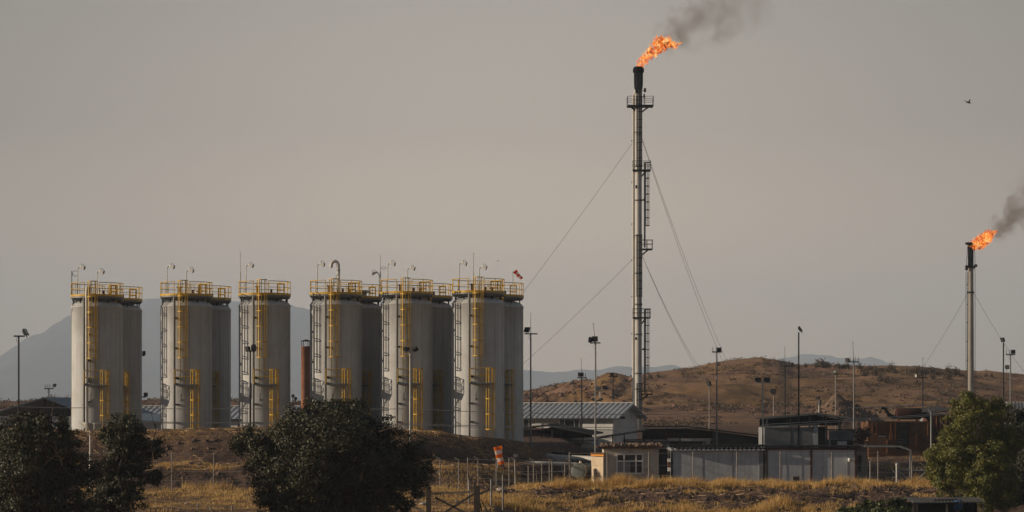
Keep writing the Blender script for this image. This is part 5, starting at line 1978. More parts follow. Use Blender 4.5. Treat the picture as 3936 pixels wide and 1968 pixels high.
def silencer(px0, px1, row, rpx, Y, label, left=True, right=True):
    root = thing('exhaust_silencer', label, 'silencer', (X_((px0 + px1) / 2, Y), Y, Z_(row + rpx, Y)))
    s = Y / F
    x0, x1 = X_(px0, Y), X_(px1, Y)
    r = rpx * s
    mb = MB().lathe([(r * 0.45, -0.1), (r * 0.9, -0.02), (r, 0.06), (r, x1 - x0 - 0.06), (r * 0.9, x1 - x0 + 0.02), (r * 0.45, x1 - x0 + 0.1)], c=(x0, Y, Z_(row, Y)), n=26, axis='x', caps=True)
    mb.build('drum', M['drum'], root)
    for px in (px0 + 4, px1 - 18):
        mb = MB().box(X_(px, Y), X_(px + 5, Y), Y - r * 0.8, Y + r * 0.8, Z_(row + rpx + 14, Y), Z_(row + rpx * 0.7, Y))
        mb.build('saddle', M['rust'], root)
    if left:
        mb = MB().tube([P(px0 + 2, row + 12, Y), P(px0 - 12, row + 14, Y), P(px0 - 28, row + 6, Y), P(px0 - 38, row - 10, Y), P(px0 - 46, row - 20, Y), P(px0 - 58, row - 22, Y)], lambda t: (8.5 if t < 0.6 else 5.5) * s, 12)
        mb.lathe([(2 * s, 0), (2 * s, 0)], c=(0, 0, 0), n=3) if False else None
        mb.build('tailpipe', M['char_shade'], root)
    if right:
        mb = MB().tube([P(px1 - 2, row + 6, Y), P(px1 + 14, row + 4, Y), P(px1 + 28, row + 12, Y), P(px1 + 36, row + 26, Y), P(px1 + 38, row + 40, Y)], 11 * s, 12)
        mb.build('elbow', M['char_shade'], root)
    return root


silencer(3446, 3540, 1590, 22, YE + 1.5, 'rusty drum silencer with a raised black tailpipe on the large enclosure')
silencer(3655, 3700, 1588, 22, YE + 6, 'second drum silencer just left of the bright green tree', left=False, right=False)
root = thing('roof_sheet_stack', 'pale corrugated roof edge beside the second silencer', 'roof', (X_(3600, 240), 240, g1(X_(3600, 240), 240)))
mb = MB()
mb.corr(P(3566, 1590, 240), Vector((1, 0, 0.14)).normalized(), Vector((0.0, 6.0, 0.45)), 2.05, 0.25, 0.06, Vector((0, -0.1, 1)).normalized(), 0.05)
mb.build('roof', M['dark_wall'], root)
mb = MB().box(X_(3572, 240), X_(3648, 240), 240.6, 245.5, g1(X_(3600, 240), 240), Z_(1592, 240))
mb.build('wall', M['grey_wall'], root)
# fork-topped grey post by the enclosures
Yp = 221.0
root = thing('forked_post', 'pale grey post with a forked top between the two rusty enclosures', 'post', (X_(3579, Yp), Yp, g1(X_(3579, Yp), Yp)))
mb = MB().tube([(X_(3579, Yp), Yp, g1(X_(3579, Yp), Yp) - 0.1), P(3579, 1588, Yp), P(3574, 1578, Yp), P(3567, 1572, Yp)], 0.07, 8)
mb.build('post', M['galv'], root)
mb = MB().bar(P(3577, 1584, Yp), P(3584, 1573, Yp), 0.045, 6)
mb.build('fork', M['galv'], root)
# ribbed white wall at the right edge
Yw = 236.0
root = thing('ribbed_wall', 'pale ribbed metal wall at the right edge behind the trees', 'wall', (X_(3930, Yw), Yw, g1(X_(3930, Yw), Yw)))
mb = MB()
mb.corr((X_(3862, Yw), Yw, Z_(1582, Yw)), Vector((1, 0, 0)), Vector((0, 0, Z_(1545, Yw) - Z_(1582, Yw))), 4.5, 0.30, 0.10, Vector((0, -1, 0)), 0.05)
mb.build('upper_panel', M['roof_sheet'], root)
mb = MB().box(X_(3862, Yw), X_(4060, Yw), Yw + 0.1, Yw + 0.3, g1(X_(3930, Yw), Yw) - 0.3, Z_(1584, Yw))
mb.build('lower_wall', M['panel'], root)
MB().beam((X_(3860, Yw), Yw - 0.05, Z_(1583, Yw)), (X_(4060, Yw), Yw - 0.05, Z_(1583, Yw)), 0.12, 0.10).build('rail', M['galv'], root)

# ------------------------------------------------------------------ gate house and the white containers
YG = 184.0
zG = g1(X_(2420, YG), YG) - 0.25
root = thing('gate_house', 'stained plaster gatehouse with a white six pane window and rubble on its roof', 'gatehouse', (X_(2420, YG), YG, zG))
mb = MB()
mb.box(X_(2321, YG), X_(2532, YG), YG, YG + 3.4, zG, Z_(1724, YG))
mb.build('wall', M['plaster'], root)
mb = MB().box(X_(2534, YG), X_(2568, YG), YG + 1.0, YG + 3.4, zG, Z_(1726, YG))
mb.build('side_wall', M['dark_wall'], root)
mb = MB().box(X_(2296, YG), X_(2550, YG), YG - 0.35, YG + 3.7, Z_(1722, YG), Z_(1716, YG))
mb.build('roof_slab', M['rust_red'], root)
wx0, wx1, wt, wb = X_(2371, YG), X_(2470, YG), Z_(1746, YG), Z_(1819, YG)
mb = MB()
t = 0.09
for z in (wb, wb + (wt - wb) * 0.64, wt):
    mb.beam((wx0, YG - 0.05, z), (wx1, YG - 0.05, z), 0.12, t)
for f in (0, 0.28, 0.74, 1.0):
    x = wx0 + (wx1 - wx0) * f
    mb.beam((x, YG - 0.055, wb - t / 2), (x, YG - 0.055, wt + t / 2), 0.11, t)
wf = mb.build('window', M['frame_white'], root)
mb = MB().box(wx0, wx1, YG - 0.02, YG - 0.004, wb, wt)
mb.build('pane', M['glass'], wf)
for f0, f1 in ((0.02, 0.26), (0.32, 0.52)):
    mb = MB().box(wx0 + (wx1 - wx0) * f0, wx0 + (wx1 - wx0) * f1, YG - 0.032, YG - 0.022, wb + 0.06, wb + (wt - wb) * 0.6)
    mb.build('curtain', M['grey_wall'], wf)
mb = MB().box(wx0 - 0.06, wx1 + 0.06, YG - 0.16, YG - 0.002, wb - 0.12, wb - 0.05)
mb.build('sill', M['plaster'], wf)
rr = random.Random(5)


def rubble(name, label, pts, mat, cat='rubble', size=(0.06, 0.16), flat=0.7):
    mb = MB()
    for p in pts:
        s = rr.uniform(*size)
        q = Quaternion((rr.random(), rr.random(), rr.random(), rr.random())).normalized()
        vs = [Vector((sx * rr.uniform(0.6, 1), sy * rr.uniform(0.6, 1), sz * rr.uniform(0.6, 1))) for sz in (-1, 1) for sx, sy in ((-1, -1), (1, -1), (1, 1), (-1, 1))]
        mb.hexa([Vector(p) + (q @ v) * s * (1 if i < 4 else 1) for i, v in enumerate(vs)])
    return mb


pts = [(rr.uniform(X_(2312, YG), X_(2545, YG)), rr.uniform(YG - 0.25, YG + 3.2), Z_(1715, YG) + rr.uniform(0.0, 0.10)) for _ in range(230)]
o = rubble('rubble', '', pts, M['rubble']).build('rubble', M['rubble'])
o['kind'] = 'stuff'
# cream lean-to with the orange stripe
root = thing('cream_booth', 'narrow cream booth with an orange stripe at the left of the gatehouse', 'booth', (X_(2298, YG), YG - 0.4, zG))
x0, x1 = X_(2277, YG), X_(2318, YG)
mb = MB()
mb.prism([(x0, YG + 1.0, zG), (x1, YG - 0.4, zG), (x1, YG + 2.6, zG), (x0, YG + 2.6, zG)], (0, 0, Z_(1756, YG) - zG))
mb.build('wall', M['cream'], root)
mb = MB()
mb.prism([(x0 - 0.03, YG + 0.96, Z_(1753, YG)), (x1 + 0.02, YG - 0.47, Z_(1753, YG)), (x1 + 0.02, YG + 2.62, Z_(1753, YG)), (x0 - 0.03, YG + 2.62, Z_(1753, YG))], (0, 0, 0.11))
mb.build('stripe', M['orange'], root)
mb = MB()
mb.prism([(x0 - 0.06, YG + 0.9, Z_(1746, YG)), (x1 + 0.03, YG - 0.55, Z_(1746, YG)), (x1 + 0.03, YG + 2.66, Z_(1746, YG)), (x0 - 0.06, YG + 2.66, Z_(1746, YG))], (0, 0, 0.1))
mb.build('roof', M['rust'], root)


def container(px0, px1, top, Y, label, ribs, frame=None, depth=2.6, redtop=False):
    x0, x1 = X_(px0, Y), X_(px1, Y)
    z0 = g1((x0 + x1) / 2, Y) - 0.3
    root = thing('portable_cabin', label, 'cabin', ((x0 + x1) / 2, Y, z0), None)
    zt = Z_(top, Y)
    mb = MB().box(x0, x1, Y, Y + depth, z0, zt)
    mb.build('wall', M['panel'], root)
    mb = MB()
    for px in ribs:
        mb.box(X_(px, Y) - 0.025, X_(px, Y) + 0.025, Y - 0.018, Y - 0.002, z0, zt - 0.02)
    if ribs:
        mb.build('panel_joint', M['grey_wall'], root)
    return root, x0, x1, z0, zt


YC = 194.0
C1, x0, x1, z0, zt = container(2585, 2932, 1733, YC, 'left white portable cabin with a scalloped tin roof edge', ())
for px in (2700, 2815):
    mb = MB().box(X_(px, YC) - 0.012, X_(px, YC) + 0.012, YC - 0.014, YC - 0.002, z0, zt - 0.05)
    mb.build('panel_joint', M['steel_grey'], C1)
mb = MB()
mb.corr((X_(2570, YC), YC - 0.35, Z_(1730, YC)), Vector((1, 0, 0)), Vector((0, 3.2, 0.14)), X_(2938, YC) - X_(2570, YC), 0.33, 0.07, Vector((0, 0, 1)), 0.03, flat=0.35)
mb.build('roof', M['roof_sheet'], C1)
mb = MB().box(X_(2572, YC), X_(2944, YC), YC - 0.2, YC + 2.9, Z_(1724, YC) + 0.12, Z_(1716, YC) + 0.12)
mb.build('roof_top', M['roof_dark'], C1)
mb = MB().box(X_(2578, YC), X_(2586.5, YC), YC - 0.05, YC + 0.1, z0, zt)
mb.build('corner_post', M['steel_dark'], C1)
mb = MB().box(X_(2918, YC), X_(2933, YC), YC - 0.06, YC - 0.003, z0, zt)
mb.build('corner_post', M['grey_wall'], C1)
C2, x0, x1, z0, zt = container(2951, 3288, 1728, YC, 'right white portable cabin with a rust red frame', ())
for px in (3024, 3082, 3195, 3258):
    mb = MB().box(X_(px, YC) - 0.012, X_(px, YC) + 0.012, YC - 0.014, YC - 0.002, z0, zt - 0.05)
    mb.build('panel_joint', M['steel_grey'], C2)
mb = MB().box(X_(2940, YC), X_(3292, YC), YC - 0.10, YC + 0.05, Z_(1729, YC), Z_(1719, YC))
mb.build('top_beam', M['rust_red'], C2)
mb = MB().box(X_(2936, YC), X_(3335, YC), YC - 0.25, YC + 2.9, Z_(1718, YC), Z_(1712, YC))
mb.build('roof', M['roof_dark'], C2)
for px in (2945, 3119, 3290):
    mb = MB().box(X_(px - 5, YC), X_(px + 3, YC), YC - 0.09, YC - 0.003, z0, Z_(1730, YC))
    mb.build('frame_post', M['rust_red'] if px > 3000 else M['wood'], C2)
mb = MB().box(X_(3296, YC), X_(3328, YC), YC + 0.4, YC + 2.6, z0, Z_(1719, YC))
mb.build('end_wall', M['grey_wall'], C2)
mb = MB().box(X_(3303, YC), X_(3311, YC), YC + 0.33, YC + 0.39, Z_(1815, YC), Z_(1751, YC))
mb.build('vertical_pipe', M['steel_dark'], C2)
mb = MB()
mb.tube([P(3286, 1772, YC - 0.15), P(3270, 1769, YC - 0.2), P(3263, 1768, YC - 0.22)], 0.05, 8)
mb.lathe([(0.0, -0.12), (0.14, -0.12), (0.14, 0.12), (0, 0.12)], c=P(3266, 1768, YC - 0.2), n=12, axis='x')
mb.build('wall_lamp', M['frame_white'], C2)
mb = MB().box(X_(2934, YC), X_(2950, YC), YC + 0.3, YC + 2.5, z0, Z_(1722, YC))  # black block added in the gap to stand for its shade
tag(mb.build('gap_shade_filler', M['char_shade']), 'narrow black filler painting the shaded gap between the two white portable cabins', 'wall')
# air conditioner stack between the gatehouse and the left cabin
root = thing('air_conditioner', 'narrow stack of outdoor units in the slot left of the white cabins', 'air conditioner', (X_(2575, YC), YC + 0.5, Z_(1840, YC)))
for r0, r1, m_ in ((1764, 1776, 'frame_white'), (1778, 1796, 'rust'), (1798, 1812, 'frame_white')):
    mb = MB().box(X_(2569, YC), X_(2580, YC), YC + 0.5, YC + 0.9, Z_(r1, YC), Z_(r0, YC))
    mb.build('unit', M[m_], root)
MB().beam((X_(2575, YC), YC + 1.0, Z_(1850, YC)), (X_(2575, YC), YC + 1.0, Z_(1762, YC)), 0.1, 0.1).build('stand', M['steel_dark'], root)
# car port right of the cabins
YP = 192.0
root = thing('carport', 'open carport with a flat grey roof bent down at its right end', 'carport', (X_(3500, YP), YP, g1(X_(3500, YP), YP)))
mb = MB()
t_ = Vector((0, 0, 0.12))
for a, b in ((P(3322, 1717, YP), P(3458, 1718, YP)), (P(3458, 1718, YP), P(3500, 1734, YP))):
    mb.prism([a, b, b + t_, a + t_], (0, 5, 0))
mb.build('roof', M['roof_dark'], root)
mb = MB()
mb.beam(P(3322, 1715, YP - 0.06), P(3458, 1716, YP - 0.06), 0.1, 0.12)
mb.beam(P(3458, 1716, YP - 0.06), P(3502, 1732, YP - 0.06), 0.1, 0.14)
mb.build('fascia', M['galv'], root)
for px, yy in ((3500, 0.1), (3500, 4.8), (3330, 4.8)):
    p = P(px, 1732, YP + yy)
    mb = MB().beam((p.x, p.y, g1(p.x, p.y) - 0.2), (p.x, p.y, p.z if px == 3500 else Z_(1718, YP + yy)), 0.16, 0.16)
    mb.build('post', M['galv'], root)
# tube gate under the carport
YT = 188.0
root = thing('tube_gate', 'grey tubular field gate with diagonal braces at the right', 'gate', (X_(3448, YT), YT, g1(X_(3448, YT), YT)))
for a, b, r_ in (((3448, 1788), (3448, 1862), 0.10),):
    MB().tube([P(*b, YT), P(*a, YT)], r_, 10).build('post', M['galv'], root)
MB().lathe([(0.12, 0), (0.12, 0.12), (0.05, 0.18)], c=P(3448, 1788, YT), n=10).build('post_cap', M['galv'], root)
for a, b, r_ in (((3448, 1806), (3580, 1810), 0.055), ((3430, 1836), (3560, 1838), 0.05), ((3448, 1808), (3505, 1852), 0.04), ((3560, 1812), (3510, 1858), 0.04), ((3430, 1808), (3448, 1822), 0.03), ((3458, 1806), (3458, 1840), 0.03), ((3500, 1862), (3580, 1866), 0.04), ((3580, 1806), (3580, 1866), 0.05)):
    MB().bar(P(*a, YT), P(*b, YT), r_, 8).build('tube', M['galv'], root)
for k in range(6):
    px = 3470 + k * 18
    MB().bar(P(px, 1808, YT), P(px, 1799, YT), 0.02, 5).build('spike', M['galv'], root)

# pipes and the small horizontal tank
YQ = 190.0
root = thing('white_pipeline', 'lower white pipe with a capped left end beside the round tank', 'pipe', P(2030, 1800, YQ))
mb = MB().tube([P(2021, 1779, YQ), P(2024, 1779, YQ), P(2100, 1781, YQ), P(2192, 1785, YQ + 0.5), P(2215, 1784, YQ + 0.5)], lambda t: 0.09 if t < 0.1 else 0.135, 14)
mb.build('pipe', M['white_pipe'], root)
for px in (2083, 2160):
    p = P(px, 1790, YQ + 0.2)
    MB().tube([(p.x, p.y, g1(p.x, p.y) - 0.1), p], 0.06, 8).build('support', M['galv'], root)
root = thing('white_pipeline', 'upper thick white pipe running into the cream booth', 'pipe', P(2200, 1790, 198))
MB().tube([P(2105, 1755, 198), P(2150, 1759, 197), P(2290, 1764, 195)], 0.22, 14).build('pipe', M['white_pipe'], root)
for px in (2160, 2255):
    p = P(px, 1768, 196.5)
    MB().tube([(p.x, p.y, g1(p.x, p.y) - 0.1), p], 0.07, 8).build('support', M['steel_grey'], root)
root = thing('grey_pipeline', 'grey pipe slanting up behind the lower white pipe', 'pipe', P(2100, 1800, 194))
MB().tube([P(2060, 1778, 193), P(2150, 1771, 195), P(2290, 1764, 199)], 0.19, 14).build('pipe', M['steel_grey'], root)
p = P(2190, 1776, 195.6)
MB().tube([(p.x, p.y, g1(p.x, p.y) - 0.1), p], 0.07, 8).build('support', M['steel_grey'], root)
root = thing('dark_pipeline', 'long dark pipe lying along the foot of the earth bank', 'pipe', P(2150, 1760, 203))
MB().tube([P(2095, 1742, 205), P(2180, 1748, 203), P(2300, 1752, 201)], 0.16, 12).build('pipe', M['steel_dark'], root)
p = P(2200, 1750, 202.6)
MB().tube([(p.x, p.y, g1(p.x, p.y) - 0.1), p], 0.07, 8).build('support', M['steel_dark'], root)
root = thing('horizontal_tank', 'small round grey tank lying on its side beside the cream booth', 'tank', P(2235, 1848, 186))
ax_ = Vector((0.35, 0.94, 0)).normalized()
c0 = P(2222, 1811, 186)
q = Vector((0, 0, 1)).rotation_difference(ax_)
R0 = 30 * 186 / F
m2 = MB().lathe([(0.0, -0.07), (R0 * 0.5, -0.055), (R0 * 0.85, -0.02), (R0 * 0.96, 0.0), (R0, 0.03), (R0, 2.6), (R0 * 0.9, 2.7), (0, 2.8)], n=36)
mb = MB().add([q @ Vector(v) + c0 for v in m2.v], m2.f, True)
M['tank_green'] = paint('faded_tank_paint', (0.17, 0.185, 0.175), 0.65, var=0.15, scale=1.6, streak=0.3, dirt=(0.10, 0.075, 0.05), dirt_amt=0.6, spec=0.2)
mb.build('shell', M['tank_green'], root)
m2 = MB().lathe([(R0 + 0.002, 0.02), (R0 + 0.03, 0.02), (R0 + 0.03, 0.12), (R0 + 0.002, 0.12)], n=36)
mb = MB().add([q @ Vector(v) + c0 for v in m2.v], m2.f, False)
mb.build('rim', M['galv'], root)
MB().lathe([(0, 0), (0.09, 0), (0.09, 0.14), (0.05, 0.18), (0.0, 0.18)], c=c0 + ax_ * 0.5 + Vector((0, 0, R0 - 0.02)), n=10).build('filler_cap', M['lamp_pale'], root)
for t_ in (0.35, 2.2):
    p = c0 + ax_ * t_
    mb = MB().beam((p.x - 0.4, p.y, p.z - R0 * 0.8), (p.x + 0.4, p.y, p.z - R0 * 0.8), 0.2, 0.3)
    for dx in (-0.35, 0.35):
        mb.beam((p.x + dx, p.y, g1(p.x, p.y) - 0.1), (p.x + dx, p.y, p.z - R0 * 0.7), 0.1, 0.1)
    mb.build('cradle', M['steel_dark'], root)


# ------------------------------------------------------------------ fences, gate and wires
def post_fence(name, label, Y, posts, wires, mat='post', bent=None, r=0.036, cat='fence', braces=()):
    """posts: (px, top row) standing on the ground; bent: offset of the leaning arm"""
    x = X_(posts[0][0], Y)
    root = thing(name, label, cat, (x, Y, g1(x, Y)))
    tops = []
    for q in posts:
        px, top = q[0], q[1]
        yy = Y + (q[2] if len(q) > 2 else 0)
        x = X_(px, yy)
        zb = g1(x, yy) - 0.2
        mb = MB()
        pts = [(x, yy, zb), P(px, top, yy)]
        mb.tube(pts, r, 8)
        if bent:
            e = P(px + bent[0], top + bent[1], yy)
            mb.beam(P(px + 2, top + 1, yy), e, 0.13, 0.12)
        mb.build('post', M[mat], root)
        tops.append((px, top, yy, zb))
    for a, b in braces:
        MB().bar(P(*a, Y), P(*b, Y), 0.03, 6).build('brace', M[mat], root)
    for f in wires:
        mb = MB()
        pts = [(X_(px, yy), yy - 0.05, zb + 0.2 + (Z_(top, yy) - zb - 0.2) * f) for px, top, yy, zb in tops]
        mb.tube(pts, 0.005, 4)
        mb.build('strand', M['wire'], root)
    return root


post_fence('wire_fence', 'wire fence of tall thin steel posts below the tanks, behind the left trees', 170.5,
           [(175, 1738), (343, 1738), (500, 1740), (660, 1738), (822, 1740), (984, 1740), (1145, 1742), (1305, 1744)], (0.25, 0.5, 0.75, 0.97), braces=[((822, 1832), (783, 1882)), ((822, 1832), (856, 1872))])
post_fence('bent_arm_fence', 'row of fence posts with leaning top arms along the dark bank', 172.0,
           [(1625, 1763), (1692, 1766), (1763, 1768), (1838, 1765), (1908, 1770), (1980, 1768), (2051, 1771), (2122, 1772), (2192, 1772)], (0.35, 0.6, 0.85, 0.99), bent=(-17, -9), r=0.04)
post_fence('short_bent_fence', 'row of shorter bent-top posts set behind the leaning-arm fence', 177,
           [(1732, 1824), (1901, 1818), (2064, 1816)], (0.5, 0.9), bent=(-4, -12), mat='wood', r=0.055)
post_fence('plain_post_fence', 'row of plain steel posts before the round tank and the white cabins', 168.5,
           [(1798, 1759), (1957, 1760), (2031, 1790), (2083, 1780), (2112, 1770), (2171, 1775), (2189, 1738), (2334, 1735), (2494, 1736), (2664, 1736), (2832, 1736), (2999, 1736), (3197, 1737), (3375, 1733)], (0.3, 0.6, 0.95), r=0.036)
post_fence('short_post_fence', 'line of short bare posts at the edge of the yellow grass', 141,
           [(1803, 1843), (1888, 1842), (1933, 1824)], (0.3, 0.8), r=0.05)
post_fence('bent_arm_fence', 'few bent-arm posts beside the carport', 186, [(3345, 1772), (3505, 1775)], (0.5, 0.9), bent=(9, -10), r=0.05)
post_fence('low_post_fence', 'row of low posts along the bottom edge between the trees', 128, [(632, 1950), (661, 1944), (690, 1950), (760, 1935), (810, 1946), (892, 1943)], (0.8,), r=0.04)
# square lamp on one of the fence posts
root = thing('fence_lamp', 'pale square floodlight on a post just right of the striped windsock', 'floodlight', (X_(1982, 171), 171, g1(X_(1982, 171), 171)))
MB().tube([(X_(1983, 171), 171, g1(X_(1983, 171), 171)), P(1979, 1768, 171)], 0.06, 8).build('post', M['post'], root)
mbb, mbl = MB(), MB()
head(mbb, mbl, P(1983, 1751, 170.9), 0.28, 0.2, (0.25, -0.9, 0.2))
o = mbb.build('lamp_head', M['steel_grey'], root)
mbl.build('lens', M['lens_pale'], o)

# wooden gate at the bottom
Yg = 121.0
root = thing('wooden_gate', 'weathered wooden field gate with crossed braces at the bottom centre', 'gate', (X_(1740, Yg), Yg, g1(X_(1740, Yg), Yg)))
for px, top, w_ in ((1643, 1860, 0.12), (1652, 1872, 0.14), (1826, 1850, 0.10), (1837, 1868, 0.2)):
    p = P(px, top, Yg)
    MB().beam((p.x, p.y, g1(p.x, p.y) - 0.3), p, w_, w_).build('post', M['wood'], root)
for a, b, m_ in (((1660, 1898), (1826, 1890), 'wood_pale'), ((1672, 1912), (1785, 1970), 'wood'), ((1826, 1896), (1712, 1968), 'wood'),
                 ((1548, 1926), (1640, 1972), 'wood_pale'), ((1545, 1972), (1640, 1893), 'wood_pale'), ((1842, 1900), (1885, 1881), 'wood_pale')):
    MB().beam(P(*a, Yg), P(*b, Yg), 0.06, 0.10).build('rail', M[m_], root)
for a, b in (((1840, 1918), (1852, 1964)), ((1848, 1920), (1874, 1966))):
    MB().bar(P(*a, Yg), P(*b, Yg), 0.025, 6).build('stay_wire', M['steel_dark'], root)

# electric wires
def wire(pts, Y0, Y1, label, sag=0.25):
    mb = MB()
    out = []
    for (a, b), n in zip(zip(pts[:-1], pts[1:]), [14] * 9):
        for k in range(n):
            t = k / n
            out.append((a[0] + (b[0] - a[0]) * t, a[1] + (b[1] - a[1]) * t + 4 * sag * 4 * t * (1 - t) * 2))
    out.append(pts[-1])
    x_a, x_b = out[0][0], out[-1][0]
    mb.tube([P(px, row, Y0 + (Y1 - Y0) * (px - x_a) / (x_b - x_a)) for px, row in out], 0.024, 5)
    o = mb.build('overhead_wire', M['wire'])
    tag(o, label, 'wire', 'overhead wires across the compound')
    return o


wire([(72, 1563), (347, 1567), (962, 1571), (1577, 1571), (2040, 1588)], 182, 194, 'upper overhead wire running across the lower tanks', 0.3)
wire([(2040, 1588), (2289, 1592), (2755, 1588)], 196, 204, 'overhead wire crossing under the eaves of the long white house', 0.3)
wire([(347, 1619), (962, 1623), (1577, 1629), (2040, 1638)], 168, 192, 'middle overhead wire in front of the tank feet', 0.2)
wire([(347, 1623), (962, 1627), (1577, 1634), (2040, 1645)], 168, 192, 'lowest overhead wire in front of the tank feet', 0.2)
wire([(2040, 1636), (2289, 1643), (2755, 1640)], 196, 200, 'overhead wire crossing the windows of the long white house', 0.2)
wire([(2932, 1632), (3282, 1611), (3650, 1587)], 200, 206, 'upper wire rising across the grey building to the green tree', 0.15)
wire([(2932, 1640), (3282, 1617), (3650, 1592)], 200, 206, 'lower wire rising across the grey building to the green tree', 0.15)
wire([(3260, 1567), (3400, 1562), (3620, 1549), (3700, 1544)], 238, 244, 'thin wire in front of the shaded side of the gravel heap', 0.1)
# ------------------------------------------------------------------ vegetation
def rot_basis(n, rng):
    """n random orthonormal frames"""
    a = rng.normal(size=(n, 3))
    a /= np.linalg.norm(a, axis=1, keepdims=True)
    b = rng.normal(size=(n, 3))
    b -= a * np.sum(a * b, axis=1, keepdims=True)
    b /= np.linalg.norm(b, axis=1, keepdims=True)
    return a, b


def leaves_mesh(name, pts, size, mat, parent, rng, aspect=0.5, droop=0.0, curl=0.25, out=None):
    """one pointed, folded leaf per point (two triangles on its midrib); out = outward directions the leaf faces lean to"""
    n = len(pts)
    a, b = rot_basis(n, rng)
    if out is not None:
        c = rng.normal(size=(n, 3)) * 0.55 + out
        c /= np.linalg.norm(c, axis=1, keepdims=True)
        a -= c * np.sum(a * c, axis=1, keepdims=True)
        a /= np.linalg.norm(a, axis=1, keepdims=True)
        b = np.cross(c, a)
    if droop:
        a = a + np.array([0, 0, -droop])
        a /= np.linalg.norm(a, axis=1, keepdims=True)
        b -= a * np.sum(a * b, axis=1, keepdims=True)
        b /= np.linalg.norm(b, axis=1, keepdims=True)
    c = np.cross(a, b)
    s = size * rng.uniform(0.6, 1.35, size=(n, 1))
    w_ = s * aspect
    p0 = pts - a * s * 0.5
    p2 = pts + a * s * 0.5
    p1 = pts + b * w_ * 0.5 + c * s * curl * 0.3
    p3 = pts - b * w_ * 0.5 + c * s * curl * 0.3
    V = np.stack([p0, p1, p2, p3], 1).reshape(-1, 3)
    i = np.arange(n) * 4
    Fc = np.concatenate([np.stack([i, i + 1, i + 2], 1), np.stack([i, i + 2, i + 3], 1)])
    return np_mesh(name, V, Fc, mat, parent)


def crown_points(clumps, Y, dens, rng, depth=0.8, shell=0.6):
    """clumps: (px, py, rx, ry, [dY]) ellipses in photo pixels at distance Y; each carries smaller leaf sprays set apart over its skin"""
    out, cen, nrm = [], [], []
    s = Y / F
    for cl in clumps:
        px, py, rx, ry = cl[:4]
        dy = cl[4] if len(cl) > 4 else rng.uniform(-0.6, 0.6)
        c = np.array(P(px, py, Y)) + np.array([0, dy, 0])
        R = np.array([rx * s, 0.5 * (rx + ry) * s * depth, ry * s])
        rm = R.mean()
        area = R[0] * R[2] + R[0] * R[1]
        total = max(150, int(dens * area * 290))
        ns = int(max(9, 11 * (rm / 0.55) ** 1.3))
        d = rng.normal(size=(ns, 3))
        d /= np.linalg.norm(d, axis=1, keepdims=True)
        rad = shell + (1 - shell) * rng.random((ns, 1)) ** 0.7
        sc_ = d * R * rad
        sr = rng.uniform(0.20, 0.36, ns) * rm + 0.06
        k = rng.integers(0, ns, int(total * 0.72))
        g = rng.normal(size=(len(k), 3))
        g /= np.linalg.norm(g, axis=1, keepdims=True)
        g = g * (rng.random((len(k), 1)) ** 0.5)
        p = sc_[k] + g * sr[k][:, None] * np.array([1.15, 1.0, 0.8])
        nn = g * 0.9 + d[k] * 0.6
        m = total - len(k)
        d2 = rng.normal(size=(m, 3))
        d2 /= np.linalg.norm(d2, axis=1, keepdims=True)
        p2 = d2 * R * (rng.random((m, 1)) ** 0.45) * 0.85
        out += [c + p, c + p2]
        nrm += [nn, d2]
        cen.append(c)
    return np.concatenate(out), cen, np.concatenate(nrm)


def limb_pts(a, b, rr, n=6, wob=0.12):
    a, b = Vector(a), Vector(b)
    ln = (b - a).length
    pts = []
    for i in range(n + 1):
        t = i / n
        p = a.lerp(b, t)
        k = math.sin(t * math.pi) * wob * ln
        pts.append(p + Vector((rr.uniform(-1, 1) * k, rr.uniform(-1, 1) * k, rr.uniform(-0.3, 1) * k * 0.6)))
    return pts


def tree(name, label, base_px, Y, clumps, leaf, dens, seed, leafm, barkm='bark', trunks=None, aspect=0.5, fork_row=None, r0=0.28, group=None, droop=0.0, depth=0.8, cat='tree', bare=()):
    rng = np.random.default_rng(seed)
    rr = random.Random(seed)
    xb = X_(base_px, Y)
    zb = g1(xb, Y) - 0.15
    root = thing(name, label, cat, (xb, Y, zb), group)
    pts, cen, nrm = crown_points(clumps, Y, dens, rng, depth)
    keep = pts[:, 2] > np.minimum(zb + 0.05, 1e9)
    pts, nrm = pts[keep], nrm[keep]
    leaves_mesh('crown', pts, leaf, M[leafm], root, rng, aspect, droop, out=nrm)
    trunks = trunks or [(base_px, fork_row or 1800)]
    for ti, (tpx, frow) in enumerate(trunks):
        mb = MB()
        p0 = Vector((X_(tpx, Y), Y, g1(X_(tpx, Y), Y) - 0.2))
        fk = P(tpx + rr.uniform(-8, 8), frow, Y)
        mb.tube(limb_pts(p0, fk, rr, 7, 0.04), lambda t: r0 * (1.35 - 0.6 * t) if t > 0.12 else r0 * 1.7, 10)
        mine = [c for i, c in enumerate(cen) if i % len(trunks) == ti]
        for c in mine:
            c = Vector(c)
            st = p0.lerp(fk, rr.uniform(0.65, 1.0))
            q = limb_pts(st, c, rr, 6, 0.10)
            ra = r0 * rr.uniform(0.34, 0.5)
            mb.tube(q, ra, 7, r1=0.03)
            for _ in range(3):
                k = rr.randint(2, 6)
                e = q[k] + Vector((rr.gauss(0, 1), rr.gauss(0, 0.8), rr.gauss(0.25, 0.8))) * 0.8
                mb.tube(limb_pts(q[k], e, rr, 4, 0.12), 0.03, 5, r1=0.008)
        mb.build('trunk', M[barkm], root)
    for k, (a, b) in enumerate(bare):
        mb = MB()
        q = limb_pts(P(*a, Y - 1.3), P(*b, Y - 1.5), rr, 6, 0.08)
        mb.tube(q, 0.03, 5, r1=0.01)
        for _ in range(4):
            i = rr.randint(1, 5)
            mb.tube(limb_pts(q[i], q[i] + Vector((rr.gauss(0, 0.4), rr.gauss(0, 0.2), rr.gauss(0.3, 0.3))), rr, 3, 0.1), 0.014, 4, r1=0.005)
        mb.build('dead_branch', M['bark_pale'], root)
    return root


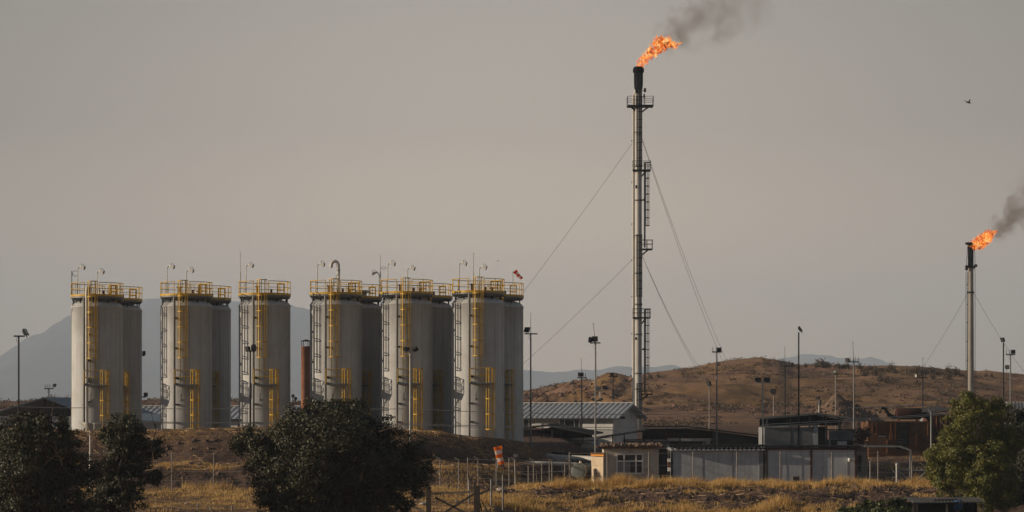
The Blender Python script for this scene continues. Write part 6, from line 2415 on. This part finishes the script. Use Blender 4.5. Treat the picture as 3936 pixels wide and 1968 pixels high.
tree('oak_tree', 'broad dark oak with a rounded crown in front of the middle tanks', 1300, 112,
     [(1260, 1572, 95, 50), (1180, 1612, 100, 60), (1350, 1610, 110, 70), (1110, 1660, 95, 70), (1265, 1680, 190, 110, -1.2), (1440, 1660, 100, 75), (1510, 1720, 110, 80), (1600, 1765, 72, 78),
      (960, 1695, 74, 60), (1010, 1735, 90, 60), (925, 1700, 40, 45), (1060, 1790, 120, 95), (1200, 1800, 150, 110, -1.5), (1370, 1800, 170, 110, -0.6), (1500, 1810, 120, 85), (1590, 1830, 70, 55), (1630, 1800, 40, 45),
      (1060, 1885, 85, 75), (1160, 1910, 120, 80, -1.0), (1310, 1920, 120, 70, 1.0), (1430, 1900, 90, 70), (1520, 1900, 50, 70), (1560, 1935, 45, 40), (1590, 1880, 45, 40), (1240, 1860, 150, 80, 1.6), (1110, 1960, 115, 60), (1250, 1985, 150, 50), (1410, 1985, 100, 50), (1480, 1945, 60, 40)],
     0.115, 6.6, 21, 'leaf_oak', fork_row=1880, r0=0.27, bare=[((1455, 1660), (1580, 1620)), ((1500, 1700), (1600, 1650)), ((1100, 1700), (1040, 1640)), ((1385, 1850), (1420, 1760))])
tree('oak_tree', 'dark oak filling the bottom left corner of the view', 110, 111,
     [(130, 1625, 90, 45), (60, 1660, 80, 60), (200, 1640, 75, 55), (255, 1675, 50, 55), (20, 1720, 80, 70), (130, 1710, 110, 80, -1.0), (240, 1745, 85, 80), (320, 1790, 70, 60), (345, 1850, 30, 40), (90, 1810, 130, 90, -1.2),
      (220, 1840, 110, 90), (10, 1830, 80, 100), (120, 1900, 130, 80), (250, 1930, 90, 60), (20, 1950, 90, 70), (180, 1975, 130, 60), (320, 1960, 60, 50), (60, 1990, 100, 50)],
     0.12, 6.2, 22, 'leaf_oak', fork_row=1850, r0=0.3, bare=[((240, 1790), (205, 1690)), ((70, 1850), (130, 1790)), ((60, 1900), (20, 1800)), ((150, 1800), (260, 1720)), ((330, 1690), (352, 1660))])
tree('oak_tree', 'smaller dark oak standing right of the bottom left one, lobed and gappy', 440, 114,
     [(470, 1620, 65, 42), (425, 1655, 45, 50), (520, 1655, 55, 45), (480, 1690, 90, 60), (560, 1725, 68, 50), (600, 1735, 34, 40), (450, 1745, 75, 60), (420, 1810, 60, 55), (500, 1790, 75, 50), (570, 1830, 60, 34), (615, 1840, 25, 28), (545, 1780, 50, 40),
      (470, 1860, 85, 50), (400, 1900, 60, 60), (480, 1930, 85, 50), (380, 1960, 55, 45), (530, 1900, 34, 30), (450, 1985, 90, 45)],
     0.115, 6.6, 23, 'leaf_oak', fork_row=1830, r0=0.24, bare=[((560, 1810), (610, 1800)), ((350, 1700), (390, 1660))])
tree('willow_tree', 'bright olive green feathery tree at the lower right, sunlit on its left', 3770, 143,
     [(3740, 1553, 72, 44), (3880, 1690, 48, 60), (3885, 1850, 45, 70), (3590, 1780, 36, 46), (3690, 1590, 55, 50), (3800, 1575, 60, 50), (3850, 1610, 55, 70), (3720, 1650, 100, 70, -0.8), (3650, 1690, 60, 55), (3830, 1680, 70, 60), (3620, 1750, 55, 60), (3700, 1750, 90, 80, -0.6), (3800, 1760, 80, 70, -1.2), (3600, 1820, 42, 50),
      (3660, 1830, 70, 60), (3760, 1840, 80, 60, -1.4), (3860, 1760, 45, 60), (3840, 1850, 60, 60), (3720, 1895, 70, 45), (3800, 1910, 80, 50, -1.0), (3640, 1890, 45, 35), (3870, 1920, 50, 50), (3690, 1930, 60, 30)],
     0.13, 7.5, 24, 'leaf_green', 'bark_pale', trunks=[(3775, 1905), (3812, 1915)], aspect=0.42, r0=0.13, droop=0.5)
tree('dark_tree', 'very dark tree cut off by the right frame edge behind the bright one', 3925, 152,
     [(3905, 1650, 50, 60), (3950, 1640, 60, 70), (3915, 1740, 60, 80), (3960, 1760, 70, 100), (3900, 1850, 70, 80), (3950, 1900, 90, 90), (3870, 1930, 60, 50), (3930, 1960, 90, 40), (3870, 1690, 40, 60), (3925, 1600, 30, 40)],
     0.15, 8.0, 25, 'leaf_dark', fork_row=1860, r0=0.2)
# small rough shrub beside the rusty enclosure, and vine bush at the bottom
tree('shrub', 'small rough brownish shrub against the left end of the rusty enclosure', 3312, 201,
     [(3305, 1668, 20, 24, 0), (3325, 1680, 22, 30, 0.2), (3300, 1700, 22, 22, -0.2), (3335, 1655, 12, 16, 0)], 0.16, 5.0, 26, 'leaf_scrub', r0=0.05, fork_row=1700, cat='shrub')
tree('vine_bush', 'low green leafy bush at the bottom edge, left of the dark lean-to', 3380, 136,
     [(3290, 1965, 60, 24, 0), (3350, 1950, 50, 28, 0.3), (3410, 1945, 60, 28, 0), (3470, 1940, 45, 30, 0.4), (3260, 1975, 60, 16, -0.4), (3420, 1975, 90, 26, -0.8), (3330, 1985, 90, 22, -0.7)], 0.16, 4.4, 27, 'leaf_vine', r0=0.05, fork_row=1960, aspect=0.8, cat='bush')
M['corr_dark'] = paint('old_tin', (0.10, 0.10, 0.10), 0.7, 0.1, var=0.4, scale=2.5, dirt=(0.05, 0.03, 0.02), dirt_amt=0.7, spec=0.15)
# dark lean-to in the corner
Yl = 137.0
root = thing('lean_to', 'dark lean-to with a crooked tin roof at the bottom right', 'shelter', (X_(3650, Yl), Yl, g1(X_(3650, Yl), Yl)))
mb = MB()
mb.corr(P(3505, 1933, Yl), Vector((1, 0, 0.008)).normalized(), Vector((0.1, 3.0, 0.16)), X_(3790, Yl) - X_(3505, Yl), 0.18, 0.04, Vector((0, 0, 1)), 0.02)
mb.build('roof', M['corr_dark'], root)
MB().beam(P(3590, 1922, Yl + 1.2), P(3680, 1920, Yl + 1.0), 0.7, 0.05).build('loose_sheet', M['roof_dark'], root)
for px in (3512, 3524, 3640, 3780):
    p = P(px, 1936, Yl + 0.1)
    MB().beam((p.x, p.y, g1(p.x, p.y) - 0.2), p, 0.10, 0.10).build('post', M['wood'], root)
MB().box(X_(3505, Yl), X_(3790, Yl), Yl + 2.6, Yl + 2.7, g1(X_(3650, Yl), Yl) - 0.5, Z_(1936, Yl)).build('back_wall', M['char_shade'], root)
p = P(3690, 1940, Yl - 0.3)
root = thing('blue_barrel', 'blue plastic barrel under the right end of the dark lean-to', 'barrel', (p.x, p.y, g1(p.x, p.y)))
zb = Z_(1962, Yl)
MB().lathe([(0.0, 0), (0.20, 0.0), (0.24, 0.15), (0.25, 0.3), (0.24, 0.45), (0.2, 0.52), (0, 0.52)], c=(X_(3690, Yl), Yl + 0.6, zb), n=16).build('drum', M['blue'], root)
MB().box(X_(3684, Yl) , X_(3697, Yl), Yl + 0.45, Yl + 0.75, g1(p.x, p.y) - 0.2, zb - 0.002).build('stand', M['wood'], root)

# shrubs along the hill crest
rng = np.random.default_rng(31)
proto = None


def shrub_mesh(seed, h):
    r = np.random.default_rng(seed)
    n = 150
    d = r.normal(size=(n, 3))
    d /= np.linalg.norm(d, axis=1, keepdims=True)
    d[:, 2] = np.abs(d[:, 2])
    pts = d * (r.random((n, 1)) ** 0.4) * np.array([0.55 * h, 0.5 * h, h]) * (1 + 0.25 * r.normal(size=(n, 1)))
    pts[:, 2] += 0.05
    return pts


protos = []
crest = [(3143, 1410, 1.4), (3158, 1412, 1.7), (3166, 1412, 1.5), (3096, 1411, 0.9), (3185, 1414, 0.9), (3222, 1415, 1.1), (3245, 1416, 1.0), (3258, 1416, 1.2), (3305, 1420, 1.1), (3345, 1424, 0.9), (3416, 1428, 1.1), (3427, 1426, 1.5), (3438, 1433, 1.2),
         (3502, 1436, 0.8), (3527, 1434, 1.1), (3540, 1434, 1.2), (3560, 1436, 0.9), (3577, 1436, 1.4), (3608, 1441, 0.7), (3645, 1440, 1.6), (3657, 1441, 1.1), (3673, 1441, 1.5), (3700, 1445, 0.7), (3790, 1447, 0.8), (3812, 1448, 0.7),
         (2760, 1408, 0.8), (2500, 1452, 0.9), (2405, 1466, 0.8), (2530, 1446, 0.7), (2135, 1490, 0.6), (3325, 1444, 1.5), (3362, 1445, 1.3), (3385, 1468, 1.2), (3644, 1461, 1.3), (3410, 1471, 1.0), (3585, 1455, 1.0)]
for i, (px, row, h) in enumerate(crest):
    # walk along the sight line to find the ground
    best = None
    for Yq in np.arange(380, 540, 2.0):
        if Z_(row + 3, Yq) <= g1(X_(px, Yq), Yq):
            best = Yq
            break
    Yq = best or 522.0
    x = X_(px, Yq)
    if i < 4:
        root = thing('hill_shrub', 'small dark shrub on the brown hill under the right sky', 'shrub', (0, 0, 0), 'shrubs dotted along the hill crest')
        pts = shrub_mesh(40 + i, 1.0)
        leaves_mesh('foliage', pts, 0.26, M['leaf_scrub'], root, np.random.default_rng(50 + i), 0.5)
        mb = MB()
        rr = random.Random(60 + i)
        for k in range(7):
            mb.tube([(0, 0, -0.15), (rr.uniform(-0.25, 0.25), rr.uniform(-0.25, 0.25), 0.55)], 0.03, 4, r1=0.008)
        mb.build('stem', M['bark'], root)
        protos.append(root)
    else:
        root = dup(protos[i % 4], (0, 0, 0), 'small dark shrub on the brown hill under the right sky')
    root.location = (x, Yq, g1(x, Yq))
    root.scale = (h * 1.05, h * 1.05, h)


# ------------------------------------------------------------------ gravel heap
Yh_ = 268.0
px_pk = 3232
cx, cyy = X_(px_pk, Yh_), Yh_ + 4
n = 70
u = np.linspace(-1, 1, n)
gx, gy = np.meshgrid(u * 9.6, u * 6.4)
rad = np.sqrt((gx / np.where(gx > 0, 8.4, 5.0)) ** 2 + (gy / 5.6) ** 2)
hgt = Z_(1513, Yh_) - g1(cx, cyy)
zz = hgt * np.clip(1 - rad, -0.2, 1) ** 1.0
zz = np.where(rad < 1, hgt * (1 - rad) ** 0.95, -0.4)
zz = zz + (fbm(gx / 1.8, gy / 1.8, 4, 91) * 0.42 + np.abs(fbm(gx / 0.7, gy / 0.7, 3, 95)) * 0.3) * np.clip(1.25 - rad, 0, 1)
V = np.stack([gx + cx, gy + cyy, zz + g1(cx, cyy) - 0.1], -1).reshape(-1, 3)
idx = np.arange(n * n).reshape(n, n)
Fc = np.stack([idx[:-1, :-1], idx[:-1, 1:], idx[1:, 1:], idx[1:, :-1]], -1).reshape(-1, 4)
M['gravel'] = paint('gravel', (0.17, 0.112, 0.08), 0.95, var=0.45, scale=1.6, bump=0.2)
root = thing('gravel_heap', 'tall pointed gravel heap with its right flank in shade, before the hill', 'gravel heap', (cx, cyy, g1(cx, cyy)))
np_mesh('heap', V, Fc, M['gravel'], root, smooth=False)
rr = random.Random(8)
pts = []
for _ in range(260):
    a, q = rr.uniform(0, 6.28), rr.uniform(0.15, 1.15)
    x, y = cx + math.cos(a) * q * (8.4 if math.cos(a) > 0 else 5.0), cyy + math.sin(a) * q * 5.4
    z = hgt * max(0, 1 - q) ** 0.95 + g1(cx, cyy)
    pts.append((x, y, max(z, g1(x, y))))
o = rubble('heap_stones', '', pts, M['gravel'], size=(0.06, 0.17)).build('stones', M['gravel'], root)
o['kind'] = 'stuff'

# loose rocks on the rocky shoulder behind the white house
pts = []
for _ in range(420):
    px = rr.gauss(2230, 130)
    Yq = rr.uniform(335, 500)
    x = X_(px, Yq)
    pts.append((x, Yq, g1(x, Yq)))
M['hill_rock'] = paint('hill_rock', (0.19, 0.11, 0.075), 0.95, var=0.35, scale=1.0, bump=0.1)
o = rubble('hill_stones', '', pts, M['hill_rock'], size=(0.12, 0.42)).build('hill_stones', M['hill_rock'])
o['kind'] = 'stuff'

# a few pale rocks
for px, row, s, lab in ((1926, 1888, 0.36, 'large pale rock near the short bare posts'), (1627, 1941, 0.26, 'flat pale rock left of the wooden gate'), (1682, 1824, 0.2, 'small pale rock below the dark bank'), (1755, 1930, 0.12, 'tiny pale stone behind the wooden gate'),
                        (717, 1940, 0.12, 'tiny pale stone on the dirt between the left trees'), (536, 1883, 0.14, 'pale stone near the foot of the wire fence')):
    best = 160.0
    for Yq in np.arange(118, 200, 0.5):
        if Z_(row, Yq) <= g1(X_(px, Yq), Yq):
            best = Yq
            break
    x = X_(px, best)
    z = g1(x, best)
    bm_ = MB()
    r_ = random.Random(int(px))
    m2 = MB().lathe([(0.01, -0.6), (0.7, -0.45), (1.0, 0.0), (0.75, 0.45), (0.3, 0.68), (0.01, 0.7)], n=11)
    mb = MB().add([Vector((v[0] * s * r_.uniform(0.8, 1.15), v[1] * s * r_.uniform(0.8, 1.1), v[2] * s * 0.62 * r_.uniform(0.8, 1.1))) + Vector((x, best, z + s * 0.15)) for v in m2.v], m2.f, False)
    tag(mb.build('rock', M['rock']), lab, 'rock')
# old box and tyre-like junk by the right cabin
p = P(3058, 1842, 191)
root = thing('wooden_crate', 'weathered brown crate leaning on the wall of the right white cabin', 'crate', p)
mb = MB()
for k in range(4):
    mb.beam((p.x - 0.22, p.y, p.z - 0.18 + k * 0.11), (p.x + 0.26, p.y + 0.05, p.z - 0.16 + k * 0.11), 0.4, 0.09)
mb.build('boards', M['wood'], root)
for dx in (-0.2, 0.24):
    MB().beam((p.x + dx, p.y - 0.22, g1(p.x, p.y) - 0.1), (p.x + dx, p.y - 0.22, p.z + 0.22), 0.05, 0.05).build('batten', M['wood'], root)
# reddish weed by the booth
p = P(2302, 1858, 181)
z0 = g1(p.x, p.y)
root = thing('red_weed', 'tall dry reddish weed in front of the cream booth', 'plant', (p.x, p.y, z0))
mb = MB()
rr = random.Random(12)
tips = []
for k in range(7):
    e = Vector((p.x + rr.uniform(-0.22, 0.22), p.y + rr.uniform(-0.15, 0.15), Z_(rr.uniform(1815, 1840), 181)))
    mb.tube([(p.x, p.y, z0), ((p.x * 0.6 + e.x * 0.4), p.y, z0 + (e.z - z0) * 0.5), e], 0.016, 5, r1=0.008)
    tips.append(e)
mb.build('stem', M['leaf_red'], root)
q = np.concatenate([np.array(e) + np.random.default_rng(k).normal(size=(26, 3)) * np.array([0.09, 0.06, 0.04]) for k, e in enumerate(tips)])
leaves_mesh('flower_head', q, 0.06, M['leaf_red'], root, np.random.default_rng(5), 0.6)


M['straw_pale'] = leaf_mat('pale_straw', (0.30, 0.18, 0.08), (0.46, 0.30, 0.15), (0.62, 0.44, 0.24), scale=0.4)
# ------------------------------------------------------------------ dry grass (stuff)
def grass(name, X, Y, h, wdt, mat, rng, lean=0.35, z_off=0.0):
    n = len(X)
    Z = gz(X, Y) - 0.03 + z_off
    ang = rng.uniform(0, 2 * np.pi, n)
    ux, uy = np.cos(ang), np.sin(ang)
    la = rng.uniform(0, 2 * np.pi, n)
    ln = np.abs(rng.normal(0, lean, n)) * h
    lx, ly = np.cos(la) * ln + 0.12 * h, np.sin(la) * ln
    w_ = wdt * rng.uniform(0.6, 1.4, n) * 0.5
    a = np.stack([X - ux * w_, Y - uy * w_, Z], -1)
    b = np.stack([X + ux * w_, Y + uy * w_, Z], -1)
    c = np.stack([X + ux * w_ * 0.7 + lx * 0.4, Y + uy * w_ * 0.7 + ly * 0.4, Z + h * 0.6], -1)
    d = np.stack([X - ux * w_ * 0.7 + lx * 0.4, Y - uy * w_ * 0.7 + ly * 0.4, Z + h * 0.6], -1)
    e = np.stack([X + lx, Y + ly, Z + h], -1)
    V = np.stack([a, b, c, d, e], 1).reshape(-1, 3)
    i = np.arange(n) * 5
    Fc = np.concatenate([np.stack([i, i + 1, i + 2], 1), np.stack([i, i + 2, i + 3], 1), np.stack([i + 3, i + 2, i + 4], 1)])
    o = np_mesh(name, V, Fc, M[mat])
    o['kind'] = 'stuff'
    return o


rng = np.random.default_rng(77)
GX, GY, GH = [], [], []


def scatter(n, x0, x1, y0, y1, hmin, hmax, thr, scale, seed, maskf=None, px=True):
    Y = rng.uniform(y0, y1, n)
    q = rng.uniform(x0, x1, n)
    X = (q - 1968) * Y / F if px else q
    m = fbm(X / scale, Y / scale, 4, seed)
    k = m > thr + rng.normal(0, 0.08, n)
    if maskf is not None:
        k &= rng.random(n) < maskf(X, Y)
    X, Y, m = X[k], Y[k], m[k]
    tall = 0.55 + 1.5 * np.clip(fbm(X / 1.7, Y / 1.3, 3, seed + 7) + 0.15, 0, 1)
    h = rng.uniform(hmin, hmax, len(X)) * (0.75 + 0.8 * np.clip(m - thr, 0, 0.6)) * tall
    GX.append(X)
    GY.append(Y)
    GH.append(h)


# crest of the right mound: thick belt of yellow grass
scatter(84000, 1980, 3720, 160.5, 172, 0.16, 0.54, -0.14, 1.4, 101, lambda X, Y: sstep(-2.5, 3.0, X + (Y - 166) * 0.3))
# front slope of the mound: clumps
scatter(46000, 1860, 3650, 146, 161, 0.12, 0.40, 0.20, 1.8, 102)
scatter(34000, 1840, 3300, 144, 153, 0.16, 0.50, -0.02, 2.0, 103)
# around the walls of the cabins
scatter(9000, 2270, 3340, 174, 183, 0.2, 0.5, 0.0, 1.5, 104)
# left ledge of the berm and the flats before it
scatter(22000, -60, 2000, 179, 184.5, 0.12, 0.30, -0.05, 3.0, 105)
scatter(40000, 300, 2050, 146, 171, 0.06, 0.32, 0.04, 2.2, 106)
scatter(26000, 500, 1900, 122, 150, 0.06, 0.24, 0.02, 2.2, 107)
scatter(3200, 700, 1000, 168, 172, 0.25, 0.75, 0.05, 1.3, 108)
scatter(9000, -60, 2050, 186, 192.5, 0.06, 0.16, -0.05, 2.0, 109)
scatter(7000, 1600, 2300, 172, 180, 0.12, 0.3, 0.02, 2.0, 110)
scatter(6000, 3300, 3700, 186, 224, 0.12, 0.3, 0.05, 2.5, 111)
X, Y, H = np.concatenate(GX), np.concatenate(GY), np.concatenate(GH)
grass('dry_grass', X, Y, H, 0.026, 'straw', rng, lean=0.5)
# pale straw lying on the berm's crest and the slopes
n = 16000
q = rng.uniform(-60, 2150, n)
Y = rng.uniform(178, 192.8, n)
X = (q - 1968) * Y / F
dd = np.interp(X, CR_X, CR_Y) - Y
k = (dd > -0.6) & (fbm(X / 2.5, Y / 1.5, 3, 140) + 0.5 * np.exp(-((dd - 1.5) / 2.2) ** 2) > rng.uniform(0.1, 0.6, n))
X, Y = X[k], Y[k]
n2 = 700
q = rng.uniform(1900, 3600, n2)
Y2 = rng.uniform(147, 164, n2)
X2 = (q - 1968) * Y2 / F
X, Y = np.concatenate([X, X2]), np.concatenate([Y, Y2])
n = len(X)
an = rng.normal(0.15, 0.7, n)
ln = rng.uniform(0.15, 0.75, n)
ax, ay = np.cos(an) * ln * 0.5, np.sin(an) * ln * 0.5
z0, z1 = gz(X - ax, Y - ay) + 0.02, gz(X + ax, Y + ay) + rng.uniform(0.02, 0.10, n)
w_ = rng.uniform(0.012, 0.026, n)
V = np.stack([np.stack([X - ax, Y - ay, z0], -1), np.stack([X + ax, Y + ay, z1], -1), np.stack([X + ax, Y + ay, z1 + w_], -1), np.stack([X - ax, Y - ay, z0 + w_ * 1.6], -1)], 1).reshape(-1, 3)
i = np.arange(n) * 4
o = np_mesh('straw_litter', V, np.stack([i, i + 1, i + 2, i + 3], 1), M['straw_pale'])
o['kind'] = 'stuff'
# clods and stones on the bare faces
rr = random.Random(44)
pts = []
for _ in range(2600):
    if rr.random() < 0.55:
        Yq, qq = rr.uniform(146, 163), rr.uniform(1900, 3700)
    else:
        Yq, qq = rr.uniform(170, 188), rr.uniform(-50, 2200)
    x = X_(qq, Yq)
    if float(fbm(np.array([x / 3.0]), np.array([Yq / 3.0]), 3, 150)[0]) > -0.05:
        pts.append((x, Yq))
zz = gz(np.array([p[0] for p in pts]), np.array([p[1] for p in pts]))
rr = random.Random(45)
M['clod'] = paint('earth_clods', (0.12, 0.08, 0.062), 0.95, var=0.4, scale=2.5, bump=0.05)
o = rubble('clods', '', [(p[0], p[1], z_) for p, z_ in zip(pts, zz)], M['clod'], size=(0.03, 0.15)).build('clods', M['clod'])
o['kind'] = 'stuff'
# scrub texture on the hill
n = 4000
Y = rng.uniform(300, 540, n)
q = rng.uniform(1900, 4050, n)
X = (q - 1968) * Y / F
k = fbm(X / 16, Y / 16, 4, 120) > 0.02
X, Y = X[k], Y[k]
Z = gz(X, Y)
c = np.stack([X, Y, Z], -1)
m_ = 16
off = rng.normal(size=(len(X), m_, 3)) * np.array([0.42, 0.42, 0.16])
off[:, :, 2] = np.abs(off[:, :, 2])
sc_ = rng.uniform(0.5, 1.4, (len(X), 1, 1))
pts = (c[:, None, :] + off * sc_).reshape(-1, 3)
o = leaves_mesh('scrub', pts, 0.32, M['leaf_scrub'], None, rng, 0.55)
o['kind'] = 'stuff'
n = 2500
Y = rng.uniform(300, 530, n)
q = rng.uniform(-200, 1300, n)
X = (q - 1968) * Y / F
pts = (np.stack([X, Y, gz(X, Y)], -1)[:, None, :] + np.abs(rng.normal(size=(n, 8, 3))) * np.array([0.5, 0.5, 0.22])).reshape(-1, 3)
o = leaves_mesh('scrub', pts, 0.42, M['leaf_scrub'], None, rng, 0.55)
o['kind'] = 'stuff'
# low dark weeds on the berm and the mound's bare face
Y = rng.uniform(146, 192, 9000)
q = rng.uniform(-60, 3700, 9000)
X = (q - 1968) * Y / F
k = fbm(X / 3, Y / 3, 4, 130) > 0.12
X, Y = X[k], Y[k]
pts = (np.stack([X, Y, gz(X, Y)], -1)[:, None, :] + np.abs(rng.normal(size=(len(X), 7, 3))) * np.array([0.14, 0.14, 0.07])).reshape(-1, 3)
o = leaves_mesh('low_weeds', pts, 0.13, M['leaf_scrub'], None, rng, 0.4)
o['kind'] = 'stuff'
